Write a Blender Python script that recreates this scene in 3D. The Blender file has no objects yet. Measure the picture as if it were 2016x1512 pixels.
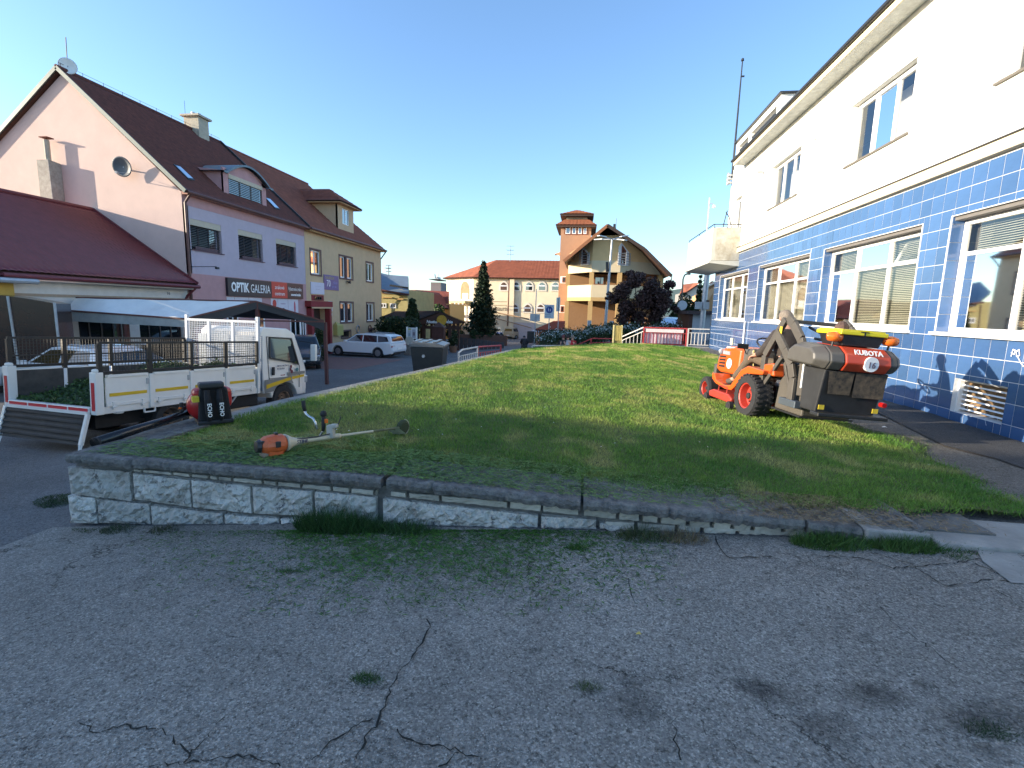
import bpy, math, random
import numpy as np
from mathutils import Vector, Matrix, Euler
R = math.radians
random.seed(7); rng = np.random.default_rng(11)
sc = bpy.context.scene
col = sc.collection
# ---------------------------------------------------------------- camera (calibrated from the photo's vanishing points)
FPX = 975.0; CX, CY = 1008.0, 756.0; EYE = Vector((0, 0, 1.6))
_V = Vector((840.0-CX, 7215.0-CY, FPX)).normalized(); _E = Vector((1152.0-CX, 612.0-CY, FPX))
_E = (_E - _V*_E.dot(_V)).normalized(); _UP = -_V; _X = _E.cross(_UP)
if _X.x < 0: _X = -_X
ROT = Matrix((_X, _E, _UP))                      # camera (x right, y down, z forward) -> world
cam = bpy.data.cameras.new('camera'); camo = bpy.data.objects.new('camera', cam); col.objects.link(camo)
cam.sensor_width = 36.0; cam.lens = 36.0*FPX/2016.0; cam.clip_start = 0.05; cam.clip_end = 5000
r0 = ROT @ Vector((1, 0, 0)); r1 = ROT @ Vector((0, -1, 0)); r2 = ROT @ Vector((0, 0, -1))
camo.matrix_world = Matrix(((r0.x, r1.x, r2.x, 0), (r0.y, r1.y, r2.y, 0), (r0.z, r1.z, r2.z, 1.6), (0, 0, 0, 1)))
sc.camera = camo
# ---------------------------------------------------------------- light
SUN_EL = 12.5; LX, LY = 0.953, 0.303               # horizontal travel direction of the sunlight
w = bpy.data.worlds.new('World'); sc.world = w; w.use_nodes = True
nt = w.node_tree; nt.nodes.clear()
o_ = nt.nodes.new('ShaderNodeOutputWorld'); b_ = nt.nodes.new('ShaderNodeBackground'); s_ = nt.nodes.new('ShaderNodeTexSky')
s_.sky_type = 'NISHITA'; s_.sun_disc = False; s_.sun_elevation = R(SUN_EL)
s_.sun_rotation = math.atan2(-LX, -LY); s_.air_density = 1.0; s_.dust_density = 0.9; s_.ozone_density = 3.2; s_.altitude = 400
b_.inputs[1].default_value = 0.118
nt.links.new(s_.outputs[0], b_.inputs[0]); nt.links.new(b_.outputs[0], o_.inputs[0])
sun = bpy.data.lights.new('sun', 'SUN'); sun.energy = 2.9; sun.angle = R(0.55); sun.color = (1.0, 0.86, 0.67)
suno = bpy.data.objects.new('sun', sun); col.objects.link(suno)
_ce = math.cos(R(SUN_EL)); _d = Vector((LX*_ce, LY*_ce, -math.sin(R(SUN_EL))))
suno.rotation_euler = _d.to_track_quat('-Z', 'Y').to_euler()
sc.view_settings.view_transform = 'Standard'; sc.view_settings.look = 'None'
sc.view_settings.exposure = 1.85; sc.view_settings.gamma = 1.0; sc.view_settings.use_curve_mapping = False
sc.cycles.max_bounces = 8; sc.cycles.transparent_max_bounces = 12; sc.cycles.sample_clamp_indirect = 4
try: sc.cycles.use_denoising = True
except Exception: pass

# ---------------------------------------------------------------- survey helpers: a photo pixel seen on a known plane
def ray(px, py): return ROT @ Vector((px-CX, py-CY, FPX))
def at(px, py, Y): r = ray(px, py); return EYE + r*(Y/r.y)
def atz(px, py, z): r = ray(px, py); return EYE + r*((z-1.6)/r.z)
class Fac:
    """vertical plane: origin (x,y), direction to the viewer's right (dx,dy)"""
    def __init__(s, ox, oy, dx, dy):
        L = math.hypot(dx, dy); s.o = Vector((ox, oy, 0)); s.d = Vector((dx/L, dy/L, 0)); s.n = Vector((-dy/L, dx/L, 0))
        s.rz = math.atan2(dy, dx)
    def uv(s, px, py, inset=0.0):
        r = ray(px, py); p0 = s.o + s.n*inset; t = (p0-EYE).dot(s.n)/r.dot(s.n); P = EYE + r*t
        return ((P-s.o).dot(s.d), P.z)
    def rect(s, x0, y0, x1, y1, inset=0.0):
        """photo box (left, top, right, bottom), y at the mid width -> u0,u1,z0,z1"""
        ym = (y0+y1)/2; xm = (x0+x1)/2
        return (s.uv(x0, ym, inset)[0], s.uv(x1, ym, inset)[0], s.uv(xm, y1, inset)[1], s.uv(xm, y0, inset)[1])

# ---------------------------------------------------------------- materials
MT = {}
def mat(name, c, rough=0.7, var=0.12, scale=6.0, bump=0.0, bscale=40.0, metal=0.0, spec=0.5, c2=None, dirt=0.0, stretch=None, coat=0.0, emit=None, attr=False, alpha=1.0, trans=0.0, sheen=0):
    if name in MT: return MT[name]
    m = bpy.data.materials.new(name); m.use_nodes = True; t = m.node_tree; N = t.nodes; L = t.links
    b = N['Principled BSDF']; b.inputs['Roughness'].default_value = rough; b.inputs['Metallic'].default_value = metal
    b.inputs['Specular IOR Level'].default_value = spec
    if coat: b.inputs['Coat Weight'].default_value = coat; b.inputs['Coat Roughness'].default_value = 0.06
    tc = N.new('ShaderNodeTexCoord'); mp = N.new('ShaderNodeMapping'); L.new(tc.outputs['Object'], mp.inputs[0])
    if stretch: mp.inputs['Scale'].default_value = stretch
    n1 = N.new('ShaderNodeTexNoise'); n1.inputs['Scale'].default_value = scale; n1.inputs['Detail'].default_value = 6; n1.inputs['Roughness'].default_value = 0.65
    L.new(mp.outputs[0], n1.inputs['Vector'])
    rp = N.new('ShaderNodeValToRGB'); rp.color_ramp.elements[0].position = 0.3; rp.color_ramp.elements[1].position = 0.7
    ca = c2 if c2 else tuple(v*(1-var) for v in c); cb = tuple(min(1, v*(1+var)) for v in c) if not c2 else c
    rp.color_ramp.elements[0].color = (*ca, 1); rp.color_ramp.elements[1].color = (*cb, 1)
    L.new(n1.outputs['Fac'], rp.inputs[0]); out = rp.outputs[0]
    if attr:
        at_ = N.new('ShaderNodeAttribute'); at_.attribute_name = 'Col'
        mx = N.new('ShaderNodeMix'); mx.data_type = 'RGBA'; mx.blend_type = 'MULTIPLY'; mx.inputs[0].default_value = 1.0
        L.new(out, mx.inputs[6]); L.new(at_.outputs['Color'], mx.inputs[7]); out = mx.outputs[2]
    if dirt:
        n3 = N.new('ShaderNodeTexNoise'); n3.inputs['Scale'].default_value = scale*0.23; n3.inputs['Detail'].default_value = 8; n3.inputs['Roughness'].default_value = 0.75
        L.new(mp.outputs[0], n3.inputs['Vector'])
        r3 = N.new('ShaderNodeValToRGB'); r3.color_ramp.elements[0].position = 0.5; r3.color_ramp.elements[1].position = 0.72
        r3.color_ramp.elements[0].color = (0, 0, 0, 1); r3.color_ramp.elements[1].color = (dirt, dirt, dirt, 1)
        L.new(n3.outputs['Fac'], r3.inputs[0])
        mx = N.new('ShaderNodeMix'); mx.data_type = 'RGBA'; L.new(r3.outputs[0], mx.inputs[0]); L.new(out, mx.inputs[6])
        mx.inputs[7].default_value = (c[0]*0.35+.02, c[1]*0.33+.018, c[2]*0.3+.015, 1); out = mx.outputs[2]
    L.new(out, b.inputs['Base Color'])
    if bump:
        n2 = N.new('ShaderNodeTexNoise'); n2.inputs['Scale'].default_value = bscale; n2.inputs['Detail'].default_value = 4
        L.new(mp.outputs[0], n2.inputs['Vector']); bp = N.new('ShaderNodeBump'); bp.inputs['Strength'].default_value = bump; bp.inputs['Distance'].default_value = 0.02
        L.new(n2.outputs['Fac'], bp.inputs['Height']); L.new(bp.outputs[0], b.inputs['Normal'])
    if trans: b.inputs['Transmission Weight'].default_value = trans
    if alpha < 1: b.inputs['Alpha'].default_value = alpha
    if emit: b.inputs['Emission Color'].default_value = (*emit[:3], 1); b.inputs['Emission Strength'].default_value = emit[3]
    MT[name] = m; return m
def glass_mat(name, tint=(0.03, 0.035, 0.04), see=0.0, refl=0.35, rough=0.03):
    """window glass: mirror-like film over a dark room, partly see-through"""
    m = bpy.data.materials.new(name); m.use_nodes = True; t = m.node_tree; N = t.nodes; L = t.links; N.clear()
    o = N.new('ShaderNodeOutputMaterial'); g = N.new('ShaderNodeBsdfGlossy'); g.inputs['Roughness'].default_value = rough; g.inputs['Color'].default_value = (.9, .95, 1, 1)
    d = N.new('ShaderNodeBsdfTransparent') if see else N.new('ShaderNodeBsdfDiffuse')
    d.inputs['Color'].default_value = (see, see, see, 1) if see else (*tint, 1)
    fr = N.new('ShaderNodeFresnel'); fr.inputs['IOR'].default_value = 1.6
    ad = N.new('ShaderNodeMath'); ad.operation = 'MULTIPLY_ADD'; ad.inputs[1].default_value = 1.0; ad.inputs[2].default_value = refl*0.5; ad.use_clamp = True
    tc = N.new('ShaderNodeTexCoord'); nz = N.new('ShaderNodeTexNoise'); nz.inputs['Scale'].default_value = 1.1; bp = N.new('ShaderNodeBump'); bp.inputs['Strength'].default_value = 0.02; bp.inputs['Distance'].default_value = 0.03
    L.new(tc.outputs['Object'], nz.inputs['Vector']); L.new(nz.outputs['Fac'], bp.inputs['Height']); L.new(bp.outputs[0], g.inputs['Normal'])
    mx = N.new('ShaderNodeMixShader'); L.new(fr.outputs[0], ad.inputs[0]); L.new(ad.outputs[0], mx.inputs[0]); L.new(d.outputs[0], mx.inputs[1]); L.new(g.outputs[0], mx.inputs[2]); L.new(mx.outputs[0], o.inputs[0])
    MT[name] = m; return m

# ---------------------------------------------------------------- mesh builder
class MB:
    def __init__(s): s.v = []; s.f = []
    def add(s, vs, fs):
        k = len(s.v); s.v += [tuple(p) for p in vs]; s.f += [tuple(i+k for i in f) for f in fs]; return s
    def quad(s, a, b, c, d): return s.add([a, b, c, d], [(0, 1, 2, 3)])
    def box(s, x0, x1, y0, y1, z0, z1):
        if x0 > x1: x0, x1 = x1, x0
        if y0 > y1: y0, y1 = y1, y0
        if z0 > z1: z0, z1 = z1, z0
        return s.add([(x0, y0, z0), (x1, y0, z0), (x1, y1, z0), (x0, y1, z0), (x0, y0, z1), (x1, y0, z1), (x1, y1, z1), (x0, y1, z1)],
                     [(0, 3, 2, 1), (4, 5, 6, 7), (0, 1, 5, 4), (1, 2, 6, 5), (2, 3, 7, 6), (3, 0, 4, 7)])
    def bar(s, p, q, w, h=None, up=(0, 0, 1)):
        """rectangular bar from p to q"""
        h = h or w; p = Vector(p); q = Vector(q); d = (q-p).normalized(); u = Vector(up)
        if abs(d.dot(u)) > 0.98: u = Vector((0, 1, 0))
        a = d.cross(u).normalized()*(w/2); b = a.cross(d).normalized()*(h/2)
        vs = [p-a-b, p+a-b, p+a+b, p-a+b, q-a-b, q+a-b, q+a+b, q-a+b]
        return s.add(vs, [(0, 3, 2, 1), (4, 5, 6, 7), (0, 1, 5, 4), (1, 2, 6, 5), (2, 3, 7, 6), (3, 0, 4, 7)][::1])
    def tube(s, pts, r, n=8, cap=True):
        pts = [Vector(p) for p in pts]; rs = r if isinstance(r, (list, tuple)) else [r]*len(pts); k = len(s.v); prev = None
        for i, p in enumerate(pts):
            d = (pts[min(i+1, len(pts)-1)]-pts[max(i-1, 0)]).normalized()
            if prev is None:
                a = d.cross(Vector((0, 0, 1))); a = a if a.length > 0.05 else d.cross(Vector((0, 1, 0)))
            else: a = prev - d*prev.dot(d)
            a.normalize(); prev = a; b = d.cross(a)
            for j in range(n):
                t = 2*math.pi*j/n; s.v.append(tuple(p + a*(rs[i]*math.cos(t)) + b*(rs[i]*math.sin(t))))
        for i in range(len(pts)-1):
            for j in range(n):
                s.f.append((k+i*n+j, k+i*n+(j+1) % n, k+(i+1)*n+(j+1) % n, k+(i+1)*n+j))
        if cap:
            s.f.append(tuple(k+j for j in range(n))[::-1]); s.f.append(tuple(k+(len(pts)-1)*n+j for j in range(n)))
        return s
    def lathe(s, prof, n=20, axis='z', o=(0, 0, 0), close=False):
        """prof: list of (radius, height along axis)"""
        k = len(s.v)
        for (r, h) in prof:
            for j in range(n):
                t = 2*math.pi*j/n; c, q = r*math.cos(t), r*math.sin(t)
                p = (c, q, h) if axis == 'z' else ((c, h, q) if axis == 'y' else (h, c, q))
                s.v.append((p[0]+o[0], p[1]+o[1], p[2]+o[2]))
        for i in range(len(prof)-1):
            for j in range(n): s.f.append((k+i*n+j, k+i*n+(j+1) % n, k+(i+1)*n+(j+1) % n, k+(i+1)*n+j))
        if prof[0][0] > 1e-4 and not close: s.f.append(tuple(k+j for j in range(n)))
        if prof[-1][0] > 1e-4 and not close: s.f.append(tuple(k+(len(prof)-1)*n+j for j in range(n)))
        return s
    def prism(s, poly, y0, y1, f=None):
        """poly of (x,z) extruded along y; f maps (x,y,z)"""
        n = len(poly); vs = [(x, y0, z) for x, z in poly]+[(x, y1, z) for x, z in poly]
        if f: vs = [f(*p) for p in vs]
        return s.add(vs, [tuple(range(n)), tuple(range(2*n-1, n-1, -1))]+[(i, (i+1) % n, n+(i+1) % n, n+i)[::-1] for i in range(n)])
    def xf(s, M):
        s.v = [tuple(M @ Vector(p)) for p in s.v]; return s
    def build(s, name, m, parent=None, smooth=False, bev=0.0, seg=2, sub=0, **kw):
        me = bpy.data.meshes.new(name); me.from_pydata(s.v, [], s.f); me.validate(); me.update()
        import bmesh
        bm = bmesh.new(); bm.from_mesh(me); bmesh.ops.recalc_face_normals(bm, faces=bm.faces); bm.to_mesh(me); bm.free()
        me.materials.append(m); o = bpy.data.objects.new(name, me); col.objects.link(o)
        if parent is not None: o.parent = parent
        if smooth: me.polygons.foreach_set('use_smooth', [True]*len(me.polygons))
        if bev:
            b = o.modifiers.new('b', 'BEVEL'); b.width = bev; b.segments = seg; b.limit_method = 'ANGLE'; b.angle_limit = R(35)
            b.harden_normals = False
        if sub:
            b = o.modifiers.new('s', 'SUBSURF'); b.levels = sub; b.render_levels = sub
        for k, v in kw.items(): o[k] = v
        return o
def tag(o, label, cat, group=None):
    o['label'] = label; o['category'] = cat
    if group: o['group'] = group
    return o
def thing(name, label, cat, loc=(0, 0, 0), rz=0.0, group=None, rot=None):
    o = bpy.data.objects.new(name, None); col.objects.link(o); o.location = loc
    o.rotation_euler = rot if rot else (0, 0, rz); o.empty_display_size = 0.2
    return tag(o, label, cat, group)
def struct(o): o['kind'] = 'structure'; return o
def stuff(o): o['kind'] = 'stuff'; return o
def npmesh(name, V, F, m, parent=None, cols=None):
    """V (n,3), F (k,3 or 4) arrays"""
    me = bpy.data.meshes.new(name); n, k = len(V), F.shape[1]
    me.vertices.add(n); me.vertices.foreach_set('co', V.astype(np.float32).ravel())
    me.loops.add(F.size); me.loops.foreach_set('vertex_index', F.astype(np.int32).ravel())
    me.polygons.add(len(F)); me.polygons.foreach_set('loop_start', np.arange(0, F.size, k, dtype=np.int32))
    try: me.polygons.foreach_set('loop_total', np.full(len(F), k, dtype=np.int32))
    except Exception: pass
    if cols is not None:
        a = me.color_attributes.new('Col', 'FLOAT_COLOR', 'POINT'); c4 = np.ones((n, 4), np.float32); c4[:, :3] = cols; a.data.foreach_set('color', c4.ravel())
    me.update(calc_edges=True); me.validate(); me.materials.append(m)
    o = bpy.data.objects.new(name, me); col.objects.link(o)
    if parent is not None: o.parent = parent
    return o
def text(parent, s, size, loc, m, rot=(R(90), 0, 0), align='LEFT', bold=0.0, sx=1.0, name='lettering', ext=0.002, shear=0.0):
    cu = bpy.data.curves.new(name, 'FONT'); cu.body = s; cu.size = size; cu.align_x = align; cu.extrude = ext; cu.offset = bold; cu.shear = shear; cu.resolution_u = 2
    t = bpy.data.objects.new(name, cu); col.objects.link(t)
    dg = bpy.context.evaluated_depsgraph_get(); me = bpy.data.meshes.new_from_object(t.evaluated_get(dg)); bpy.data.objects.remove(t)
    o = bpy.data.objects.new(name, me); col.objects.link(o); me.materials.clear(); me.materials.append(m)
    o.parent = parent; o.location = loc; o.rotation_euler = rot; o.scale = (sx, 1, 1); return o
def dup(root, loc=None, rz=None, label=None, rot=None):
    r = root.copy(); col.objects.link(r)
    if loc is not None: r.location = loc
    if rz is not None: r.rotation_euler = (0, 0, rz)
    if rot is not None: r.rotation_euler = rot
    if label: r['label'] = label
    for ch in list(root.children):
        c = ch.copy(); col.objects.link(c); c.parent = r
        for g in list(ch.children):
            d = g.copy(); col.objects.link(d); d.parent = c
    return r
def lerp(a, b, t): return a+(b-a)*t

# walls with holes -------------------------------------------------
def wall_holes(u0, u1, z0, z1, holes, th=0.35, top=None, y0=0.0):
    """front face at local y=y0, body goes to y0+th; holes (u0,u1,z0,z1). top: optional list of (u,z) gable points above z1"""
    b = MB(); us = sorted({u0, u1, *[h[0] for h in holes], *[h[1] for h in holes]}); zs = sorted({z0, z1, *[h[2] for h in holes], *[h[3] for h in holes]})
    us = [u for u in us if u0 <= u <= u1]; zs = [z for z in zs if z0 <= z <= z1]
    for i in range(len(us)-1):
        for j in range(len(zs)-1):
            cu, cz = (us[i]+us[i+1])/2, (zs[j]+zs[j+1])/2
            if any(h[0] < cu < h[1] and h[2] < cz < h[3] for h in holes): continue
            for y in (y0, y0+th): b.quad((us[i], y, zs[j]), (us[i+1], y, zs[j]), (us[i+1], y, zs[j+1]), (us[i], y, zs[j+1]))
    for a, c, d, e in holes:
        y1 = y0+th
        b.quad((a, y0, d), (a, y1, d), (a, y1, e), (a, y0, e)); b.quad((c, y0, d), (c, y1, d), (c, y1, e), (c, y0, e))
        b.quad((a, y0, d), (c, y0, d), (c, y1, d), (a, y1, d)); b.quad((a, y0, e), (c, y0, e), (c, y1, e), (a, y1, e))
    b.quad((u0, y0, z0), (u0, y0+th, z0), (u0, y0+th, z1), (u0, y0, z1)); b.quad((u1, y0, z0), (u1, y0+th, z0), (u1, y0+th, z1), (u1, y0, z1))
    b.quad((u0, y0, z1), (u1, y0, z1), (u1, y0+th, z1), (u0, y0+th, z1))
    if top:
        n = len(top); b.add([(u, y0, z) for u, z in top]+[(u, y0+th, z) for u, z in top], [tuple(range(n)), tuple(range(n, 2*n))]+[(i, (i+1) % n, n+(i+1) % n, n+i) for i in range(n)])
    return b
def window(parent, u0, u1, z0, z1, y=0.12, fw=0.06, cols_=1, rows=(), mf=None, mg=None, sill=None, name='window', depth=0.05):
    """frame with panes; cols_: number of panes or list of inner mullion fractions; rows: fractions of transoms"""
    f = MB(); f.box(u0, u0+fw, y, y+depth, z0, z1); f.box(u1-fw, u1, y, y+depth, z0, z1); f.box(u0+fw, u1-fw, y, y+depth, z0, z0+fw); f.box(u0+fw, u1-fw, y, y+depth, z1-fw, z1)
    fr = [i/cols_ for i in range(1, cols_)] if isinstance(cols_, int) else list(cols_)
    us = [u0+fw]; 
    for q in fr:
        c = lerp(u0, u1, q); f.box(c-fw*.45, c+fw*.45, y-.004, y+depth-.004, z0+fw, z1-fw); us += [c-fw*.45, c+fw*.45]
    us.append(u1-fw)
    zs = [z0+fw]
    for q in rows:
        c = lerp(z0, z1, q); f.box(u0+fw, u1-fw, y-.002, y+depth-.002, c-fw*.4, c+fw*.4); zs += [c-fw*.4, c+fw*.4]
    zs.append(z1-fw)
    w_ = f.build(name, mf, parent, bev=0.006 if fw > .05 else 0, seg=1)
    for i in range(0, len(us), 2):
        for j in range(0, len(zs), 2):
            MB().quad((us[i], y+depth*.5, zs[j]), (us[i+1], y+depth*.5, zs[j]), (us[i+1], y+depth*.5, zs[j+1]), (us[i], y+depth*.5, zs[j+1])).build('pane', mg, w_)
    if sill:
        MB().box(u0-.04, u1+.04, -.05, y, z0-.035, z0-.002).build('sill', sill, w_, bev=0.004, seg=1)
    return w_

M = {}
M['asphalt_far'] = mat('asphalt_far', (.075, .08, .088), .85, .18, 3.0, .3, 60, dirt=.25)
M['white_wall'] = mat('white_wall', (.80, .79, .74), .85, .05, 2.0, .15, 70)
M['white_paint'] = mat('white_paint', (.78, .78, .76), .5, .04, 5, dirt=.08)
M['pvc'] = mat('pvc_white', (.82, .82, .82), .35, .02, 3)
M['dark_metal'] = mat('dark_metal', (.04, .042, .045), .45, .2, 10, metal=.3)
M['black'] = mat('black_plastic', (.018, .019, .021), .45, .25, 12, .1, 50)
M['grey_metal'] = mat('grey_metal', (.35, .36, .37), .4, .12, 8, metal=.8)
M['galv'] = mat('galvanised', (.42, .44, .46), .5, .12, 6, metal=.5)
M['glass'] = glass_mat('window_glass', (.02, .025, .03), 0, .40)
M['glass_see'] = glass_mat('clear_glass', see=.88, refl=.16)
M['glass_dark'] = glass_mat('tinted_glass', (.008, .01, .012), 0, .02, .04)
M['rubber'] = mat('rubber', (.02, .02, .021), .8, .25, 20, .3, 60)
M['red'] = mat('red_paint', (.45, .03, .035), .45, .1, 8)
M['wood_dark'] = mat('dark_wood', (.06, .025, .015), .7, .35, 6, .3, 30, stretch=(1, 1, 8))
M['car_white'] = mat('white_car_paint', (.72, .74, .76), .25, .02, 3, coat=.6)
M['car_blue'] = mat('blue_car_paint', (.015, .03, .09), .25, .1, 3, coat=.8)
M['car_dark'] = mat('dark_car_paint', (.02, .024, .032), .22, .1, 3, coat=.8)
M['car_beige'] = mat('beige_car_paint', (.45, .38, .26), .3, .05, 3, metal=.3, coat=.5)
M['car_silver'] = mat('silver_car_paint', (.4, .44, .5), .3, .05, 3, metal=.4, coat=.5)
M['lamp_red'] = mat('red_lamp', (.35, .01, .01), .15, .1, 20)
M['lamp_orange'] = mat('orange_lamp', (.75, .16, .02), .15, .25, 25)
M['lamp_clear'] = mat('clear_lamp', (.5, .52, .55), .1, .1, 20, metal=.4)
M['skin'] = mat('skin', (.50, .27, .19), .55, .1, 20)
M['hair'] = mat('grey_hair', (.20, .165, .13), .8, .35, 60, .5, 90)
M['trousers'] = mat('olive_trousers', (.10, .075, .05), .85, .2, 14, .5, 30)
M['jacket_dark'] = mat('dark_jacket', (.03, .028, .03), .85, .25, 12, .5, 30)
M['leather'] = mat('boot_leather', (.07, .06, .05), .7, .2, 20)
# ================================================================= TERRAIN
def sstep(a, b, x): t = np.clip((x-a)/(b-a), 0, 1); return t*t*(3-2*t)
def gnd(x, y):
    x = np.asarray(x, float); y = np.asarray(y, float)
    sx1 = np.interp(x, [-60, -8.5, -5, -2.2, 0, 2.7, 4.5, 60], [-.92, -.76, -.40, -.14, -.02, .10, .10, .10])
    sx2 = np.interp(x, [-60, -8.5, -5, 3, 9, 60], [-.92, -.76, -.44, -.44, .30, .6])
    k1 = np.interp(x, [-5, 3], [1, 0]); k2 = np.interp(x, [3, 9], [1, 0])
    t = sstep(20, 24, y)
    yy = np.where(y < 120, y, 120+(y-120)*0.25)
    z = (sx1*(1-t)+sx2*t) - .028*yy*(k1*(1-t)+k2*t)
    far = np.clip((y-130)/500, 0, 1)
    return z*(1-far) + (-5.0)*far
def G(x, y): return float(gnd(x, y))
def sheet(name, xs, ys, dz, m, fn=gnd, parent=None, noise=0.0):
    X, Y = np.meshgrid(xs, ys); Z = fn(X, Y)+dz
    if noise: Z = Z + noise*(np.sin(X*2.1+Y*1.3)*np.sin(Y*1.7-X*.6)+.4*np.sin(X*5.3+1)*np.sin(Y*4.7))
    V = np.stack([X.ravel(), Y.ravel(), Z.ravel()], 1); nx, ny = len(xs), len(ys)
    i = (np.arange(ny-1)[:, None]*nx+np.arange(nx-1)[None]).ravel()
    F = np.stack([i, i+1, i+nx+1, i+nx], 1); o = npmesh(name, V, F, m, parent)
    o.data.polygons.foreach_set('use_smooth', [True]*len(o.data.polygons)); return o
def asphalt(name, base, crack=0.0, blue=0.0, agg=125, chips=.5):
    m = bpy.data.materials.new(name); m.use_nodes = True; t = m.node_tree; N = t.nodes; L = t.links; b = N['Principled BSDF']; b.inputs['Roughness'].default_value = .8
    b.inputs['Specular IOR Level'].default_value = .35
    tc = N.new('ShaderNodeTexCoord')
    def noise(sc_, det=6, rg=.6): n = N.new('ShaderNodeTexNoise'); n.inputs['Scale'].default_value = sc_; n.inputs['Detail'].default_value = det; n.inputs['Roughness'].default_value = rg; L.new(tc.outputs['Object'], n.inputs['Vector']); return n
    def ramp(src, p0, p1, c0, c1): r = N.new('ShaderNodeValToRGB'); e = r.color_ramp.elements; e[0].position = p0; e[1].position = p1; e[0].color = (*c0, 1); e[1].color = (*c1, 1); L.new(src, r.inputs[0]); return r
    def mixc(a, c, f, mode='MIX', fac=None):
        x = N.new('ShaderNodeMix'); x.data_type = 'RGBA'; x.blend_type = mode; L.new(a, x.inputs[6]); L.new(c, x.inputs[7])
        if fac is not None: L.new(fac, x.inputs[0])
        else: x.inputs[0].default_value = f
        return x
    g = lambda k: (base[0]*k, base[1]*k, base[2]*k)
    big = ramp(noise(.55, 7, .62).outputs['Fac'], .32, .70, g(.80), g(1.18))
    vo = N.new('ShaderNodeTexVoronoi'); vo.inputs['Scale'].default_value = agg; L.new(tc.outputs['Object'], vo.inputs['Vector'])
    sp = N.new('ShaderNodeSeparateColor'); L.new(vo.outputs['Color'], sp.inputs[0])
    st = ramp(sp.outputs[0], 0.0, 1.0, (.55, .55, .55), (1.25, 1.25, 1.25)); e = st.color_ramp.elements.new(.86); e.color = (1.1, 1.1, 1.1, 1); e = st.color_ramp.elements.new(.93); e.color = (1+chips, 1+chips, 1+chips, 1)
    c1 = mixc(big.outputs[0], st.outputs[0], 1.0, 'MULTIPLY')
    mid = ramp(noise(9, 5, .7).outputs['Fac'], .3, .7, (.86, .86, .86), (1.12, 1.12, 1.12)); c1 = mixc(c1.outputs[2], mid.outputs[0], 1.0, 'MULTIPLY')
    pit = ramp(noise(42, 3, .8).outputs['Fac'], .32, .46, (.36, .36, .36), (1, 1, 1)); c2 = mixc(c1.outputs[2], pit.outputs[0], 1.0, 'MULTIPLY'); out = c2.outputs[2]
    h = N.new('ShaderNodeMath'); h.operation = 'ADD'; L.new(vo.outputs['Distance'], h.inputs[0]); L.new(pit.outputs[0], h.inputs[1])
    bp = N.new('ShaderNodeBump'); bp.inputs['Strength'].default_value = 1.0; bp.inputs['Distance'].default_value = .010; hh = h.outputs[0]
    if crack:
        wn = noise(2.2, 6, .7); wv = N.new('ShaderNodeVectorMath'); wv.operation = 'MULTIPLY_ADD'; wv.inputs[1].default_value = (.55, .55, .55); L.new(wn.outputs['Color'], wv.inputs[0]); L.new(tc.outputs['Object'], wv.inputs[2])
        for sc_, th, lo in ((.75, .0035, .50), (2.6, .005, .60)):
            v2 = N.new('ShaderNodeTexVoronoi'); v2.feature = 'DISTANCE_TO_EDGE'; v2.inputs['Scale'].default_value = sc_; L.new(wv.outputs[0], v2.inputs['Vector'])
            line = ramp(v2.outputs['Distance'], th*.4, th*1.5, (1, 1, 1), (0, 0, 0))
            msk = ramp(noise(.45+sc_*.2, 3).outputs['Fac'], lo, lo+.06, (0, 0, 0), (1, 1, 1))
            mm = mixc(line.outputs[0], msk.outputs[0], 1.0, 'MULTIPLY')
            dk = N.new('ShaderNodeRGB'); dk.outputs[0].default_value = (.012, .014, .012, 1)
            cc = mixc(out, dk.outputs[0], 0, 'MIX', mm.outputs[2]); out = cc.outputs[2]
            sb = N.new('ShaderNodeMath'); sb.operation = 'SUBTRACT'; L.new(hh, sb.inputs[0]); L.new(mm.outputs[2], sb.inputs[1]); hh = sb.outputs[0]
    L.new(hh, bp.inputs['Height']); L.new(bp.outputs[0], b.inputs['Normal']); L.new(out, b.inputs['Base Color']); MT[name] = m; return m
M['forecourt'] = asphalt('worn_asphalt', (.31, .298, .272), crack=1)
M['road'] = asphalt('road_asphalt', (.17, .17, .17), agg=90, chips=.3)
M['pavement'] = asphalt('pavement_asphalt', (.19, .175, .155), agg=110, chips=.3, crack=1)
M['concrete'] = mat('old_concrete', (.20, .20, .19), .9, .3, 5, .6, 45, dirt=.5)
ax = lambda *s: np.unique(np.concatenate([np.linspace(a, b, n) for a, b, n in s]))
struct(sheet('ground', ax((-3000, -60, 12), (-60, -10, 40), (-10, 12, 60), (12, 60, 20), (60, 3000, 12)), ax((-400, -10, 6), (-10, 30, 80), (30, 130, 50), (130, 4000, 20)), -.008, mat('grey_earth', (.11, .11, .09), .95, .3, .4, .3, 8)))
struct(sheet('road', ax((-16.9, -9, 20), (-9, 3.2, 40)), ax((-6, 21, 90), (21, 128, 90)), -.004, M['road']))
struct(sheet('forecourt', ax((-4.7, 9, 90)), ax((-3.5, 3.62, 50)), .001, M['forecourt'], noise=.004))
struct(sheet('side_road', ax((3.2, 40, 30)), ax((24, 90, 30)), -.003, M['road']))
struct(sheet('parking_bay', ax((-16.8, -10.6, 10)), ax((21.5, 28.4, 10)), .003, mat('red_paving', (.19, .10, .085), .85, .2, 4, .4, 30)))
# pavement beside the tiled building
PZ = .10
def pav(x, y): return np.full_like(x, PZ)+.0*x
struct(sheet('pavement', ax((2.6, 5.62, 20)), ax((3.3, 24.2, 60)), 0, M['pavement'], fn=lambda x, y: PZ+.012*np.sin(x*3+y)*.4+.05*sstep(3.4, 2.7, x)*0))
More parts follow.
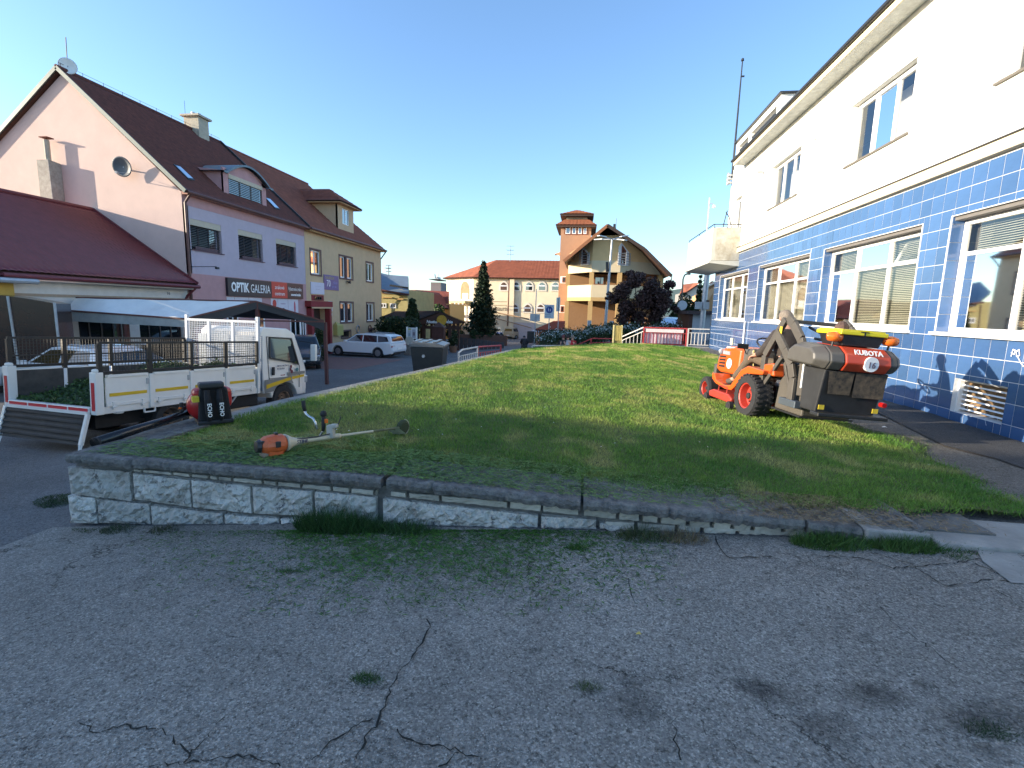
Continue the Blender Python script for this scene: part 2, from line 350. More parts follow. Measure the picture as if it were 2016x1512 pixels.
# ================================================================= CRACKS AND STAINS (traced where they run)
crk = mat('crack_filling', (.010, .011, .009), .95, .3, 20)
def ribbon(pix, w0, name='crack', m=crk, jit=.012, dz=.006):
    pts = []
    for i in range(len(pix)-1):
        (x0, y0), (x1, y1) = pix[i], pix[i+1]; n = max(2, int(math.hypot(x1-x0, y1-y0)/9))
        for k in range(n): pts.append((lerp(x0, x1, k/n), lerp(y0, y1, k/n)))
    P = []
    for x, y in pts:
        z = 0
        for _ in range(4): p = atz(x, y, z); z = G(p.x, p.y)
        P.append(Vector((p.x+random.uniform(-jit, jit), p.y+random.uniform(-jit, jit), 0)))
    V = []; F = []
    for i, p in enumerate(P):
        d = (P[min(i+1, len(P)-1)]-P[max(i-1, 0)]).normalized(); s = Vector((-d.y, d.x, 0))*w0*random.uniform(.15, 1.0)
        for q in (p-s, p+s): V.append((q.x, q.y, G(q.x, q.y)+dz))
        if i: F.append((2*i-2, 2*i-1, 2*i+1, 2*i))
    b = MB(); b.add(V, F); return struct(b.build(name, m))
for pix, w_ in [([(842, 1218), (848, 1235), (838, 1262), (805, 1300), (775, 1345), (760, 1385), (738, 1430), (700, 1490), (690, 1512)], .006),
                ([(738, 1415), (700, 1430), (655, 1462), (612, 1505)], .005), ([(372, 1490), (420, 1440), (440, 1410)], .004),
                ([(150, 1430), (200, 1445), (232, 1430), (320, 1440), (370, 1485), (365, 1512)], .005),
                ([(780, 1440), (815, 1465), (870, 1475), (905, 1480), (960, 1505)], .005), ([(905, 1480), (860, 1512)], .004), ([(300, 1508), (480, 1490), (560, 1512)], .005),
                ([(1240, 1140), (1252, 1200)], .003), ([(1325, 1410), (1330, 1460), (1340, 1512)], .004), ([(1378, 1415), (1390, 1455)], .004),
                ([(1720, 1180), (1760, 1230), (1850, 1290), (1900, 1335)], .003), ([(1600, 1095), (1700, 1100), (1760, 1120), (1850, 1112), (1935, 1100)], .006),
                ([(1700, 1085), (1790, 1110), (1860, 1155), (1945, 1143), (2014, 1148)], .005), ([(1920, 1110), (1960, 1130), (2014, 1150)], .006), ([(1410, 1055), (1418, 1085), (1440, 1100), (1530, 1095)], .006),
                ([(1935, 1150), (1990, 1180), (2014, 1198)], .004), ([(800, 1180), (798, 1215)], .003), ([(905, 1200), (925, 1190)], .003), ([(0, 1262), (120, 1210), (230, 1160), (300, 1130)], .003)]:
    ribbon(pix, w_)
stn = bpy.data.materials.new('oil_stain'); stn.use_nodes = True
_t = stn.node_tree; _N = _t.nodes; _L = _t.links; _b = _N['Principled BSDF']; _b.inputs['Base Color'].default_value = (.018, .019, .02, 1); _b.inputs['Roughness'].default_value = .7
_tc = _N.new('ShaderNodeTexCoord'); _n = _N.new('ShaderNodeTexNoise'); _n.inputs['Scale'].default_value = 22; _n.inputs['Detail'].default_value = 5; _L.new(_tc.outputs['Object'], _n.inputs['Vector'])
_le = _N.new('ShaderNodeVectorMath'); _le.operation = 'LENGTH'; _L.new(_tc.outputs['Generated'], _le.inputs[0])
_g = _N.new('ShaderNodeTexGradient'); _g.gradient_type = 'SPHERICAL'; _mp = _N.new('ShaderNodeMapping'); _mp.inputs['Location'].default_value = (-1, -1, 0); _mp.inputs['Scale'].default_value = (2, 2, 0); _L.new(_tc.outputs['Generated'], _mp.inputs[0]); _L.new(_mp.outputs[0], _g.inputs[0])
_m1 = _N.new('ShaderNodeMath'); _m1.operation = 'MULTIPLY'; _L.new(_g.outputs[0], _m1.inputs[0]); _L.new(_n.outputs['Fac'], _m1.inputs[1])
_r = _N.new('ShaderNodeMapRange'); _r.inputs[1].default_value = .06; _r.inputs[2].default_value = .4; _r.inputs[4].default_value = .30; _L.new(_m1.outputs[0], _r.inputs[0]); _L.new(_r.outputs[0], _b.inputs['Alpha'])
for x, y, a, c in [(1492, 1362, .07, .06), (1500, 1350, .04, .03), (1700, 1375, .09, .05), (1755, 1370, .07, .05), (1540, 1368, .1, .05), (1975, 1410, .12, .07), (1900, 1420, .1, .06), (1710, 1358, .05, .04), (1245, 1345, .06, .03), (1250, 1390, .1, .07), (1620, 1430, .1, .07), (1460, 1350, .05, .03), (1815, 1350, .04, .02), (1050, 1285, .03, .02), (545, 1285, .03, .02), (1940, 1475, .05, .03)]:
    z = 0
    for _ in range(4): p = atz(x, y, z); z = G(p.x, p.y)
    b = MB(); q = 10; X, Y = np.meshgrid(np.linspace(-1, 1, 4), np.linspace(-1, 1, 4))
    vs = [(p.x+a*1.6*i, p.y+c*1.9*j, G(p.x+a*1.6*i, p.y+c*1.9*j)+.0065) for i, j in zip(X.ravel(), Y.ravel())]
    b.add(vs, [(r*4+k, r*4+k+1, r*4+k+5, r*4+k+4) for r in range(3) for k in range(3)]); struct(b.build('stain', stn))
# ================================================================= LAWN TERRACE
LZ = .17
# lawn outline (x, y): front edge along the coping, right edge along the pavement, far edge at the railing, left edge above the street
front_pix = [(262, 902), (380, 903), (520, 912), (640, 925), (735, 932), (800, 915), (870, 912), (960, 925), (1040, 935), (1120, 948), (1200, 955), (1300, 968), (1400, 978), (1500, 985), (1600, 995), (1700, 1000), (1790, 1006), (1900, 1005), (2016, 1010)]
right_pix = [(2016, 985), (1930, 948), (1870, 915), (1800, 870), (1740, 845), (1700, 838), (1640, 815), (1560, 775), (1470, 720), (1425, 700), (1385, 690)]
def bnd(pix, z=LZ): return np.array([[*atz(x, y, z)[:2]] for x, y in pix])
FB = bnd(front_pix); RB = bnd(right_pix)
def front_y(x): return np.interp(x, FB[:, 0], FB[:, 1]) + .02*np.sin(x*7)+.015*np.sin(x*17)
_ro = RB[np.argsort(RB[:, 1])]
def right_x(y): return np.interp(y, _ro[:, 1], _ro[:, 0])+.03*np.sin(y*5)+.02*np.sin(y*13)
def left_x(y): return np.interp(y, [3.6, 6.6, 7.6, 11, 18, 21, 23], [-4.52, -4.32, -4.15, -3.5, -2.35, -1.3, -1.0])
def far_y(x): return np.interp(x, [-3, -1, 1.2, 5.4], [17.6, 19.2, 20.6, 22.6])
def lawn_z(x, y):
    x = np.asarray(x, float); y = np.asarray(y, float)
    hump = .05*np.sin(np.clip((x-left_x(y))/6.5, 0, 1)*math.pi)*sstep(4, 7, y)+.11*np.sin(np.clip((x-left_x(y)-.3)/6.2, 0, 1)*math.pi)*sstep(8, 16, y)
    roll = -.07*sstep(1.8, 4.5, x)*sstep(4.0, 6.0, y)
    return LZ + hump + roll + .008*np.sin(x*2.3+1)*np.sin(y*1.9)
nx_, ny_ = 90, 130
uu, vv = np.meshgrid(np.linspace(0, 1, nx_), np.linspace(0, 1, ny_)**1.3)
Yl = 3.55+vv*(23-3.55); 
Xl = left_x(Yl)+uu*(np.maximum(right_x(Yl), left_x(Yl)+1)-left_x(Yl))
Yf = np.clip(Yl, front_y(Xl), far_y(Xl)+.0); Zl = lawn_z(Xl, Yf)
edge = sstep(0, .04, uu)*sstep(1, .96, uu)
Zl = Zl - .035*(1-edge)
V = np.stack([Xl.ravel(), Yf.ravel(), Zl.ravel()], 1); i = (np.arange(ny_-1)[:, None]*nx_+np.arange(nx_-1)[None]).ravel()
soil = mat('lawn_soil', (.095, .12, .03), .95, .3, 12, .6, 60, c2=(.06, .065, .025))
lawn = npmesh('lawn', V, np.stack([i, i+1, i+nx_+1, i+nx_], 1), soil); struct(lawn)
# fill under the terrace: side and far faces
b = MB(); ys = np.linspace(3.75, 18, 20)
for a_, c_ in zip(ys[:-1], ys[1:]):
    xa, xc = float(left_x(a_))-.24*float(sstep(3.9, 5.5, a_))+.03*(a_ < 3.9), float(left_x(c_))-.24*float(sstep(3.9, 5.5, c_))
    b.quad((xa, a_, -1.4), (xc, c_, -1.4), (xc, c_, LZ-.02), (xa, a_, LZ-.02)); b.quad((xa, a_, LZ-.02), (xc, c_, LZ-.02), (xc+.35, c_, LZ-.02), (xa+.35, a_, LZ-.02))
side_wall = tag(b.build('retaining_wall', M['concrete']), 'rough concrete retaining wall along the left edge of the lawn above the street', 'wall')
b = MB(); pts = [(-2.5, 18.0), (-1, 19.2), (1.2, 20.6), (2.6, 23.4), (5.6, 23.5)]
for p, q in zip(pts[:-1], pts[1:]): b.quad((p[0], p[1], -1.6), (q[0], q[1], -1.6), (q[0], q[1], LZ-.07), (p[0], p[1], LZ-.07))
tag(b.build('retaining_wall', M['concrete']), 'low retaining wall at the far end of the lawn under the railings', 'wall')
# --------------------------------------------- grass blades
def fnoise(x, y, s, seed=0):
    r = np.random.default_rng(seed); out = np.zeros_like(x)
    for k in range(7):
        a = r.uniform(0, 6.28); f = s*r.uniform(.6, 1.9); out += np.sin((x*np.cos(a)+y*np.sin(a))*f+r.uniform(0, 6.28)+1.5*np.sin((x*np.sin(a)-y*np.cos(a))*f*.6+k))
    return out/7
M['grass'] = mat('grass_blade', (1, 1, 1), .55, 0, 5, attr=True, spec=.3)
def lawn_tone(x, y):
    n1 = fnoise(x, y, 1.3, 1); n2 = fnoise(x, y, 4.5, 2); n3 = fnoise(x, y, 14, 3)
    stripe = .5+.5*np.sin(x*2.6+.25*y+.6*np.sin(y*.7))
    q = np.clip(.5+.45*n1+.55*n2+.5*n3+.35*(stripe-.5), 0, 1)
    green = np.stack([.066+.105*q, .158+.115*q, .020+.016*q], 1)
    dry = np.stack([.36+0*q, .31+0*q, .12+0*q], 1)
    k = np.clip((n2*.9+n1*.8+n3*.5-.02)*1.9, 0, .8)*(.45+.5*sstep(9, 16, y)+.55*sstep(6.2, 4.6, y))
    k = k[:, None]; return green*(1-k)+dry*k
def blades(name, x, y, z, h, wd, c, lean=.6, parent=None, m=None, flat=0.0, curve=True):
    n = len(x); a = rng.uniform(0, 6.283, n); d = rng.uniform(0, 6.283, n); L_ = rng.uniform(.15, 1, n)*lean*h
    bx, by = np.cos(a)*wd/2, np.sin(a)*wd/2; tx, ty = np.cos(d)*L_, np.sin(d)*L_
    hz = h*(1-flat*rng.uniform(.6, 1, n))
    V = np.empty((n, 3, 3)); V[:, 0] = np.stack([x-bx, y-by, z], 1); V[:, 1] = np.stack([x+bx, y+by, z], 1); V[:, 2] = np.stack([x+tx, y+ty, z+hz], 1)
    cc = np.repeat(c[:, None, :], 3, 1).copy(); cc[:, 2] *= 1.25
    F = np.arange(3*n).reshape(n, 3)
    return npmesh(name, V.reshape(-1, 3), F, m or M['grass'], parent, cc.reshape(-1, 3))
def scatter(n, x0, x1, y0, y1, pw):
    y = y0+(y1-y0)*rng.random(n)**pw; x = x0+(x1-x0)*rng.random(n); return x, y
x, y = scatter(900000, -4.6, 6.2, 3.6, 22.8, 1.9)
fy = front_y(x); thin = rng.random(len(x))
ok = (x > left_x(y)+.22*rng.random(len(x))) & (x < right_x(y)-.0+.08*rng.normal(size=len(x))) & (y > fy+.05*rng.normal(size=len(x))) & (y < far_y(x))
# left front corner is bare concrete strewn with cuttings
bare = (x < -1.6) & (y < fy+.22+.2*fnoise(x, y, 5, 9)) & (thin < .75)
ok &= ~bare
x, y = x[ok], y[ok]
h = rng.uniform(.018, .045, len(x))*(1+.35*fnoise(x, y, 6, 5)); wd = rng.uniform(.003, .006, len(x))*(1+.10*np.clip(y-4, 0, 14))
h *= 1+.012*np.clip(y-4, 0, 14)
c = lawn_tone(x, y)*rng.uniform(.5, 1.5, (len(x), 1))
stuff(tag(blades('grass', x, y, lawn_z(x, y)-.004, h, wd, c, lean=1.1), 'freshly mown green lawn with yellowish streaks on the terrace', 'grass'))
# long cut stalks lying on the corner of the coping and loose cuttings
def cuttings(name, x, y, z, ln, wd, c, label, cat='grass cuttings'):
    n = len(x); a = rng.uniform(0, 6.283, n); dx, dy = np.cos(a)*ln/2, np.sin(a)*ln/2; px_, py_ = -np.sin(a)*wd/2, np.cos(a)*wd/2; k = rng.uniform(.0, .5, n)*ln*.3
    V = np.empty((n, 4, 3)); V[:, 0] = np.stack([x-dx, y-dy, z], 1); V[:, 1] = np.stack([x+px_, y+py_, z+k*.6], 1); V[:, 2] = np.stack([x+dx, y+dy, z+k], 1); V[:, 3] = np.stack([x-px_, y-py_, z+k*.6+.002], 1)
    return stuff(tag(npmesh(name, V.reshape(-1, 3), np.arange(4*n).reshape(n, 4), M['grass'], None, np.repeat(c, 4, 0)), label, cat))
def ggreen(n, lo=.6, hi=1.3, base=(.06, .12, .02)): return np.array(base)[None]*rng.uniform(lo, hi, (n, 1))*rng.uniform(.9, 1.1, (n, 3))
n = 30000; x = rng.uniform(-4.35, 1.5, n); y = 3.66+rng.random(n)**1.0*.75; keep = (rng.random(n) < np.interp(x, [-4.4, -3.6, -1.6, -.5, 1.5], [.25, .9, 1, .6, .06])) & (y < front_y(x)+.35); x, y = x[keep], y[keep]
cuttings('grass_cuttings', x, y, np.interp(x, [-4.5, -1.5, 0, 1.8, 3], [.250, .252, .20, .178, .17]), rng.uniform(.03, .09, len(x)), rng.uniform(.003, .006, len(x)), ggreen(len(x), base=(.13, .22, .055)), 'loose cut grass strewn over the coping at the front of the lawn')
n = 500; t = rng.random(n); x = -3.9+1.9*t+rng.normal(0, .12, n); y = 3.95+.5*rng.random(n)+.35*t
cuttings('grass_cuttings', x, y, np.full(n, .262), rng.uniform(.12, .32, n), rng.uniform(.003, .005, n), ggreen(n, .9, 1.4, (.16, .22, .06)), 'long pale cut stalks lying on the left front corner of the lawn')
# clippings on the forecourt below the wall
n = 42000; px_ = rng.uniform(250, 1350, n); py_ = 1045+rng.random(n)**1.7*170
wgt = np.interp(px_, [250, 450, 620, 1000, 1200, 1350], [.10, .18, 1, 1, .4, .05])*np.interp(py_, [1045, 1110, 1160, 1215], [1, .9, .25, .05]); kp = rng.random(n) < wgt*(.55+.6*fnoise(px_, py_, .03, 8))
px_, py_ = px_[kp], py_[kp]; xx = []; 
for a_, c_ in zip(px_, py_):
    z = 0
    for _ in range(3): p = atz(a_, c_, z); z = G(p.x, p.y)
    xx.append((p.x, p.y, z+.006))
xx = np.array(xx); xx = xx[xx[:, 1] < 3.6]
cuttings('grass_clippings', xx[:, 0], xx[:, 1], xx[:, 2], rng.uniform(.015, .06, len(xx)), rng.uniform(.004, .009, len(xx)), ggreen(len(xx), .4, 1.3, (.055, .14, .02)), 'green clippings scattered on the asphalt in front of the stone wall')
n = 9000; px_ = rng.uniform(0, 2016, n); py_ = 1050+rng.random(n)**1.3*462; P_ = [atz(a_, c_, -.05) for a_, c_ in zip(px_, py_)]; x = np.array([p.x for p in P_]); y = np.array([p.y for p in P_]); kp = (y < 3.55)&(x > -4.6); x, y = x[kp], y[kp]
cuttings('grit', x, y, gnd(x, y)+.004, rng.uniform(.004, .012, len(x)), rng.uniform(.003, .008, len(x)), rng.uniform(.03, .5, (len(x), 1))*np.array([[1, .97, .9]]), 'fine grit and crumbs of stone lying over the worn asphalt', 'grit')
# small heaps and tufts
def gpt(x, y):
    z = 0
    for _ in range(4): p = atz(x, y, z); z = G(p.x, p.y)
    return Vector((p.x, p.y, z))
def tuft(px, py, rx, ry, n, h, label, base=(.035, .085, .018), name='grass_tuft', cat='grass tuft', P=None, lean=1.3, wd=(.003, .006), group=None):
    P = P or gpt(px, py); a = rng.uniform(0, 6.283, n); r = np.sqrt(rng.random(n)); x = r*np.cos(a)*rx; y = r*np.sin(a)*ry; ed = 1-.5*r
    o = blades(name, x, y, np.full(n, -.01), rng.uniform(.4, 1, n)*h*ed, rng.uniform(*wd, n), ggreen(n, .55, 1.3, base), lean=lean); o.location = P; o['kind'] = 'x'; del o['kind']; tag(o, label, cat, group); return o
tuft(725, 1338, .085, .04, 520, .05, 'small clump of dark green cuttings lying alone on the asphalt left of centre', name='grass_clump', cat='grass clump')
tuft(1160, 1355, .07, .03, 300, .045, 'thin clump of cuttings on the asphalt below the middle of the wall', base=(.07, .10, .03), name='grass_clump', cat='grass clump')
tuft(1960, 1440, .11, .055, 520, .045, 'dark clump of cuttings at the lower right of the forecourt', base=(.03, .06, .016), name='grass_clump', cat='grass clump')
tuft(575, 1126, .12, .03, 420, .045, 'flat clump of cuttings on the asphalt below the left part of the wall', name='grass_clump', cat='grass clump')
tuft(1136, 1080, .085, .045, 520, .07, 'round green tuft growing alone in the asphalt in front of the wall', base=(.035, .10, .015))
tuft(1266, 1085, .05, .03, 160, .04, 'tiny tuft in the asphalt right of the round tuft', base=(.035, .09, .015))
tuft(95, 905, .42, .22, 3000, .06, 'flat heap of cut grass on the street beside the wall corner', base=(.035, .07, .02), name='grass_heap', cat='grass heap', P=Vector((-5.35, 4.35, G(-5.35, 4.35))))
# weeds at the wall foot
def foot(px, py, w_, n, h, label, base=(.03, .075, .02), d=.10, lean=1.2, wd=(.004, .008), yy=3.52):
    p = at(px, py, yy); P = Vector((p.x, yy, G(p.x, yy))); return tuft(0, 0, w_, d, n, h, label, base, P=P, lean=lean, wd=wd)
foot(670, 1040, .40, 2000, .29, 'large dark clump of long grass at the wall foot left of the middle joint', lean=.9, wd=(.004, .008))
foot(800, 1045, .26, 700, .15, 'ragged grass at the wall foot just right of the large dark clump')
foot(240, 1040, .20, 450, .09, 'thin wispy weeds under the left end of the stone wall', base=(.05, .07, .035))
foot(330, 1042, .16, 300, .08, 'dry brownish weeds under the second stone of the wall', base=(.07, .075, .04))
foot(1270, 1040, .20, 420, .16, 'pale weeds hanging from the wall foot right of the middle', base=(.055, .075, .03))
foot(1350, 1050, .18, 420, .12, 'straw coloured dry grass at the wall foot', base=(.14, .11, .06))
foot(1640, 1060, .28, 1300, .15, 'dense arching grass tuft under the low right part of the coping', base=(.045, .10, .02), wd=(.005, .008))
foot(1790, 1068, .26, 1300, .15, 'second dense arching tuft near the right end of the coping', base=(.045, .10, .02), wd=(.005, .008))
foot(1900, 1082, .16, 350, .07, 'low sprawling tuft at the far right end of the coping', base=(.04, .09, .02))
tuft(1890, 1098, .08, .05, 240, .05, 'small weed patch on the cracked asphalt below the right end of the coping', base=(.04, .085, .02))
tuft(200, 1045, .3, .05, 500, .03, 'mossy grass strip along the asphalt joint near the wall corner', base=(.035, .07, .02))
# ================================================================= STONE WALL
stone = mat('limestone', (.56, .55, .51), .9, .25, 9, 1.0, 26, c2=(.20, .20, .195), dirt=.95)
stone2 = mat('ashlar', (.44, .42, .36), .9, .2, 6, .5, 40, dirt=.5)
cap_m = mat('weathered_coping', (.22, .215, .20), .92, .3, 14, 1.0, 60, c2=(.06, .062, .066), dirt=.5)
for _nd in stone.node_tree.nodes:
    if _nd.type == 'VALTORGB' and _nd.color_ramp.elements[0].color[0] > .1:
        _nd.color_ramp.elements[0].position = .36; _nd.color_ramp.elements[1].position = .45; _nd.color_ramp.elements[0].color = (.07, .072, .075, 1)  # dark noise veins put cavity shade into the stone colour
    if _nd.type == 'TEX_NOISE' and abs(_nd.inputs['Scale'].default_value-9) < .1: _nd.inputs['Distortion'].default_value = .5; _nd.inputs['Roughness'].default_value = .85; _nd.inputs['Scale'].default_value = 6
    if _nd.type == 'BUMP': _nd.inputs['Distance'].default_value = .05
for _mm in (stone, stone2):
    _t = _mm.node_tree; _oi = _t.nodes.new('ShaderNodeObjectInfo'); _mr = _t.nodes.new('ShaderNodeMapRange'); _mr.inputs[3].default_value = .72; _mr.inputs[4].default_value = 1.12; _hs = _t.nodes.new('ShaderNodeHueSaturation')
    _bs = _t.nodes['Principled BSDF'].inputs['Base Color']; _src = _bs.links[0].from_socket; _t.links.new(_oi.outputs['Random'], _mr.inputs[0]); _t.links.new(_mr.outputs[0], _hs.inputs['Value']); _t.links.new(_src, _hs.inputs['Color']); _t.links.new(_hs.outputs[0], _bs)
WY = 3.66
wall = thing('stone_wall', 'low wall of rough pale limestone blocks under a dark concrete coping before the lawn', 'wall', (0, 0, 0))
mort = mat('mortar', (.13, .13, .125), .95, .3, 12, .5, 50)
b = MB(); xs = np.linspace(-4.48, 2.9, 30)
for a_, c_ in zip(xs[:-1], xs[1:]):
    b.quad((a_, WY+.045, G(a_, WY)-.1), (c_, WY+.045, G(c_, WY)-.1), (c_, WY+.045, .14), (a_, WY+.045, .14))
    b.quad((a_, WY+.045, .14), (c_, WY+.045, .14), (c_, WY+.4, .14), (a_, WY+.4, .14))
b.quad((-4.48, WY+.045, -.7), (-4.48, WY+.4, -.7), (-4.48, WY+.4, .14), (-4.48, WY+.045, .14)); b.build('mortar_bed', mort, wall)
def block(x0, x1, z0, z1, rough, m, name='stone', zl=None):
    """rough faced block, corners given at left/right: z0,z1 may be pairs (left,right)"""
    z0 = z0 if isinstance(z0, tuple) else (z0, z0); z1 = z1 if isinstance(z1, tuple) else (z1, z1)
    nx = max(4, int((x1-x0)/.035)); nz = max(3, int((z1[0]-z0[0])/.035)); g_ = .008; vs = []; fs = []
    for j in range(nz+1):
        for i in range(nx+1):
            s, t = i/nx, j/nz; x = lerp(x0+g_, x1-g_, s); z = lerp(lerp(z0[0], z0[1], s)+g_, lerp(z1[0], z1[1], s)-g_, t)
            e = min(s*(x1-x0), (1-s)*(x1-x0), t*(z1[0]-z0[0]), (1-t)*(z1[0]-z0[0]))
            out = rough*(1-math.exp(-e/.03)) * (.55+.45*math.sin(x*9+z*13+x0*7)*math.cos(z*17-x*4)) + rough*.62*random.uniform(-1, 1)*(e > .004)
            vs.append((x+random.uniform(-.003, .003), WY-out, z+random.uniform(-.003, .003)))
    for j in range(nz):
        for i in range(nx): k = j*(nx+1)+i; fs.append((k, k+1, k+nx+2, k+nx+1))
    n0 = len(vs)
    rim = [i for i in range(nx+1)]+[j*(nx+1)+nx for j in range(1, nz+1)]+[nz*(nx+1)+i for i in range(nx-1, -1, -1)]+[j*(nx+1) for j in range(nz-1, 0, -1)]
    for k in rim: p = vs[k]; vs.append((p[0], WY+.05, p[2]))
    for q in range(len(rim)): fs.append((rim[q], rim[(q+1) % len(rim)], n0+(q+1) % len(rim), n0+q))
    b = MB(); b.add(vs, fs); return b.build(name, m, wall)
def wp(px, py): p = at(px, py, WY); return p.x, p.z
def pblock(tl, tr, br, bl, rough=.035, m=stone, name='stone'):
    a, b_, c_, d = wp(*tl), wp(*tr), wp(*br), wp(*bl); x0 = (a[0]+d[0])/2; x1 = (b_[0]+c_[0])/2
    return block(x0, x1, (d[1], c_[1]), (a[1], b_[1]), rough, m, name)
for q in [((134, 918), (258, 928), (258, 988), (136, 974)), ((262, 930), (376, 944), (376, 1000), (262, 984)), ((378, 944), (496, 956), (494, 1012), (376, 1000)),
          ((498, 957), (616, 966), (616, 1018), (496, 1012)), ((619, 966), (742, 978), (742, 1035), (618, 1020)),
          ((136, 974), (190, 980), (190, 1032), (134, 1030)), ((193, 982), (296, 992), (296, 1034), (190, 1030)), ((298, 994), (440, 1010), (440, 1036), (296, 1034)), ((442, 1012), (550, 1020), (550, 1036), (440, 1036)), ((552, 1020), (640, 1024), (640, 1040), (550, 1038)),
          ((752, 980), (1060, 1014), (1060, 1046), (752, 1034)), ((1064, 1014), (1176, 1022), (1176, 1046), (1064, 1046)), ((1178, 1028), (1240, 1034), (1240, 1048), (1178, 1048)), ((1560, 1040), (1610, 1044), (1610, 1060), (1560, 1058))]:
    pblock(*q)
# thin levelling course under the coping
xp = 262
while xp < 742:
    w_ = random.choice([18, 28, 36, 48, 60]); x2 = min(xp+w_, 744); top = lambda x: 922+(x-262)*.088; bot = lambda x: min(929+(x-262)*.100, top(x)+22)
    pblock((xp, top(xp)), (x2-2, top(x2)), (x2-2, bot(x2)), (xp, bot(xp)), .012, stone2); xp = x2
for x0, x1 in [(768, 800), (804, 866), (868, 1000), (1003, 1066), (1068, 1140), (1148, 1214), (1218, 1260), (1264, 1296), (1300, 1352), (1356, 1400), (1404, 1440), (1444, 1480), (1484, 1540), (1544, 1590)]:
    top = lambda x: 966+(x-768)*.087; bot = lambda x: 978+(x-768)*.102
    pblock((x0, top(x0)), (x1, top(x1)), (x1, bot(x1)), (x0, bot(x0)), .012, stone2)
for x0, x1 in [(1190, 1250), (1254, 1330), (1334, 1380), (1384, 1450), (1454, 1500), (1504, 1556)]:
    top = lambda x: 1024+(x-1180)*.06; pblock((x0, top(x0)), (x1, top(x1)), (x1, min(1060, top(x1)+18)), (x0, min(1058, top(x0)+18)), .018, stone2)
# coping slabs, rough edged, each its own piece
def coping(xa, xb, za, zb, dep, th=.078, m=cap_m, name='coping_slab'):
    n = max(6, int((xb-xa)/.03)); vs = []; fs = []; rows = 7
    for i in range(n+1):
        x = lerp(xa, xb, i/n); zt = lerp(za, zb, i/n)+random.uniform(-.006, .004); j = random.uniform(0, .03)*(1 if random.random() < .9 else 1.8)
        yb = WY+dep
        prof = [(WY+.03, zt-th), (WY-.075+j, zt-th+random.uniform(-.004, .006)), (WY-.085+j*.7, zt-th*.5), (WY-.08+j, zt-.008), (WY-.066+j, zt), (WY+dep*.5, zt+.001), (yb, zt-.006)]
        vs += [(x, p[0], p[1]) for p in prof]
    for i in range(n):
        for k in range(rows-1): a = i*rows+k; fs.append((a, a+1, a+rows+1, a+rows))
    fs.append(tuple(range(rows))); fs.append(tuple(n*rows+k for k in range(rows)))
    b = MB(); b.add(vs, fs); return b.build(name, m, wall)
def cz(px, py): p = at(px, py, WY-.08); return p.x, p.z
for (p, q, dep) in [((124, 893), (257, 906), .5), ((260, 905), (748, 943), .36), ((760, 943), (1143, 987), .50), ((1149, 987), (1590, 1028), .52), ((1594, 1030), (1700, 1043), .5), ((1704, 1042), (1826, 1044), .5)]:
    a, c_ = cz(*p), cz(*q); coping(a[0], c_[0], min(a[1], .245), min(c_[1], .245), dep)
b = MB(); b.box(-4.62, -4.2, WY+.3, WY+1.6, .1, .205); b.build('coping_slab', cap_m, wall)
# pale slabs at the right end
slab = mat('pale_concrete_slab', (.27, .265, .25), .9, .2, 5, .5, 50, dirt=.25)
b = MB(); b.box(2.42, 5.5, 3.50, 4.0, .0, .128); struct(b.build('kerb_slab', slab, bev=.012))
b = MB(); b.box(2.0, 2.40, 3.56, 4.1, .0, .158); struct(b.build('kerb_slab', slab, bev=.012))
b = MB(); vs = [gpt(*q) for q in ((1935, 1108), (1922, 1084), (2300, 1056), (2300, 1165), (1990, 1150))]; b.add([(p.x, p.y, G(p.x, p.y)+.010) for p in vs], [(0, 1, 2, 3, 4)]); struct(b.build('concrete_patch', slab))
n = 6000; x = rng.uniform(1.0, 2.9, n); y = rng.uniform(3.6, 4.15, n); kp = rng.random(n) < np.interp(x, [1.0, 1.5, 2.1, 2.9], [.1, 1, .8, .05]); x, y = x[kp], y[kp]
cuttings('straw', x, y, np.full(len(x), .175), rng.uniform(.02, .07, len(x)), rng.uniform(.003, .005, len(x)), ggreen(len(x), .6, 1.3, (.24, .17, .09)), 'dry straw coloured clippings on the slab at the right end of the coping', 'straw')
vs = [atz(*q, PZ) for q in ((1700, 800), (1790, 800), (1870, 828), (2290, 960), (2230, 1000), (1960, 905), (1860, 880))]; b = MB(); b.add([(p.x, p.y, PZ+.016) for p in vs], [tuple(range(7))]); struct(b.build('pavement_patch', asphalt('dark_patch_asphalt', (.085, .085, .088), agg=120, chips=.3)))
n = 140; t = rng.random((n, 2)); y = 5+t[:, 0]*9; x = left_x(y)+.4+t[:, 1]*(right_x(y)-left_x(y)-.6); pp = np.stack([x, y, lawn_z(x, y)+.04], 1)
a_ = pp+np.array([.011, 0, 0]); b_ = pp+np.array([-.006, .01, .004]); c_ = pp+np.array([-.006, -.01, .004]); stuff(tag(npmesh('clover_blossoms', np.stack([a_, b_, c_], 1).reshape(-1, 3), np.arange(3*n).reshape(n, 3), M['white_paint']), 'tiny white clover blossoms dotted over the mown lawn', 'clover'))
# cut grass thrown on to the pavement
n = 9000; t = rng.random(n); y = 5+t*9; x = right_x(y)+np.abs(rng.normal(0, .16, n))*(.5+.5*np.sin(y*3))
kp = (x < 5.4); x, y = x[kp], y[kp]
cuttings('grass_cuttings', x, y, np.full(len(x), PZ+.012), rng.uniform(.02, .06, len(x)), rng.uniform(.003, .007, len(x)), ggreen(len(x), .5, 1.2, (.06, .10, .03)), 'thin scatter of cuttings along the pavement edge of the lawn')
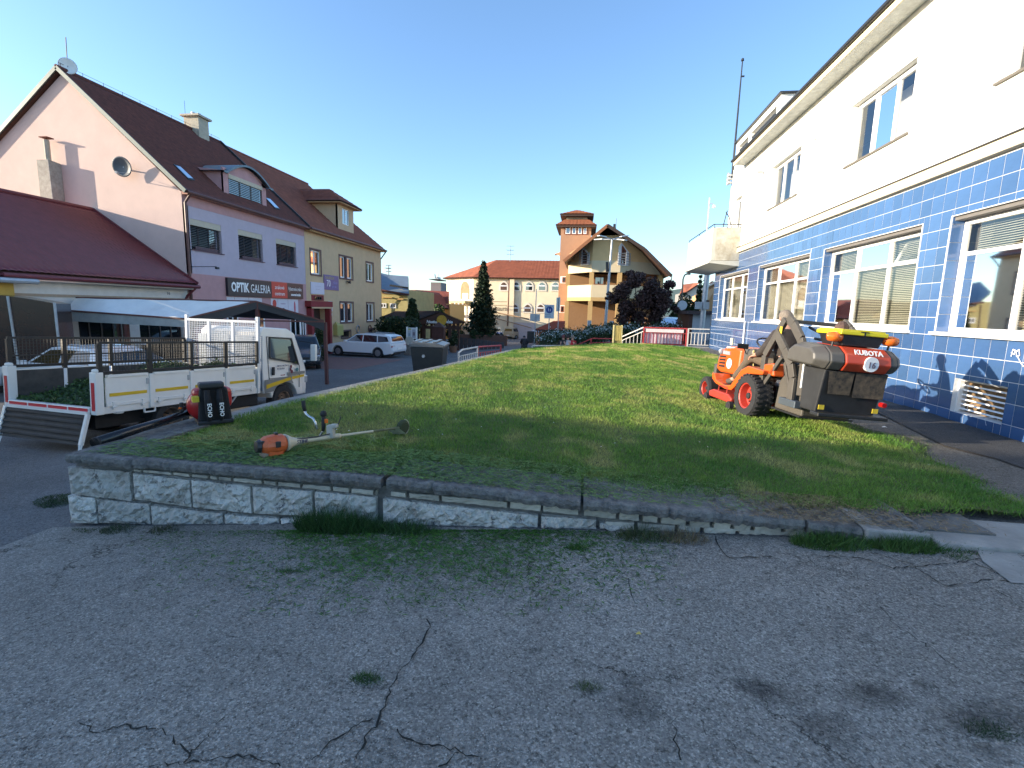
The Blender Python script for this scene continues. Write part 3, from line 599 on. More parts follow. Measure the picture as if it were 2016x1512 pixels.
# ================================================================= TILED BUILDING (right)
FX = 5.6; YC = 23.35; UEND = 19.9
rb = thing('tiled_building', 'white two storey building with blue tiled ground floor along the right side of the lawn', 'building', (FX, YC, 0), R(-90))
def U(y): return YC-y
W_lo = [(U(22.45), U(18.72), 1.42, 3.20), (U(17.66), U(13.88), 1.42, 3.20), (U(13.13), U(9.61), 1.42, 3.20), (U(8.92), U(5.40), 1.42, 3.20)]
vent = (U(8.34), U(7.38), .24, .74)
W_up = [(U(17.40), U(15.20), 4.92, 6.20), (U(12.62), U(10.42), 4.92, 6.20), (U(8.43), U(6.2), 4.92, 6.20)]
door_h = (U(21.3), U(20.35), 4.12, 6.05)
tile_m = mat('blue_glazed_tile', (.055, .120, .265), .14, .14, 2.5, .04, 6, coat=.5)
_t = tile_m.node_tree; _oi = _t.nodes.new('ShaderNodeObjectInfo'); _mr = _t.nodes.new('ShaderNodeMapRange'); _mr.inputs[3].default_value = .84; _mr.inputs[4].default_value = 1.12; _hs = _t.nodes.new('ShaderNodeHueSaturation')
_bs = _t.nodes['Principled BSDF'].inputs['Base Color']; _src = _bs.links[0].from_socket; _t.links.new(_oi.outputs['Random'], _mr.inputs[0]); _t.links.new(_mr.outputs[0], _hs.inputs['Value']); _t.links.new(_src, _hs.inputs['Color']); _t.links.new(_hs.outputs[0], _bs)
grout = mat('tile_grout', (.60, .61, .62), .9, .1, 30)
TH = .278
# lower wall (grout bed) and upper wall
wall_holes(0, UEND, -.05, 3.90, W_lo+[vent], .24).build('lower_wall', grout, rb)
wall_holes(U(22.0), UEND, 4.12, 7.30, W_up+[door_h], .24).build('upper_wall', M['white_wall'], rb)
b = MB(); b.box(0, .24, .24, 9, -.05, 3.9); b.build('end_wall', grout, rb)
b = MB(); b.box(U(22.0), U(22.0)+.24, .24, 9, 4.12, 7.3); b.build('end_wall', M['white_wall'], rb)
b = MB(); b.box(.0, UEND, .25, 9, 3.92, 4.1); b.box(U(22.0), UEND, .02, 9, 7.302, 7.42); b.build('floor_slab', M['white_wall'], rb)
b = MB(); b.box(.24, UEND-.2, 3.2, 3.3, -.05, 7.3); b.build('inner_wall', mat('room_wall', (.35, .33, .28), .9, .1), rb)
b = MB(); b.box(UEND-.24, UEND, .24, 9, -.05, 7.3); b.build('end_wall', M['white_wall'], rb)
band = mat('cream_ledge', (.62, .54, .40), .8, .06, 3, .1, 50)
b = MB(); b.box(-.05, UEND, -.10, .2, 3.90, 4.07); b.build('ledge', band, rb, bev=.01)
b = MB(); b.box(-.06, UEND, -.125, .0, 4.075, 4.09); b.build('ledge_flashing', M['dark_metal'], rb)
# tiles
tiles = []
full = MB(); g_ = .0045; full.box(g_, TH-g_, -.011, -.001, g_, TH-g_); 
rows = np.arange(3.90-.03, PZ-.2, -TH)
def carve(rects, h):
    out = []
    for (a, c_, d, e) in rects:
        if h[1] <= a or h[0] >= c_ or h[3] <= d or h[2] >= e: out.append((a, c_, d, e)); continue
        if a < h[0]: out.append((a, h[0], d, e))
        if c_ > h[1]: out.append((h[1], c_, d, e))
        m0, m1 = max(a, h[0]), min(c_, h[1])
        if d < h[2]: out.append((m0, m1, d, h[2]))
        if e > h[3]: out.append((m0, m1, h[3], e))
    return out
holes_t = [(a-.012, c_+.012, d-.05, e+.012) for a, c_, d, e in W_lo]+[vent]
cells = []
u = UEND-.06
for zt in rows:
    u = 0.0
    while u < UEND:
        r_ = [(u, min(u+TH, UEND), zt-TH, zt)]
        for h in holes_t: r_ = sum([carve([q], h) for q in r_], [])
        cells += [q for q in r_ if q[1]-q[0] > .03 and q[3]-q[2] > .03]
        u += TH
def tkey(q): 
    y = YC-(q[0]+q[1])/2
    return -( (q[1]-q[0])*(q[3]-q[2]) )/(max(y, 7)**3) if y > 6.9 else 0
cells.sort(key=tkey)
fm = None
for i, q in enumerate(cells[:300]):
    b = MB(); iw = .012 + random.uniform(-.001, .001)
    if abs(q[1]-q[0]-TH) < 1e-4 and abs(q[3]-q[2]-TH) < 1e-4 and fm:
        o = bpy.data.objects.new('tile', fm); col.objects.link(o); o.parent = rb; o.location = (q[0], 0, q[2]); o.rotation_euler = (random.gauss(0, .003), 0, random.gauss(0, .003))
    else:
        b.box(g_, q[1]-q[0]-g_, -.004, -.0005, g_, q[3]-q[2]-g_); o = b.build('tile', tile_m, rb); o.location = (q[0], 0, q[2])
        if abs(q[1]-q[0]-TH) < 1e-4 and abs(q[3]-q[2]-TH) < 1e-4: fm = o.data
b = MB()
for q in cells[300:]: b.box(q[0]+g_, q[1]-g_, -.004, -.0005, q[2]+g_, q[3]-g_)
b2 = b.build('tiles', tile_m, rb); b2['kind'] = 'stuff'
# tiled reveals of the windows
b = MB()
for (a, c_, d, e) in W_lo:
    z = d
    while z < e-.02:
        z2 = min(z+TH, e); 
        b.box(a+.002, a+.010, .003, .2, z+g_, z2-g_); b.box(c_-.010, c_-.002, .003, .2, z+g_, z2-g_); z = z2
b3 = b.build('reveal_tiles', tile_m, rb); b3['kind'] = 'stuff'
for k, (a, c_, d, e) in enumerate(W_lo):
    b = MB(); b.box(a-.012, c_+.012, -.016, .0, e, e+.012); b.box(a-.012, a, -.016, .0, d-.04, e); b.box(c_, c_+.012, -.016, .0, d-.04, e); b.build('edge_trim', M['pvc'], rb)
    b = MB(); b.box(a-.06, c_+.06, -.07, .19, d-.055, d-.004); b.build('window_sill', M['white_paint'], rb, bev=.006)
    b = MB(); b.box(a+.0105, c_-.0105, .03, .18, e-.06, e-.002); b.build('blind_box', mat('shade_grey', (.16, .15, .14), .8, .1), rb)
    wdw = window(rb, a+.012, c_-.012, d, e-.06, y=.17, fw=.075, cols_=[.335, .67], rows=[.70], mf=M['pvc'], mg=M['glass_see'], depth=.06)
    bl = MB(); z = d+.08
    while z < e-.14: bl.add([(a+.16, .30, z), (c_-.10, .30, z), (c_-.10, .322, z+.017), (a+.16, .322, z+.017)], [(0, 1, 2, 3)]); z += .034
    bl.build('blind', mat('blind_slat', (.56, .55, .42), .5, .06, 3), rb)
    b = MB(); b.box(a-.0, a+.35, .34, .36, d, e); b.box(a, c_, .9, .92, d, e); b.build('curtain', mat('curtain_dark', (.10, .105, .10), .9, .2, 4), rb)
# tilted top casement of the second nearest window
a, c_, d, e = W_lo[2]
b = MB(); x0, x1 = lerp(a, c_, .69), c_-.09; zb, zt = lerp(d, e-.06, .72), e-.16
def tq(x, z): k = (z-zb)/(zt-zb); return (x, .25+.17*k, z)
for p, q in ((tq(x0, zb), tq(x1, zb)), (tq(x0, zt), tq(x1, zt)), (tq(x0, zb), tq(x0, zt)), (tq(x1, zb), tq(x1, zt))): b.bar(p, q, .045, .04)
cs = b.build('tilted_casement', M['pvc'], rb); b = MB(); b.quad(tq(x0, zb), tq(x1, zb), tq(x1, zt), tq(x0, zt)); b.build('pane', M['glass_see'], cs)
for k, (a, c_, d, e) in enumerate(W_up):
    window(rb, a+.01, c_-.01, d+.01, e-.01, y=.13, fw=.085, cols_=3, rows=[], mf=M['pvc'], mg=M['glass_see'], depth=.06)
    b = MB(); b.box(a-.03, c_+.03, -.04, .13, d-.025, d+.008); b.build('window_sill', mat('sill_metal', (.16, .14, .11), .5, .1), rb)
    b = MB(); b.box(a, c_, .6, .62, d, e); b.build('curtain', mat('curtain_pale', (.55, .56, .55), .9, .2, 4, stretch=(12, 1, 1)), rb)
a, c_, d, e = door_h; dr = window(rb, a+.01, c_-.01, d+.02, e-.01, y=.13, fw=.1, rows=[.35], mf=M['pvc'], mg=M['glass_see'], name='balcony_door')
# cellar vent window with louvres
a, c_, d, e = vent
b = MB(); b.box(a, c_, .2, .22, d, e); b.build('vent_back', mat('vent_inside', (.30, .19, .09), .6, .6, 9, c2=(.05, .035, .02)), rb)
for i in range(7):
    z = d+.04+i*.071; b = MB(); b.quad((a+.03, .10, z), (c_-.02, .10, z), (c_-.02, .112, z+.022), (a+.03, .112, z+.022)); b.build('louvre', M['white_paint'], rb)
b = MB(); b.box(a, a+.03, .06, .12, d, e); b.box(a+.03, c_, .06, .12, e-.02, e); b.build('vent_frame', M['white_paint'], rb)
# roof overhang, fascia and gutter
soff = mat('soffit_paint', (.55, .57, .55), .85, .15, 8, .2, 30, dirt=.35)
ov = -.40
b = MB(); b.box(U(20.3), UEND+.2, ov, .0, 7.06, 7.11); b.build('soffit', soff, rb)
b = MB(); b.box(U(20.3), UEND+.2, ov-.03, ov-.002, 7.05, 7.20); b.build('fascia', band, rb)
b = MB(); b.tube([(U(20.35), ov-.07, 7.23), (UEND+.2, ov-.07, 7.23)], .05, 10); b.build('gutter', M['dark_metal'], rb)
b = MB(); b.prism([(0, 0)]*0 or [(U(20.3), 7.22), (UEND+.2, 7.22), (UEND+.2, 7.27), (U(20.3), 7.27)], ov, 9); b.build('roof', mat('roof_sheet', (.07, .065, .06), .7, .2), rb)
# rooftop storey with railing openings
b = MB(); b.box(U(21.9), U(17.3), .04, 4, 7.3, 7.80); b.box(U(21.9), U(17.3), .04, 4, 8.12, 8.32)
for u in (U(21.9), U(20.4), U(17.65)): b.box(u, u+.35, .045, 4, 7.80, 8.12)
b.box(U(21.88), U(17.32), 1.3, 3.9, 7.8, 8.12); b.build('roof_terrace', M['white_wall'], rb)
b = MB(); b.box(U(22.0), U(17.2), -.04, 4.1, 8.325, 8.37); b.box(U(21.5), U(17.7), .06, .10, 7.93, 7.97); b.build('roof_terrace_cap', M['dark_metal'], rb)
# balcony wrapping the far corner
bal_m = mat('peeling_render', (.50, .50, .45), .9, .08, 4, .3, 30, dirt=.0)
bal_p = mat('peeling_render_patch', (.60, .585, .52), .9, .15, 3.2, .5, 18, c2=(.36, .32, .24), dirt=.55)
b = MB(); y0, y1 = U(24.6), U(20.05); zb, zt = 3.62, 4.82
b.box(y0, y1, -1.0, -.88, zb, zt); b.box(y0, y0+.12, -.88, .3, zb, zt); b.build('balcony_parapet', bal_m, rb)
b = MB(); b.box(y1-.12, y1, -.88, .0, zb, zt); b.build('balcony_parapet', bal_p, rb)
b = MB(); b.box(y0-.08, y1+.08, -1.08, .3, 3.52, 3.60); b.add([(y0-.08, -1.08, 3.52), (y1+.08, -1.08, 3.52), (y1+.08, .02, 3.40), (y0-.08, .02, 3.40), (y0-.08, .02, 3.52), (y1+.08, .02, 3.52)], [(0, 1, 2, 3), (0, 3, 4), (1, 5, 2), (2, 5, 4, 3)]); b.build('balcony_slab', bal_m, rb)
b = MB(); pl = [(y1, .0, 4.93), (y1, -.98, 4.93), (y0, -.98, 4.93)]; b.tube(pl, .018, 6)
for p in [(y1, -.05), (y1, -.5), (y1, -.96), (y1-1.2, -.98), (y1-2.4, -.98), (y0+.1, -.98)]: b.tube([(p[0], p[1], 4.8), (p[0], p[1], 4.93)], .012, 5)
b.build('balcony_rail', M['dark_metal'], rb)
# things fixed to the building
P = at(1393, 440, 20.6)
m_ = thing('camera_mast', 'grey pole with a small dome camera standing on the balcony', 'camera mast', (P.x, P.y, 4.55))
b = MB(); b.tube([(0, 0, 0), (0, 0, 1.45)], .028, 8); b.build('pole', M['galv'], m_); b = MB(); b.tube([(0, 0, 1.2), (.10, 0, 1.24), (.17, 0, 1.18)], .016, 6); b.build('bracket', M['galv'], m_)
b = MB(); b.lathe([(0, -.07), (.05, -.05), (.06, 0), (.04, .05), (0, .06)], 12, o=(.18, 0, 1.13)); b.build('dome_camera', M['white_paint'], m_, smooth=True)
P = at(1430, 440, 20.9)
m_ = thing('curved_frame', 'dark curved pipe frame standing on the balcony beside the door', 'pipe frame', (P.x, P.y, 4.6))
b = MB(); b.tube([(-.12, 0, 0), (-.10, 0, .45), (-.03, 0, .85), (0, 0, .98)], .018, 6); b.tube([(.22, 0, 0), (.19, 0, .4), (.08, 0, .75), (-.05, 0, .92)], .018, 6); b.build('pipe', M['dark_metal'], m_)
p0 = at(1441, 352, 21.9); p1 = at(1462, 118, 21.9)
m_ = thing('antenna_mast', 'tall thin dark mast rising above the far corner of the white building', 'mast', tuple(p0))
b = MB(); b.tube([(0, 0, 0), ((p1.x-p0.x)*.5, 0, (p1.z-p0.z)*.5), (p1.x-p0.x, 0, p1.z-p0.z)], [.045, .035, .022], 8); b.build('pole', M['dark_metal'], m_)
b = MB(); b.lathe([(0, 0), (.06, .03), (.05, .1), (0, .14)], 8, o=(p1.x-p0.x, 0, p1.z-p0.z-.06)); b.box(p1.x-p0.x-.02, p1.x-p0.x+.12, -.02, .02, (p1.z-p0.z)*.86, (p1.z-p0.z)*.86+.05); b.build('tip', M['dark_metal'], m_)
m_ = thing('siren', 'three small stacked horn loudspeakers on the upper corner of the white building', 'siren', tuple(at(1440, 352, 21.95)))
for k in range(3):
    b = MB(); b.lathe([(.03, .18), (.05, .0), (.11, -.14), (.10, -.14), (.04, 0)], 12, 'x', (-.03, -.05, .12-k*.14)); b.build('horn', M['galv'], m_, smooth=True)
b = MB(); b.box(.1, .2, -.04, .04, -.25, .25); b.build('bracket', M['dark_metal'], m_)
def onwall(px, py): r = ray(px, py); t = FX/r.x; return EYE+r*t
P = onwall(1505, 338); m_ = thing('wall_camera', 'small white bullet camera on the upper white wall near its far window', 'camera', tuple(P))
b = MB(); b.box(-.22, -.02, -.04, .04, -.04, .04); b.build('housing', M['galv'], m_, bev=.01); b = MB(); b.box(-.02, .0, -.05, .05, -.05, .05); b.build('base', M['galv'], m_)
P = onwall(1606, 269); b = MB(); b.box(P.x-.03, P.x, P.y-.05, P.y+.05, P.z-.08, P.z+.08); tag(b.build('junction_box', band, bev=.01), 'tiny cream box on the white wall between the first floor windows', 'junction box')
p0 = onwall(1500, 352); p1 = onwall(1462, 392); b = MB(); b.tube([(p0.x-.01, p0.y, p0.z), (p1.x-.01, p1.y, p1.z)], .012, 5); tag(b.build('cable', band), 'thin pale cable running down the white wall to the balcony door', 'cable')
# white rainwater pipe
y_ = 18.45; b = MB(); b.tube([(FX-.05, y_, 1.40), (FX-.05, y_, PZ)], .03, 8); tag(b.build('drainpipe', M['white_paint']), 'thin white pipe on the blue tiles beside the farthest window', 'pipe')
P = onwall(1442, 674); b = MB(); b.box(P.x-.05, P.x-.013, P.y-.14, P.y+.14, P.z-.10, P.z+.16); tag(b.build('utility_box', mat('cream_box', (.62, .56, .40), .6, .05), bev=.01), 'small cream utility box low on the blue tiles behind the tractor bonnet', 'utility box')
# graffiti
gm = mat('graffiti_paint', (.75, .78, .82), .6, .05)
def wallribbon(pix, w_, nm='graffiti', m=gm):
    b = MB(); P_ = [onwall(*p) for p in pix]
    pts = []
    for p, q in zip(P_[:-1], P_[1:]):
        for k in range(4): pts.append(p.lerp(q, k/4))
    pts.append(P_[-1]); V = []; F = []
    for i, p in enumerate(pts):
        d = (pts[min(i+1, len(pts)-1)]-pts[max(i-1, 0)]).normalized(); s = Vector((0, -d.z, d.y))*w_
        V += [(FX-.0155, p.y-s.y, p.z-s.z), (FX-.0155, p.y+s.y, p.z+s.z)]
        if i: F.append((2*i-2, 2*i-1, 2*i+1, 2*i))
    b.add(V, F); return b.build(nm, m)
for k, (pix, l) in enumerate([([(1993, 702), (1997, 688), (2002, 690), (1999, 698), (1993, 694)], 'white sprayed loops at the left of the tag'), ([(2003, 690), (2004, 702), (2010, 700), (2009, 688), (2004, 692)], 'white sprayed letter strokes in the middle of the tag'), ([(2006, 702), (2012, 714), (2018, 722)], 'white sprayed tail of the tag slanting down at the frame edge')]):
    tag(wallribbon(pix, .007), l+' of the blue tiles', 'graffiti', 'graffiti tag on the blue tiles')
tag(wallribbon([(1906, 808), (1908, 796), (1924, 797)], .003), 'short thin scratched white line on the blue tiles left of the vent', 'graffiti')
tag(wallribbon([(1944, 838), (1941, 824), (1952, 822), (1967, 823), (1966, 828)], .003), 'thin scratched white bracket on the blue tiles under the vent', 'graffiti')
# ================================================================= LEFT ROW OF HOUSES
def roof_sheet(parent, e0, e1, r1, r0, m, row=.34, wave=.23, amp=.018, step=.022, name='roof', u_lim=None):
    """eave-left, eave-right, ridge-right, ridge-left: courses of tiles as real steps and rolls"""
    e0, e1, r1, r0 = map(Vector, (e0, e1, r1, r0)); nrm = (e1-e0).cross(r0-e0).normalized()
    if nrm.z < 0: nrm = -nrm
    H = ((r0-e0).length+(r1-e1).length)/2; rows = max(3, int(H/row)); W_ = (e1-e0).length
    nu = max(8, min(420, int(W_/wave*4))); V = []; F = []
    for j in range(rows):
        for k, (t, off) in enumerate(((j/rows, step), ((j+1)/rows, 0.0))):
            for i in range(nu+1):
                s = i/nu; p = e0.lerp(e1, s).lerp(r0.lerp(r1, s), t); ph = (p-e0).dot((e1-e0).normalized())/wave
                V.append(p+nrm*(off+amp*abs(math.sin(math.pi*ph))+.0))
    n1 = nu+1
    for j in range(2*rows-1):
        for i in range(nu): a = j*n1+i; F.append((a, a+1, a+n1+1, a+n1))
    o = npmesh(name, np.array([tuple(v) for v in V]), np.array(F), m, parent)
    b = MB(); q = nrm*-.10; b.add([e0+q*.2, e1+q*.2, r1+q*.2, r0+q*.2, e0+q, e1+q, r1+q, r0+q], [(0, 1, 2, 3), (4, 5, 6, 7), (0, 1, 5, 4), (1, 2, 6, 5), (2, 3, 7, 6), (3, 0, 4, 7)]); b.build('roof_deck', M['wood_dark'], parent)
    return o
def plane3(a, b_, c_):
    a, b_, c_ = map(Vector, (a, b_, c_)); n = (b_-a).cross(c_-a).normalized()
    def f(px, py): r = ray(px, py); t = (a-EYE).dot(n)/r.dot(n); return EYE+r*t
    f.n = n if n.z > 0 else -n; return f
lav = mat('lavender_render', (.47, .40, .46), .9, .06, 2.5, .12, 60)
pnk = mat('pink_render', (.48, .27, .27), .9, .08, 3, .12, 60)
gab = mat('pale_pink_render', (.62, .46, .40), .9, .06, 1.2, .15, 40, dirt=.12)
yel = mat('ochre_render', (.60, .42, .25), .9, .07, 2, .15, 60, dirt=.10)
r_old = mat('old_tile', (.15, .050, .042), .9, .4, 5, .6, 25, c2=(.075, .030, .027), dirt=.3)
r_red = mat('red_brown_tile', (.20, .066, .045), .8, .25, 3, .4, 25)
r_met = mat('maroon_metal_tile', (.15, .030, .034), .45, .15, 3, .1, 30)
gut_m = mat('brown_gutter', (.12, .05, .04), .5, .15, 6)
LXX = -17.0
F = Fac(LXX, 19.5, 0, 1)
ph = thing('pink_house', 'lavender and pink house with a dark steep roof and an optician\'s shop sign', 'house', (LXX, 19.5, 0), R(90))
fr = lambda *a: F.rect(*a)
wins = [fr(375.5, 437, 436, 495), fr(470, 457, 517, 512), fr(544, 474, 583, 523)]
sh = [fr(458, 588, 512, 604)]
L1 = 28.75-19.5
zs1 = F.uv(366, 537)[1]; 
wall_holes(0, L1, -1.7, 6.15, wins, .35).build('front_wall', lav, ph)
b = MB(); b.box(.0, L1, -.012, -.0, -1.7, zs1); b.build('shop_front_wall', pnk, ph)
b = MB(); b.box(0, L1, -.012, 0, 5.62, 6.15); b.build('frieze', pnk, ph)
b = MB(); b.box(0, L1, -.30, 0, 6.02, 6.14); b.build('eaves_board', mat('pink_eaves', (.42, .22, .17), .8, .1), ph)
b = MB(); b.tube([(-.1, -.36, 6.10), (L1, -.36, 6.10)], .07, 8); b.build('gutter', gut_m, ph)
b = MB(); b.tube([(.10, -.34, 6.05), (.06, -.10, 5.7), (.06, -.08, 2.2), (.06, -.08, -1.5)], .055, 8); b.build('drainpipe', gut_m, ph)
g = MB(); gp = [(0.0, -1.7), (0.0, 6.12), (.0, 6.12), (5.23, 10.86), (10.9, 6.6), (10.9, -1.7)]
gp = [(0.0, -1.7), (0.0, 6.12), (5.23, 10.86), (10.9, 6.6), (10.9, -1.7)]
n = len(gp); g.add([(-.004, y, z) for y, z in gp]+[(.3, y, z) for y, z in gp], [tuple(range(n)), tuple(range(n, 2*n))]+[(i, (i+1) % n, n+(i+1) % n, n+i) for i in range(n)]); g.build('gable_wall', gab, ph)
g = MB(); gp2 = [(10.6, -1.7), (10.9, -1.7), (10.9, 6.6), (10.6, 6.6)]; g.box(0.3, L1, 10.6, 10.9, -1.7, 6.5); g.box(L1-.3, L1, .35, 10.6, -1.7, 6.1); g.build('rear_wall', gab, ph)
g = MB(); g.box(.31, L1-.31, .36, .40, -1.7, 6.1); g.build('dark_rooms', M['black'], ph)
roof_sheet(ph, (-.15, -.33, 6.14), (L1-.02, -.33, 6.14), (L1-.02, 5.23, 11.05), (-.15, 5.23, 11.05), r_old)
roof_sheet(ph, (-.15, 11.2, 6.45), (L1-.02, 11.2, 6.45), (L1-.02, 5.23, 11.05), (-.15, 5.23, 11.05), r_old)
b = MB(); b.tube([(-.2, 5.23, 11.09), (L1, 5.23, 11.09)], .10, 8)
for i in range(10): b.tube([(i*.95, 5.23, 11.15), (i*.95, 5.23, 11.32)], .012, 4)
b.tube([(-.1, 5.23, 11.30), (L1, 5.23, 11.30)], .008, 4); b.build('ridge', r_old, ph)
b = MB(); b.bar((-.19, -.36, 6.10), (-.19, 5.23, 11.06), .06, .16); b.bar((-.19, 11.2, 6.45), (-.19, 5.23, 11.06), .06, .16); b.build('verge_flashing', mat('grey_green_flashing', (.10, .12, .11), .5, .1, 5, metal=.3), ph)
b = MB(); b.bar((L1+.02, -.36, 6.20), (L1+.02, 5.23, 11.14), .10, .14); b.build('verge_flashing', M['dark_metal'], ph)
bs = mat('cream_blind_box', (.50, .43, .33), .7, .05); sl = mat('dark_slats', (.055, .055, .06), .5, .15, 4)
sf = mat('plum_frame', (.13, .06, .08), .6, .1)
def blind_window(parent, u0, u1, z0, z1, y=.16, name='window'):
    w_ = window(parent, u0, u1, z0, z1, y=y, fw=.07, cols_=3, mf=mat('brown_frame', (.05, .035, .03), .5, .1), mg=M['glass_dark'], name=name)
    b = MB(); b.box(u0, u1, .02, .14, z1-.26, z1); b.build('blind_box', bs, w_)
    b = MB(); z = z0+.06
    while z < z1-.27: b.add([(u0+.03, .07, z), (u1-.03, .07, z), (u1-.03, .10, z+.035), (u0+.03, .10, z+.035)], [(0, 1, 2, 3)]); z += .075
    b.build('blind', sl, w_)
    b = MB(); b.box(u0-.04, u1+.08, -.06, .1, z0-.04, z0-.003); b.build('sill', sf, w_)
    b = MB(); b.box(u0+.25, u1-.25, .01, .06, z0+.02, z0+.16); b.build('flower_box', mat('flower_box', (.10, .06, .07), .8, .3, 20), w_)
    return w_
for wn in wins: blind_window(ph, *wn)
# roof windows
RP = plane3((LXX+.33, 19.5, 6.14), (LXX+.33, 28.7, 6.14), (LXX-5.23, 19.5, 11.05))
Mi = Matrix.Translation((LXX, 19.5, 0)) @ Matrix.Rotation(R(90), 4, 'Z'); Mi = Mi.inverted()
def onroof(parent, pix, Mi_, RP_, m, name, up=.06, fr_=.07, mf=None):
    q = [Mi_ @ (RP_(*p)+RP_.n*up) for p in pix]; q0 = [Mi_ @ (RP_(*p)-RP_.n*.02) for p in pix]
    b = MB(); b.add(q+q0, [(0, 1, 2, 3), (0, 1, 5, 4), (1, 2, 6, 5), (2, 3, 7, 6), (3, 0, 4, 7)]); f_ = b.build(name, mf or M['dark_metal'], parent)
    c = sum(q, Vector())/4; nn = (q[1]-q[0]).cross(q[3]-q[0]).normalized(); nn = nn if nn.z > 0 else -nn; b = MB(); b.add([c+(v-c)*.8+nn*.012 for v in q], [(0, 1, 2, 3)]); b.build('pane', m, f_); return f_
onroof(ph, [(340, 325), (352, 328), (383, 357), (370, 355)], Mi, RP, M['glass'], 'skylight')
onroof(ph, [(519, 389), (530, 392), (551, 414), (541, 412)], Mi, RP, M['glass'], 'skylight')
# arched dormer
dy0, dy1 = 3.05, 6.30; dz0 = 6.70
yf = .38; dm = MB()
dm.box(dy0, dy0+.35, yf, yf+.1, dz0-.2, 7.95); dm.box(dy1-.35, dy1, yf, yf+.1, dz0-.2, 7.95)
def arcz(t): return 7.80+.55*math.sin(math.pi*t)
for i in range(12):
    a, c_ = i/12, (i+1)/12; ua, uc = lerp(dy0, dy1, a), lerp(dy0, dy1, c_); zl_ = 7.70
    dm.add([(ua, yf, zl_), (uc, yf, zl_), (uc, yf, arcz(c_)-.03), (ua, yf, arcz(a)-.03)], [(0, 1, 2, 3)])
for u_ in (dy0, dy1): dm.add([(u_, yf, dz0-.2), (u_, yf, 7.8), (u_, 1.7, 7.95), (u_, 1.6, 7.85)], [(0, 1, 2, 3)])
dd = dm.build('dormer', pnk, ph)
b = MB(); K = 16; vs = []; 
for i in range(K+1):
    t = -.08+1.16*i/K; u_ = lerp(dy0, dy1, t); z_ = 7.78+.62*math.sin(math.pi*min(max(t, 0), 1)) - (.04 if t < 0 or t > 1 else 0)
    yb = .33+(z_-6.14)/4.91*5.56+.3; vs += [(u_, yf-.28, z_), (u_, yb, z_+.02), (u_, yf-.28, z_-.10)]
fs = []
for i in range(K): a = 3*i; fs += [(a, a+3, a+4, a+1), (a, a+3, a+5, a+2)]
b.add(vs, fs); b.build('dormer_roof', mat('zinc_sheet', (.10, .13, .15), .4, .2, 4, metal=.4), ph)
w_ = window(ph, dy0+.35, dy1-.35, dz0, 7.70, y=yf+.03, fw=.07, cols_=3, mf=mat('brown_frame', (.05, .035, .03)), mg=M['glass'], name='dormer_window')
b = MB(); b.box(dy0+.35, dy1-.35, yf-.03, yf+.03, 7.52, 7.72); b.build('blind_box', bs, w_)
b = MB(); z = dz0+.05
while z < 7.5: b.quad((dy0+.42, yf-.01, z), (dy1-.42, yf-.01, z), (dy1-.42, yf+.02, z+.03), (dy0+.42, yf+.02, z+.03)); z += .085
b.build('blind', mat('grey_slats', (.25, .27, .28), .4, .1), w_)
# chimneys, dish, aerials
cr = mat('chimney_render', (.42, .38, .30), .9, .15, 5, .3, 30, dirt=.4)
c1 = thing('chimney', 'rendered chimney with two metal cowls on the ridge of the dark roof', 'chimney', (LXX-5.2, 26.9, 10.6))
b = MB(); b.box(-.45, .45, -.38, .38, 0, 1.15); b.build('stack', cr, c1); b = MB(); b.box(-.58, .58, -.52, .52, 1.15, 1.25); b.build('cap', cr, c1)
b = MB(); b.tube([(-.15, 0, 1.25), (-.15, 0, 1.5)], .10, 8); b.tube([(.2, 0, 1.25), (.2, 0, 1.42)], .10, 8); b.build('cowl', M['galv'], c1); b = MB(); b.tube([(-.4, -.3, 1.2), (-.4, -.3, 2.0)], .012, 4); b.build('rod', M['dark_metal'], c1)
c2 = thing('chimney', 'weathered concrete chimney with a thin flue against the pink gable', 'chimney', (-22.95, 19.22, 4.9))
b = MB(); b.add([(-.36, -.24, 0), (.30, -.24, 0), (.30, .27, 0), (-.36, .27, 0), (-.34, -.24, 2.45), (.26, -.24, 2.45), (.26, .27, 2.4), (-.34, .27, 2.4)], [(0, 1, 2, 3), (4, 5, 6, 7), (0, 1, 5, 4), (1, 2, 6, 5), (2, 3, 7, 6), (3, 0, 4, 7)]); b.build('stack', mat('sooty_concrete', (.36, .33, .28), .95, .3, 4, .4, 20, dirt=.8), c2, bev=.02)
b = MB(); b.tube([(-.02, 0, 2.4), (-.02, 0, 3.3)], .10, 8); b.build('flue', cr, c2); b = MB(); b.box(-.2, .18, -.16, .16, 3.36, 3.40); b.tube([(-.02, 0, 3.28), (-.02, 0, 3.37)], .03, 5); b.build('flue_cap', mat('rust', (.16, .06, .04), .9, .2), c2)
sd = thing('satellite_dish', 'dark grey satellite dish fixed to the pink gable wall', 'satellite dish', (-19.37, 19.15, 7.05), rot=(R(12), 0, R(8)))
b = MB(); b.lathe([(0, .10), (.2, .075), (.33, .03), (.40, 0), (.40, -.012), (.33, .018), (.2, .06), (0, .085)], 24, 'y'); b.build('reflector', mat('dish_grey', (.09, .105, .12), .5, .1), sd, smooth=True)
b = MB(); b.tube([(0, 0, -.38), (.0, -.35, -.25)], .015, 5); b.tube([(.25, 0, -.25), (0, -.35, -.22)], .008, 4); b.box(-.04, .04, -.42, -.33, -.27, -.18); b.tube([(0, .08, 0), (0, .30, -.1)], .03, 6); b.build('feed_arm', M['galv'], sd)
sd = thing('satellite_dish', 'white round dish with a tall rod on the peak of the pink gable', 'satellite dish', (LXX-5.1, 19.7, 11.28), rot=(0, 0, R(50)))
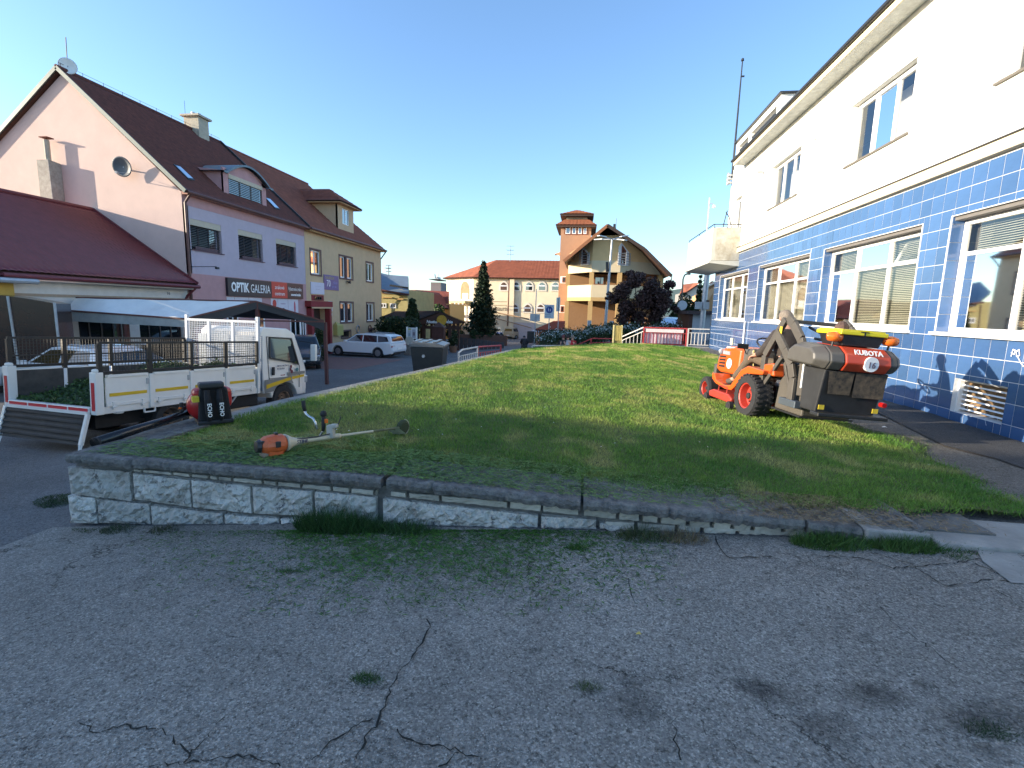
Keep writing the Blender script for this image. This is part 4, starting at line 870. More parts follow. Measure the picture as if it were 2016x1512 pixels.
b = MB(); b.lathe([(0, .12), (.16, .10), (.26, .05), (.32, 0), (.26, .03), (0, .09)], 20, 'y'); b.build('reflector', M['white_paint'], sd, smooth=True); b = MB(); b.tube([(0, .1, -.3), (0, .1, .2), (.03, .1, 1.15)], .02, 5); b.build('rod', M['dark_metal'], sd)
m_ = thing('wall_lamp', 'thin lamp arm reaching out from the lavender wall beside the drainpipe', 'lamp', (LXX, 19.75, 3.05)); 
b = MB(); b.tube([(0, -.2, 0), (.75, .6, .08)], .015, 5); b.build('arm', M['dark_metal'], m_); b = MB(); b.box(.70, .82, .55, .68, -.03, .06); b.build('head', M['dark_metal'], m_)
# shop sign board
sg = fr(443.5, 548, 592, 574); s0, s1 = sg[0], sg[1]; zt_, zb_ = zs1-.04, zs1-.04-.86
sgn = thing('shop_sign', 'long dark optician sign board with a red middle section on the pink house', 'sign', (LXX, 19.5, 0), R(90))
uA, uB = F.uv(530, 565)[0], F.uv(561, 570)[0]
dkp = mat('sign_black', (.025, .022, .03), .4, .05); rdp = mat('sign_red', (.55, .045, .035), .4, .05); wht = mat('sign_white', (.85, .85, .85), .5, .02)
b = MB(); b.box(s0, uA, -.14, -.013, zb_, zt_); b.build('dark_panel', dkp, sgn); b = MB(); b.box(uA, uB, -.145, -.013, zb_, zt_); b.build('red_panel', rdp, sgn); b = MB(); b.box(uB, s1, -.14, -.013, zb_, zt_); b.build('dark_panel', mat('sign_brown', (.05, .02, .028), .4), sgn)
text(sgn, 'OPTIK', .62, (s0+.22, -.145, zb_+.23), wht, bold=.022, sx=.72); text(sgn, 'GALERIA', .60, (s0+1.62, -.145, zb_+.22), wht, sx=.68)
text(sgn, 'zrakové', .30, ((uA+uB)/2, -.15, zb_+.48), wht, align='CENTER', sx=.9); text(sgn, 'centrum', .30, ((uA+uB)/2, -.15, zb_+.14), wht, align='CENTER', sx=.9)
text(sgn, 'Vyšetrenie zraku', .30, (uB+.10, -.145, zb_+.45), wht, sx=.66); text(sgn, 'zamerané možno', .20, (uB+.35, -.145, zb_+.16), wht, sx=.72, bold=.008)
def poster(u0, u1, z0, z1, label, marks):
    t = thing('poster', label, 'poster', (LXX, 19.5, 0), R(90), 'posters in the shop windows'); b = MB(); b.box(u0, u1, -.03, -.014, z0, z1); b.build('sheet', mat('poster_white', (.62, .60, .66), .5, .06, 4), t)
    for (a, c_, d, e, cc) in marks:
        b = MB(); k = 10; cx_, cz_ = lerp(u0, u1, (a+c_)/2), lerp(z0, z1, (d+e)/2); rx, rz_ = (u1-u0)*(c_-a)/2, (z1-z0)*(e-d)/2
        b.add([(cx_+rx*math.cos(6.283*i/k), -.034, cz_+rz_*math.sin(6.283*i/k)) for i in range(k)], [tuple(range(k))]); b.build('print', mat('print_%02d_%02d_%02d' % tuple(int(v*99) for v in cc), cc, .5, .1), t)
    return t
zp1 = zb_-.04; zp0 = zb_-1.05
for a, c_, lb, mk in [(445, 461, 'white poster with a round red mark under the left end of the shop sign', [(.3, .75, .5, .85, (.5, .03, .05)), (.35, .6, .45, .62, (.05, .06, .3))]),
                    (461, 489, 'white poster with a red line of print under the sign, second from the left', [(.3, .7, .28, .38, (.55, .05, .05)), (.2, .8, .62, .68, (.3, .3, .35))]),
                    (489, 515, 'poster with two dark heads under the middle of the shop sign', [(.25, .5, .35, .7, (.05, .03, .03)), (.6, .85, .4, .7, (.06, .03, .03))]),
                    (532, 546, 'poster with a red curly figure under the red section of the sign', [(.2, .8, .5, .95, (.5, .05, .04)), (.3, .6, .3, .5, (.6, .4, .3))]),
                    (546, 566, 'white poster with a small dark mark, left of the last poster', [(.35, .65, .35, .5, (.1, .04, .06)), (.2, .8, .7, .76, (.4, .3, .4))]),
                    (566, 586, 'poster with a standing red figure under the right end of the sign', [(.55, .72, .2, .9, (.5, .08, .12)), (.55, .7, .05, .3, (.15, .1, .3))])]:
    u0_, u1_ = F.uv(a, 590)[0], F.uv(c_, 590)[0]; poster(u0_+.02, u1_-.02, zp0, zp1, lb, mk)
# ground floor shop windows half hidden by the tent
for a, c_ in ((446, 468), (500, 520), (570, 590), (590, 600)):
    u0_, u1_ = F.uv(a, 640)[0], min(F.uv(c_, 640)[0], L1-.05); window(ph, u0_, u1_, -.6, .95, y=-.06, fw=.08, cols_=2, mf=M['pvc'], mg=M['glass_dark'], depth=.04)
# ----------------------------------------------------------------- yellow house
Y2 = 28.77; F2 = Fac(LXX, Y2, 0, 1); L2 = 40.2-Y2
yh = thing('yellow_house', 'ochre yellow town house with a red brown roof and a boxy dormer', 'house', (LXX, Y2, 0), R(90))
f2 = lambda *a: F2.rect(*a)
w2 = [f2(611.5, 493, 631, 540), f2(668.5, 506, 693.5, 548), f2(721, 518, 734.5, 554), f2(670, 596, 695, 634), f2(722, 597, 736, 632)]
ent = (F2.uv(604, 640)[0], F2.uv(644, 640)[0], -1.7, F2.uv(624, 604)[1])
bw = [f2(672, 652, 690, 664), f2(727, 648, 736, 656)]
wall_holes(0, L2, -2.3, 6.1, w2+bw+[(ent[0]+.25, ent[1]-.25, -1.7, ent[3]-.1)], .35).build('front_wall', yel, yh)
b = MB(); b.box(L2-.3, L2, .35, 10, -2.3, 6.1); b.box(0, .3, .35, 10, -2.3, 6.1); b.box(0, L2, 10, 10.3, -2.3, 6.1); b.add([(L2, -.0, 6.1), (L2, 5.3, 10.6), (L2, 10.3, 6.1), (L2-.3, 0, 6.1), (L2-.3, 5.3, 10.6), (L2-.3, 10.3, 6.1)], [(0, 1, 2), (3, 4, 5), (0, 1, 4, 3), (1, 2, 5, 4)]); b.build('side_wall', yel, yh)
b = MB(); b.box(.31, L2-.31, .36, .40, -2.2, 6.0); b.build('dark_rooms', M['black'], yh)
b = MB(); b.box(0.02, L2, -.38, 0, 5.98, 6.08); b.build('eaves_board', mat('ochre_eaves', (.52, .30, .13), .8, .1), yh)
b = MB(); b.tube([(0, -.44, 6.12), (L2+.2, -.44, 6.12)], .075, 8); b.tube([(L2+.15, -.42, 6.08), (L2+.05, -.1, 5.6), (L2+.05, .05, 5.4), (L2+.05, .05, -2)], .05, 8); b.build('gutter', gut_m, yh)
b = MB(); b.box(0.02, L2, -.03, 0, -2.3, -1.1); b.build('plinth', mat('dark_plinth', (.10, .08, .075), .9, .15), yh)
rE = (9.6)   # ridge end (hipped far end)
roof_sheet(yh, (0.03, -.38, 6.14), (L2+.25, -.38, 6.14), (rE, 5.23, 10.95), (0.03, 5.23, 10.95), r_red)
roof_sheet(yh, (0.03, 10.9, 6.14), (L2+.25, 10.9, 6.14), (rE, 5.23, 10.95), (0.03, 5.23, 10.95), r_red)
roof_sheet(yh, (L2+.25, -.38, 6.14), (L2+.25, 10.9, 6.14), (rE+.02, 5.24, 10.95), (rE, 5.23, 10.95), r_red)
b = MB(); b.tube([(.0, 5.23, 10.99), (rE, 5.23, 10.99)], .09, 8); b.build('ridge', r_red, yh)
b = MB(); b.prism([(0.02, 5.9), (0.02, 6.3), (.12, 6.3), (.12, 5.9)], 0, .1); b.build('parapet_cap', cr, yh)
def frame_surround(parent, q, m):
    u0, u1, z0, z1 = q; b = MB(); t = .10
    b.box(u0-t, u0, -.03, .0, z0-t, z1+t); b.box(u1, u1+t, -.03, .0, z0-t, z1+t); b.box(u0, u1, -.03, .0, z1, z1+t); b.box(u0-.0, u1, -.05, .0, z0-t, z0); return b.build('window_surround', m, parent)
srd = mat('brown_surround', (.14, .075, .07), .8, .1)
for k, q in enumerate(w2):
    frame_surround(yh, q, srd)
    if k in (1, 3):
        m_ = (q[0]+q[1])/2; b = MB(); b.box(m_-.10, m_+.10, -.025, .3, q[2], q[3]); b.build('window_surround', srd, yh)
        window(yh, q[0]+.01, m_-.11, q[2]+.01, q[3]-.01, y=.10, fw=.09, mf=M['pvc'], mg=M['glass']); window(yh, m_+.11, q[1]-.01, q[2]+.01, q[3]-.01, y=.10, fw=.09, mf=M['pvc'], mg=M['glass'])
    else: window(yh, q[0]+.01, q[1]-.01, q[2]+.01, q[3]-.01, y=.10, fw=.08, cols_=2, mf=M['pvc'], mg=M['glass'])
for q in bw: window(yh, q[0], q[1], q[2], q[3], y=.12, fw=.06, mf=mat('brown_frame', (.05, .035, .03)), mg=M['glass_dark'], name='cellar_window'); frame_surround(yh, q, srd)
# entrance portal
maroon = mat('maroon_render', (.24, .028, .03), .8, .1, 4)
b = MB(); b.box(ent[0], ent[0]+.25, -.35, .0, -1.7, ent[3]); b.box(ent[1]-.25, ent[1], -.35, 0, -1.7, ent[3]); b.box(ent[0]-.15, ent[1]+.05, -.42, 0, ent[3], ent[3]+.36); b.build('portal', maroon, yh)
b = MB(); b.box(ent[0], ent[1], -.40, 0, ent[3]-.1, ent[3]-.001); b.build('portal_lintel', yel, yh); b = MB(); b.box(ent[0]+.25, ent[1]-.25, .34, .35, -1.7, ent[3]-.1); b.build('entrance_door', mat('door_dark', (.05, .02, .015), .6, .2), yh)
q = f2(613, 581, 637, 592); b = MB(); b.box(q[0], q[1], -.02, 0, q[2], q[3]); b.build('fanlight_panel', maroon, yh); window(yh, lerp(q[0], q[1], .22), lerp(q[0], q[1], .8), q[2]+.05, q[3]-.08, y=-.05, fw=.04, cols_=3, mf=mat('brown_frame', (.05, .035, .03)), mg=M['glass_dark'], depth=.03)
# dormer
D0, D1 = F2.uv(665, 430, .5)[0], F2.uv(696, 440, .5)[0]; yd = .5
yw = mat('dormer_render', (.56, .40, .25), .9, .06, 3)
z0d, z1d = 6.70, 8.60; dq = (D0+.35, D1-.75, 7.05, 8.25)
dq = (lerp(D0, D1, .28), lerp(D0, D1, .72), 7.35, 8.45)
wall_holes(D0, D1, z0d, z1d, [dq], .15, y0=yd).build('dormer', yw, yh)
b = MB(); 
for u_ in (D0, D1): b = MB(); b.add([(u_, yd, z0d), (u_, yd, z1d), (u_, 3.4, z1d), (u_, 1.1, 7.3)], [(0, 1, 2, 3)]); b.build('dormer_cheek', yw, yh)
window(yh, dq[0], dq[1], dq[2], dq[3], y=yd+.05, fw=.07, cols_=2, mf=M['pvc'], mg=M['glass'], name='dormer_window')
b = MB(); b.box(D0-.45, D1+.45, yd-.45, yd, z1d-.0, z1d+.12); b.box(D0-.45, D0, yd, 3.2, z1d, z1d+.12); b.box(D1, D1+.45, yd, 3.2, z1d, z1d+.12); b.build('dormer_eaves', mat('ochre_eaves', (.5, .3, .13)), yh)
rm_ = (D0+D1)/2; zr = 9.75
roof_sheet(yh, (D0-.5, 5.0, z1d+.12), (D0-.5, yd-.5, z1d+.12), (rm_-.3, yd+1.1, zr), (rm_-.3, 5.0, zr), r_red, name='dormer_roof')
roof_sheet(yh, (D1+.5, yd-.5, z1d+.12), (D1+.5, 5.0, z1d+.12), (rm_+.3, 5.0, zr), (rm_+.3, yd+1.1, zr), r_red, name='dormer_roof')
roof_sheet(yh, (D0-.5, yd-.5, z1d+.12), (D1+.5, yd-.5, z1d+.12), (rm_+.3, yd+1.1, zr), (rm_-.3, yd+1.1, zr), r_red, name='dormer_roof')
b = MB(); b.box(rm_-.32, rm_+.32, yd+1.05, 5.0, zr-.02, zr+.04); b.build('dormer_ridge', r_red, yh)
# signs on the yellow house
def board(frm, q, label, m, lines, y=-.05, cat='sign', nm='wall_sign', group=None):
    t = thing(nm, label, cat, tuple(frm.o), frm.rz, group); b = MB(); b.box(q[0], q[1], y, -.002, q[2], q[3]); b.build('board', m, t)
    for (s, sz, u, v, cc, al) in lines: text(t, s, sz, (lerp(q[0], q[1], u), y-.004, lerp(q[2], q[3], v)), cc, align=al, sx=.85)
    return t
prp = mat('sign_purple', (.16, .11, .26), .5, .06); gdt = mat('sign_gold', (.45, .38, .15), .5); lbl = mat('sign_lilac', (.32, .3, .6), .5)
board(F2, f2(637, 542, 665.5, 571), 'purple sign with a large number 70 on the yellow house', prp, [('DALBERGIA', .26, .08, .72, gdt, 'LEFT'), ('70', .62, .15, .22, wht, 'LEFT'), ('rokov', .30, .58, .42, lbl, 'LEFT'), ('pre vás', .24, .52, .16, lbl, 'LEFT')])
board(F2, f2(611, 556, 637, 579), 'plain white board above the maroon entrance of the yellow house', mat('board_white', (.6, .57, .66), .5, .03), [('~~~~~~~~~~', .15, .5, .62, mat('faint_print', (.45, .4, .5)), 'CENTER'), ('~~~~~~~', .15, .5, .35, mat('faint_print', (.45, .4, .5)), 'CENTER')])
pb = mat('plate_white', (.6, .6, .62), .4, .05); ink = mat('ink', (.12, .1, .14), .5)
for k, (a, l) in enumerate([((646, 593, 654, 603), 'uppermost small plate beside the maroon entrance'), ((646, 603.5, 654, 608), 'second small plate beside the maroon entrance'), ((646, 608.5, 654, 612.5), 'third small plate from the top beside the maroon entrance'), ((646.5, 617, 653, 621), 'lowest small plate beside the maroon entrance')]):
    q = f2(*a); t = thing('name_plate', l, 'plate', tuple(F2.o), F2.rz, 'small plates by the entrance'); b = MB(); b.box(q[0], q[1], -.03, -.002, q[2], q[3]); b.build('plate', pb, t); b = MB(); b.box(lerp(q[0], q[1], .15), lerp(q[0], q[1], .85), -.034, -.0305, lerp(q[2], q[3], .3), lerp(q[2], q[3], .6)); b.build('print', ink, t)
P = F2.uv(683, 556); t = thing('wall_spotlight', 'small dark spotlight pair on the yellow wall under the middle window', 'spotlight', (LXX+.1, Y2+P[0], P[1])); b = MB(); b.lathe([(.04, 0), (.10, .18)], 8, 'x', (0, 0, 0)); b.bar((0, -.2, .08), (0, .2, .08), .05); b.lathe([(.04, 0), (.09, .16)], 8, 'y', (0, .1, .05)); b.build('lamp_head', M['dark_metal'], t)
q = f2(656, 640, 668, 660); b = MB(); b.box(-.3, 0, 0, q[1]-q[0], 0, q[3]-q[2]); b.add([(-.3, 0, q[3]-q[2]), (0, 0, q[3]-q[2]), (0, q[1]-q[0], q[3]-q[2]), (-.3, q[1]-q[0], q[3]-q[2]), (-.15, .1, q[3]-q[2]+.25)], [(0, 1, 4), (1, 2, 4), (2, 3, 4), (3, 0, 4)])
o = b.build('meter_box', mat('yellow_box', (.42, .36, .12), .6, .1)); o.location = (LXX+.31, Y2+q[0], q[2]); tag(o, 'yellow meter box with a peaked lid on the plinth of the yellow house', 'meter box')
for a, l in (((704, 648), 'coiled pale hose hanging low on the yellow wall above the white car'), ((727, 647), 'small dark tap and hose at the far low corner of the yellow wall')):
    P = F2.uv(*a); b = MB(); b.tube([(0, .28*math.cos(t), .28*math.sin(t)) for t in np.linspace(0, 5.6, 14)], .035, 6); o = b.build('wall_hose', M['galv'] if a[0] < 710 else mat('rust', (.16, .06, .04))); o.location = (LXX+.05, Y2+P[0], P[1]); tag(o, l, 'hose')
# ----------------------------------------------------------------- low house with maroon metal roof
YL = 12.75; LL = 19.45-YL; XL = -17.0
lh = thing('low_house', 'low white shop building with a maroon metal tile roof', 'house', (XL, YL, 0), R(90)); F3 = Fac(XL, YL, 0, 1)
whw = mat('shop_white', (.62, .60, .57), .85, .08, 3, .1, 40, dirt=.25)
shop = [F3.rect(155, 628, 250, 660), F3.rect(275, 628, 360, 662)]
shop = [(u0, u1, -.9, 1.25) for u0, u1, _, _ in shop]
wall_holes(0, LL, -1.5, 2.2, shop, .3).build('front_wall', whw, lh)
b = MB(); b.box(0, LL, -.05, 0, 1.62, 1.70); b.box(LL-4.2, LL-.3, -.03, 0, 1.30, 1.58); b.build('cornice', mat('beige_band', (.35, .27, .20), .8), lh)
b = MB(); b.box(0, LL, 5, 5.2, -1.5, 2.2); b.box(0, .25, .3, 9, -1.5, 2.2); b.build('rear_wall', whw, lh)
for q in shop: window(lh, q[0], q[1], q[2], q[3], y=.1, fw=.05, cols_=4, mf=mat('brown_frame', (.05, .035, .03)), mg=M['glass_dark'], name='shop_window')
roof_sheet(lh, (-.6, -.48, 2.30), (LL, -.48, 2.30), (LL, 4.3, 5.34), (-.6, 4.3, 5.34), r_met, row=.33, wave=.20, amp=.03, step=.035)
roof_sheet(lh, (-.6, 9.0, 2.30), (LL, 9.0, 2.30), (LL, 4.3, 5.34), (-.6, 4.3, 5.34), r_met, row=.33, wave=.20, amp=.03, step=.035)
b = MB(); b.tube([(-.6, 4.3, 5.40), (LL, 4.3, 5.40)], .09, 8); b.build('ridge', r_met, lh)
b = MB(); b.tube([(-.6, -.55, 2.20), (LL+.05, -.55, 2.20)], .075, 8); b.tube([(LL-.1, -.5, 2.15), (LL-.25, -.2, 1.8), (LL-.3, -.06, 1.5), (LL-.3, -.06, -1.2)], .05, 8); b.build('gutter', r_met, lh)
b = MB(); b.bar((LL+.02, -.5, 2.34), (LL+.02, 4.3, 5.42), .08, .12); b.build('verge_flashing', r_met, lh)
b = MB(); b.box(-.6, LL, -.45, 0, 2.08, 2.14); b.build('eaves_board', whw, lh)
text(lh, '16', .18, (LL-1.1, -.01, 1.82), ink)
# far left yellow building with its own small roof
fl = thing('corner_house', 'mustard yellow house at the left edge with a dark red roof and white gutter', 'house', (XL+.15, 9.6, 0), R(90))
LF = 12.7-9.6
b = MB(); b.box(0, LF, 0, 6, -1.6, 2.0); b.build('front_wall', mat('mustard_render', (.50, .34, .08), .9, .08, 3), fl)
roof_sheet(fl, (-.3, -.4, 2.15), (LF+.25, -.4, 2.15), (LF-1.6, 3.6, 4.0), (-.3, 3.6, 4.0), r_met, row=.33, wave=.20, amp=.03, step=.03)
b = MB(); b.tube([(-.3, -.47, 2.05), (LF+.3, -.47, 2.05)], .08, 8); b.build('gutter', M['galv'], fl)
# dark brown glazed kiosk front
P0, P1 = at(-40, 600, 11.5), at(108, 590, 12.3)
ks = thing('glazed_kiosk', 'dark brown tinted kiosk with a curved top edge and white corner profile', 'kiosk', (P0.x, P0.y, 0), math.atan2(P1.y-P0.y, P1.x-P0.x)); W_ = (P1-P0).length
brg = mat('brown_gloss_panel', (.05, .022, .016), .22, .4, 1.2, coat=.4, c2=(.012, .010, .012))
b = MB(); prof = [(0, -1.2), (W_, -1.2), (W_, 1.42)]+[(W_*(1-i/8), 1.42+.22*math.sin(math.pi*(.5*i/8))) for i in range(1, 9)]
b.prism(prof, 0, .9); b.build('tinted_panel', brg, ks)
b = MB(); b.bar((W_*.42, -.03, -1.2), (W_*.38, -.03, 1.6), .05, .05); b.bar((W_*.99, -.03, -1.2), (W_*.99, -.03, 1.45), .05, .05); b.build('corner_profile', M['galv'], ks)
# ----------------------------------------------------------------- added occluder beyond the left edge, never in view (outline shaped to shade the forecourt)
sh_ = thing('added_shade_house', 'added unseen house shape beyond the left edge, outlined to cast the forecourt shade', 'house', (-22, 0, 0))
prof = [(3.4, -2), (3.4, 4.1), (1.0, 4.4), (-.8, 5.4), (-2.8, 6.1), (-3.6, 7.3), (-6, 8.7), (-14, 8.7), (-17, 5), (-17, -2)]
b = MB(); n = len(prof); b.add([(0, y, z) for y, z in prof]+[(-6, y, z) for y, z in prof], [tuple(range(n)), tuple(range(n, 2*n))]+[(i, (i+1) % n, n+(i+1) % n, n+i) for i in range(n)]); b.build('wall', gab, sh_)
# ================================================================= CENTRE: buildings beyond the lawn
def leafcloud(name, pts, size, c, parent, m=None, var=.35, up=.3):
    """one small bent leaf card per point"""
    n = len(pts); nrm = rng.normal(size=(n, 3)); nrm[:, 2] += up; nrm /= np.linalg.norm(nrm, axis=1)[:, None]
    t = rng.normal(size=(n, 3)); t -= nrm*np.sum(t*nrm, 1)[:, None]; t /= np.linalg.norm(t, axis=1)[:, None]; b_ = np.cross(nrm, t)
    s = size*rng.uniform(.6, 1.3, n)[:, None]; V = np.stack([pts-t*s, pts+b_*s*.55, pts+t*s, pts-b_*s*.55], 1)
    cc = np.array(c)[None]*rng.uniform(1-var, 1+var, (n, 1)); 
    return npmesh(name, V.reshape(-1, 3), np.arange(4*n).reshape(n, 4), m or M['grass'], parent, np.repeat(cc, 4, 0))
def crown_pts(n, clumps, sig=.30):
    """clumps: list of (x,y,z,r); points hug each clump's shell"""
    cl = np.array(clumps); w_ = cl[:, 3]**2; idx = rng.choice(len(cl), n, p=w_/w_.sum()); d = rng.normal(size=(n, 3)); d /= np.linalg.norm(d, axis=1)[:, None]
    r = cl[idx, 3]*(1-np.abs(rng.normal(0, sig, n))); return cl[idx, :3]+d*r[:, None]
# ---- yellow gabled house with balconies
A0 = thing('balcony_house', 'yellow gabled house with curved corner balconies and a dark overhanging roof', 'house', (0, 0, 0))
by = mat('warm_yellow_render', (.74, .49, .23), .85, .06, 1.5, .08, 30); byp = mat('pale_parapet', (.64, .52, .33), .85, .05, 1.5, .08, 30); pil = mat('ochre_column', (.52, .33, .13), .8, .06)
brw = mat('terracotta_wall', (.30, .16, .07), .85, .08)
def W3(px, py, Y): p = at(px, py, Y); return (p.x, p.y, p.z)
Yf = 50.0
def X(px, Y, py=600): return at(px, py, Y).x
def Z(py, Y, px=1200): return at(px, py, Y).z
zg = -2.0
# body
b = MB(); xl, xr = X(1116, 53), X(1303, 53); ze_l = Z(520, 53, 1105); ap = at(1188, 448, 53)
poly = [(xl, zg), (xr, zg), (xr, Z(546, 53, 1303)), (ap.x, ap.z-.3), (xl, ze_l+.3)]; b.prism(poly, 53, 62); b.build('wall', by, A0)
# polygonal front: left wing, middle bay, right wing, as storey high prisms
pA, pB, pC, pD = (xl, 52.9), (X(1162, 50), 50.0), (X(1217, 50), 50.0), (X(1296, 52.4), 52.4)
def polyprism(b, pts, z0, z1, ztop=None):
    n = len(pts); zt = ztop or [z1]*n; return b.add([(x, y, z0) for x, y in pts]+[(x, y, zt[i]) for i, (x, y) in enumerate(pts)], [tuple(range(n)), tuple(range(n, 2*n))]+[(i, (i+1) % n, n+(i+1) % n, n+i) for i in range(n)])
foot_ = [pA, pB, pC, pD, (xr-.1, 53.0), (xl+.1, 53.0)]
b = MB(); polyprism(b, [pA, pB, (X(1188, 50), 50.0), pC, pD, (xr-.1, 53.0), (xl+.1, 53.0)], Z(536, 50), Z(500, 50), [Z(505, 53, 1116), Z(465, 50, 1162), Z(446, 50, 1188), Z(462, 50, 1217), Z(520, 52.4, 1296), Z(530, 53), Z(500, 53)]); b.build('upper_bay', by, A0)
b = MB(); zq0, zq1 = Z(586, 50), Z(561, 50); polyprism(b, [pA, pB, pC, pD, (pD[0], pD[1]+.15), (pC[0], pC[1]+.15), (pB[0], pB[1]+.15), (pA[0], pA[1]+.15)], zq0, zq1); b.build('balcony_parapet', byp, A0)
b = MB(); zq2 = Z(536, 50); polyprism(b, [(x, y-.02) for x, y in [pA, pB, pC, pD]]+[(pD[0], pD[1]+.1), (pA[0], pA[1]+.1)], zq2, zq2+1.1); b.build('balcony_parapet', byp, A0)
b = MB(); polyprism(b, foot_, zq0-.35, zq0-.002); b.build('balcony_slab', pil, A0)
for (x, y) in (pA, pB, pC, pD):
    b = MB(); b.box(x-.22, x+.22, y+.03, y+.45, zq1, zq2); b.build('column', pil, A0); b = MB(); b.box(x-.22, x+.22, y+.03, y+.45, zg, zq0-.35); b.build('column', pil, A0)
b = MB(); b.box(xl+.2, xr-.3, 52.94, 52.99, zg+.9, zq0-.4); b.build('recess_wall', brw, A0)
b = MB(); b.box(xl+.2, xr-.3, 52.90, 52.95, zq1-1, zq2); b.build('recess_wall', brw, A0)
b = MB(); b.box(xl-.02, xr, 52.9, 53.0, zg, zg+.9); b.build('plinth', mat('grey_plinth', (.28, .25, .23), .9), A0)
def winbox(parent, x0, x1, z0, z1, y, n=1, name='window', mf=None, mg=None):
    f = MB(); fw = .09; f.box(x0, x1, y-.04, y, z0, z0+fw); f.box(x0, x1, y-.04, y, z1-fw, z1); f.box(x0, x0+fw, y-.04, y, z0+fw, z1-fw); f.box(x1-fw, x1, y-.04, y, z0+fw, z1-fw)
    for i in range(1, n): c = lerp(x0, x1, i/n); f.box(c-.04, c+.04, y-.038, y, z0+fw, z1-fw)
    w_ = f.build(name, mf or M['pvc'], parent); b = MB(); b.box(x0+fw, x1-fw, y-.02, y-.012, z0+fw, z1-fw); b.build('pane', mg or M['glass'], w_); return w_
wbr = mat('red_brown_frame', (.20, .06, .03), .6, .1)
winbox(A0, X(1168, 52.9), X(1187, 52.9), Z(561, 52.9), Z(545, 52.9), 52.88, name='balcony_door', mf=wbr)
def facewin(p, q, px0, px1, pyb, pyt, rail=True):
    fx = Fac(p[0], p[1], q[0]-p[0], q[1]-p[1]); u0, u1 = fx.uv(px0, 510)[0], fx.uv(px1, 510)[0]; z0, z1 = fx.uv((px0+px1)/2, pyb)[1], fx.uv((px0+px1)/2, pyt)[1]
    g = thing('tmp', 'x', 'x', (p[0], p[1], 0), fx.rz); bpy.data.objects.remove(g)
    def L(u, y, z): v = fx.o+fx.d*u+fx.n*y; return (v.x, v.y, z)
    f = MB(); pr = [(u0-.3, z0), (u0-.3, z1-.1), (u0, z1+.25), (u1, z1-.35), (u1+.25, z1-.6), (u1+.25, z0)]
    n = len(pr); f.add([L(u, -.06, z) for u, z in pr]+[L(u, .0, z) for u, z in pr], [tuple(range(n))]+[(i, (i+1) % n, n+(i+1) % n, n+i) for i in range(n)]); w_ = f.build('window', M['pvc'], A0)
    pr = [(u0, z0+.1), (u0, z1-.1), (u0+.1, z1), (u1-.1, z1-.45), (u1-.1, z0+.1)]
    f = MB(); f.add([L(u, -.07, z) for u, z in pr], [tuple(range(len(pr)))]); f.build('frame', wbr, w_)
    pr = [(lerp(u0, u1, .15), z0+.25), (lerp(u0, u1, .15), z1-.25), (lerp(u0, u1, .8), z1-.6), (lerp(u0, u1, .8), z0+.25)]
    f = MB(); f.add([L(u, -.08, z) for u, z in pr], [tuple(range(len(pr)))]); f.build('pane', M['glass'], w_)
    f = MB(); 
    for k in range(5): z = z0+.15+k*.24; f.tube([L(u0-.45, -.15, z), L((u0+u1)/2, -.42, z), L(u1+.4, -.15, z)], .03, 5)
    for u in (u0-.4, (u0+u1)/2, u1+.35): f.tube([L(u, -.15 if u != (u0+u1)/2 else -.42, z0), L(u, -.15 if u != (u0+u1)/2 else -.42, z0+1.2)], .025, 5)
    f.build('window_rail', M['galv'], A0)
facewin(pA, pB, 1148, 1158, 522, 491); facewin(pC, pD, 1222, 1233, 523, 484)
# roof: two slopes with deep eaves
rmat = mat('terracotta_roof', (.27, .085, .035), .85, .25, 2.5, .3, 14); dk_w = mat('dark_fascia', (.05, .03, .022), .7, .2); ver = mat('verge_board', (.30, .12, .05), .7, .15)
yr0, yr1 = 48.9, 62.5; apx, apz = X(1188, yr0), Z(441, yr0, 1188); lx, lz = X(1106, yr0), Z(512, yr0, 1106); mx_, mz = X(1262, yr0), Z(488, yr0, 1262); rx, rz_ = X(1318, yr0), Z(541, yr0, 1318)
roof_sheet(A0, (lx, yr1, lz), (lx, yr0, lz), (apx, yr0, apz), (apx, yr1, apz), rmat, row=.5, wave=.4, amp=.04, step=.04)
roof_sheet(A0, (mx_, yr0, mz), (mx_, yr1, mz), (apx, yr1, apz), (apx, yr0, apz), rmat, row=.5, wave=.4, amp=.04, step=.04)
roof_sheet(A0, (rx, yr0, rz_), (rx, yr1, rz_), (mx_, yr1, mz), (mx_, yr0, mz), mat('dark_roof', (.04, .04, .035), .8, .2), row=.5, wave=.4, amp=.04, step=.04)
b = MB(); b.bar((lx, yr0-.03, lz-.12), (apx, yr0-.03, apz-.12), .06, .28); b.build('verge', ver, A0); b = MB(); b.bar((apx, yr0-.03, apz-.12), (mx_, yr0-.03, mz-.12), .06, .3); b.bar((mx_, yr0-.03, mz-.12), (rx, yr0-.03, rz_-.12), .06, .3); b.build('verge', dk_w, A0)
b = MB(); b.tube([(rx+.1, yr0+.5, rz_), (rx+.1, yr0+.5, rz_-.4), (rx-1.6, 52.5, rz_-1.4)], .05, 6); b.tube([(xr-.9, 52.7, ze_l-.5), (xr-.9, 52.7, zg)], .06, 6); b.build('downpipe', M['dark_metal'], A0)
b = MB(); b.tube([(X(1204, 52), 52, Z(450, 52)), (X(1204, 52), 52, Z(430, 52))], .03, 4); b.box(X(1199, 52), X(1203, 52), 51.9, 52.2, Z(452, 52), Z(441, 52)); b.build('roof_vent', M['dark_metal'], A0)
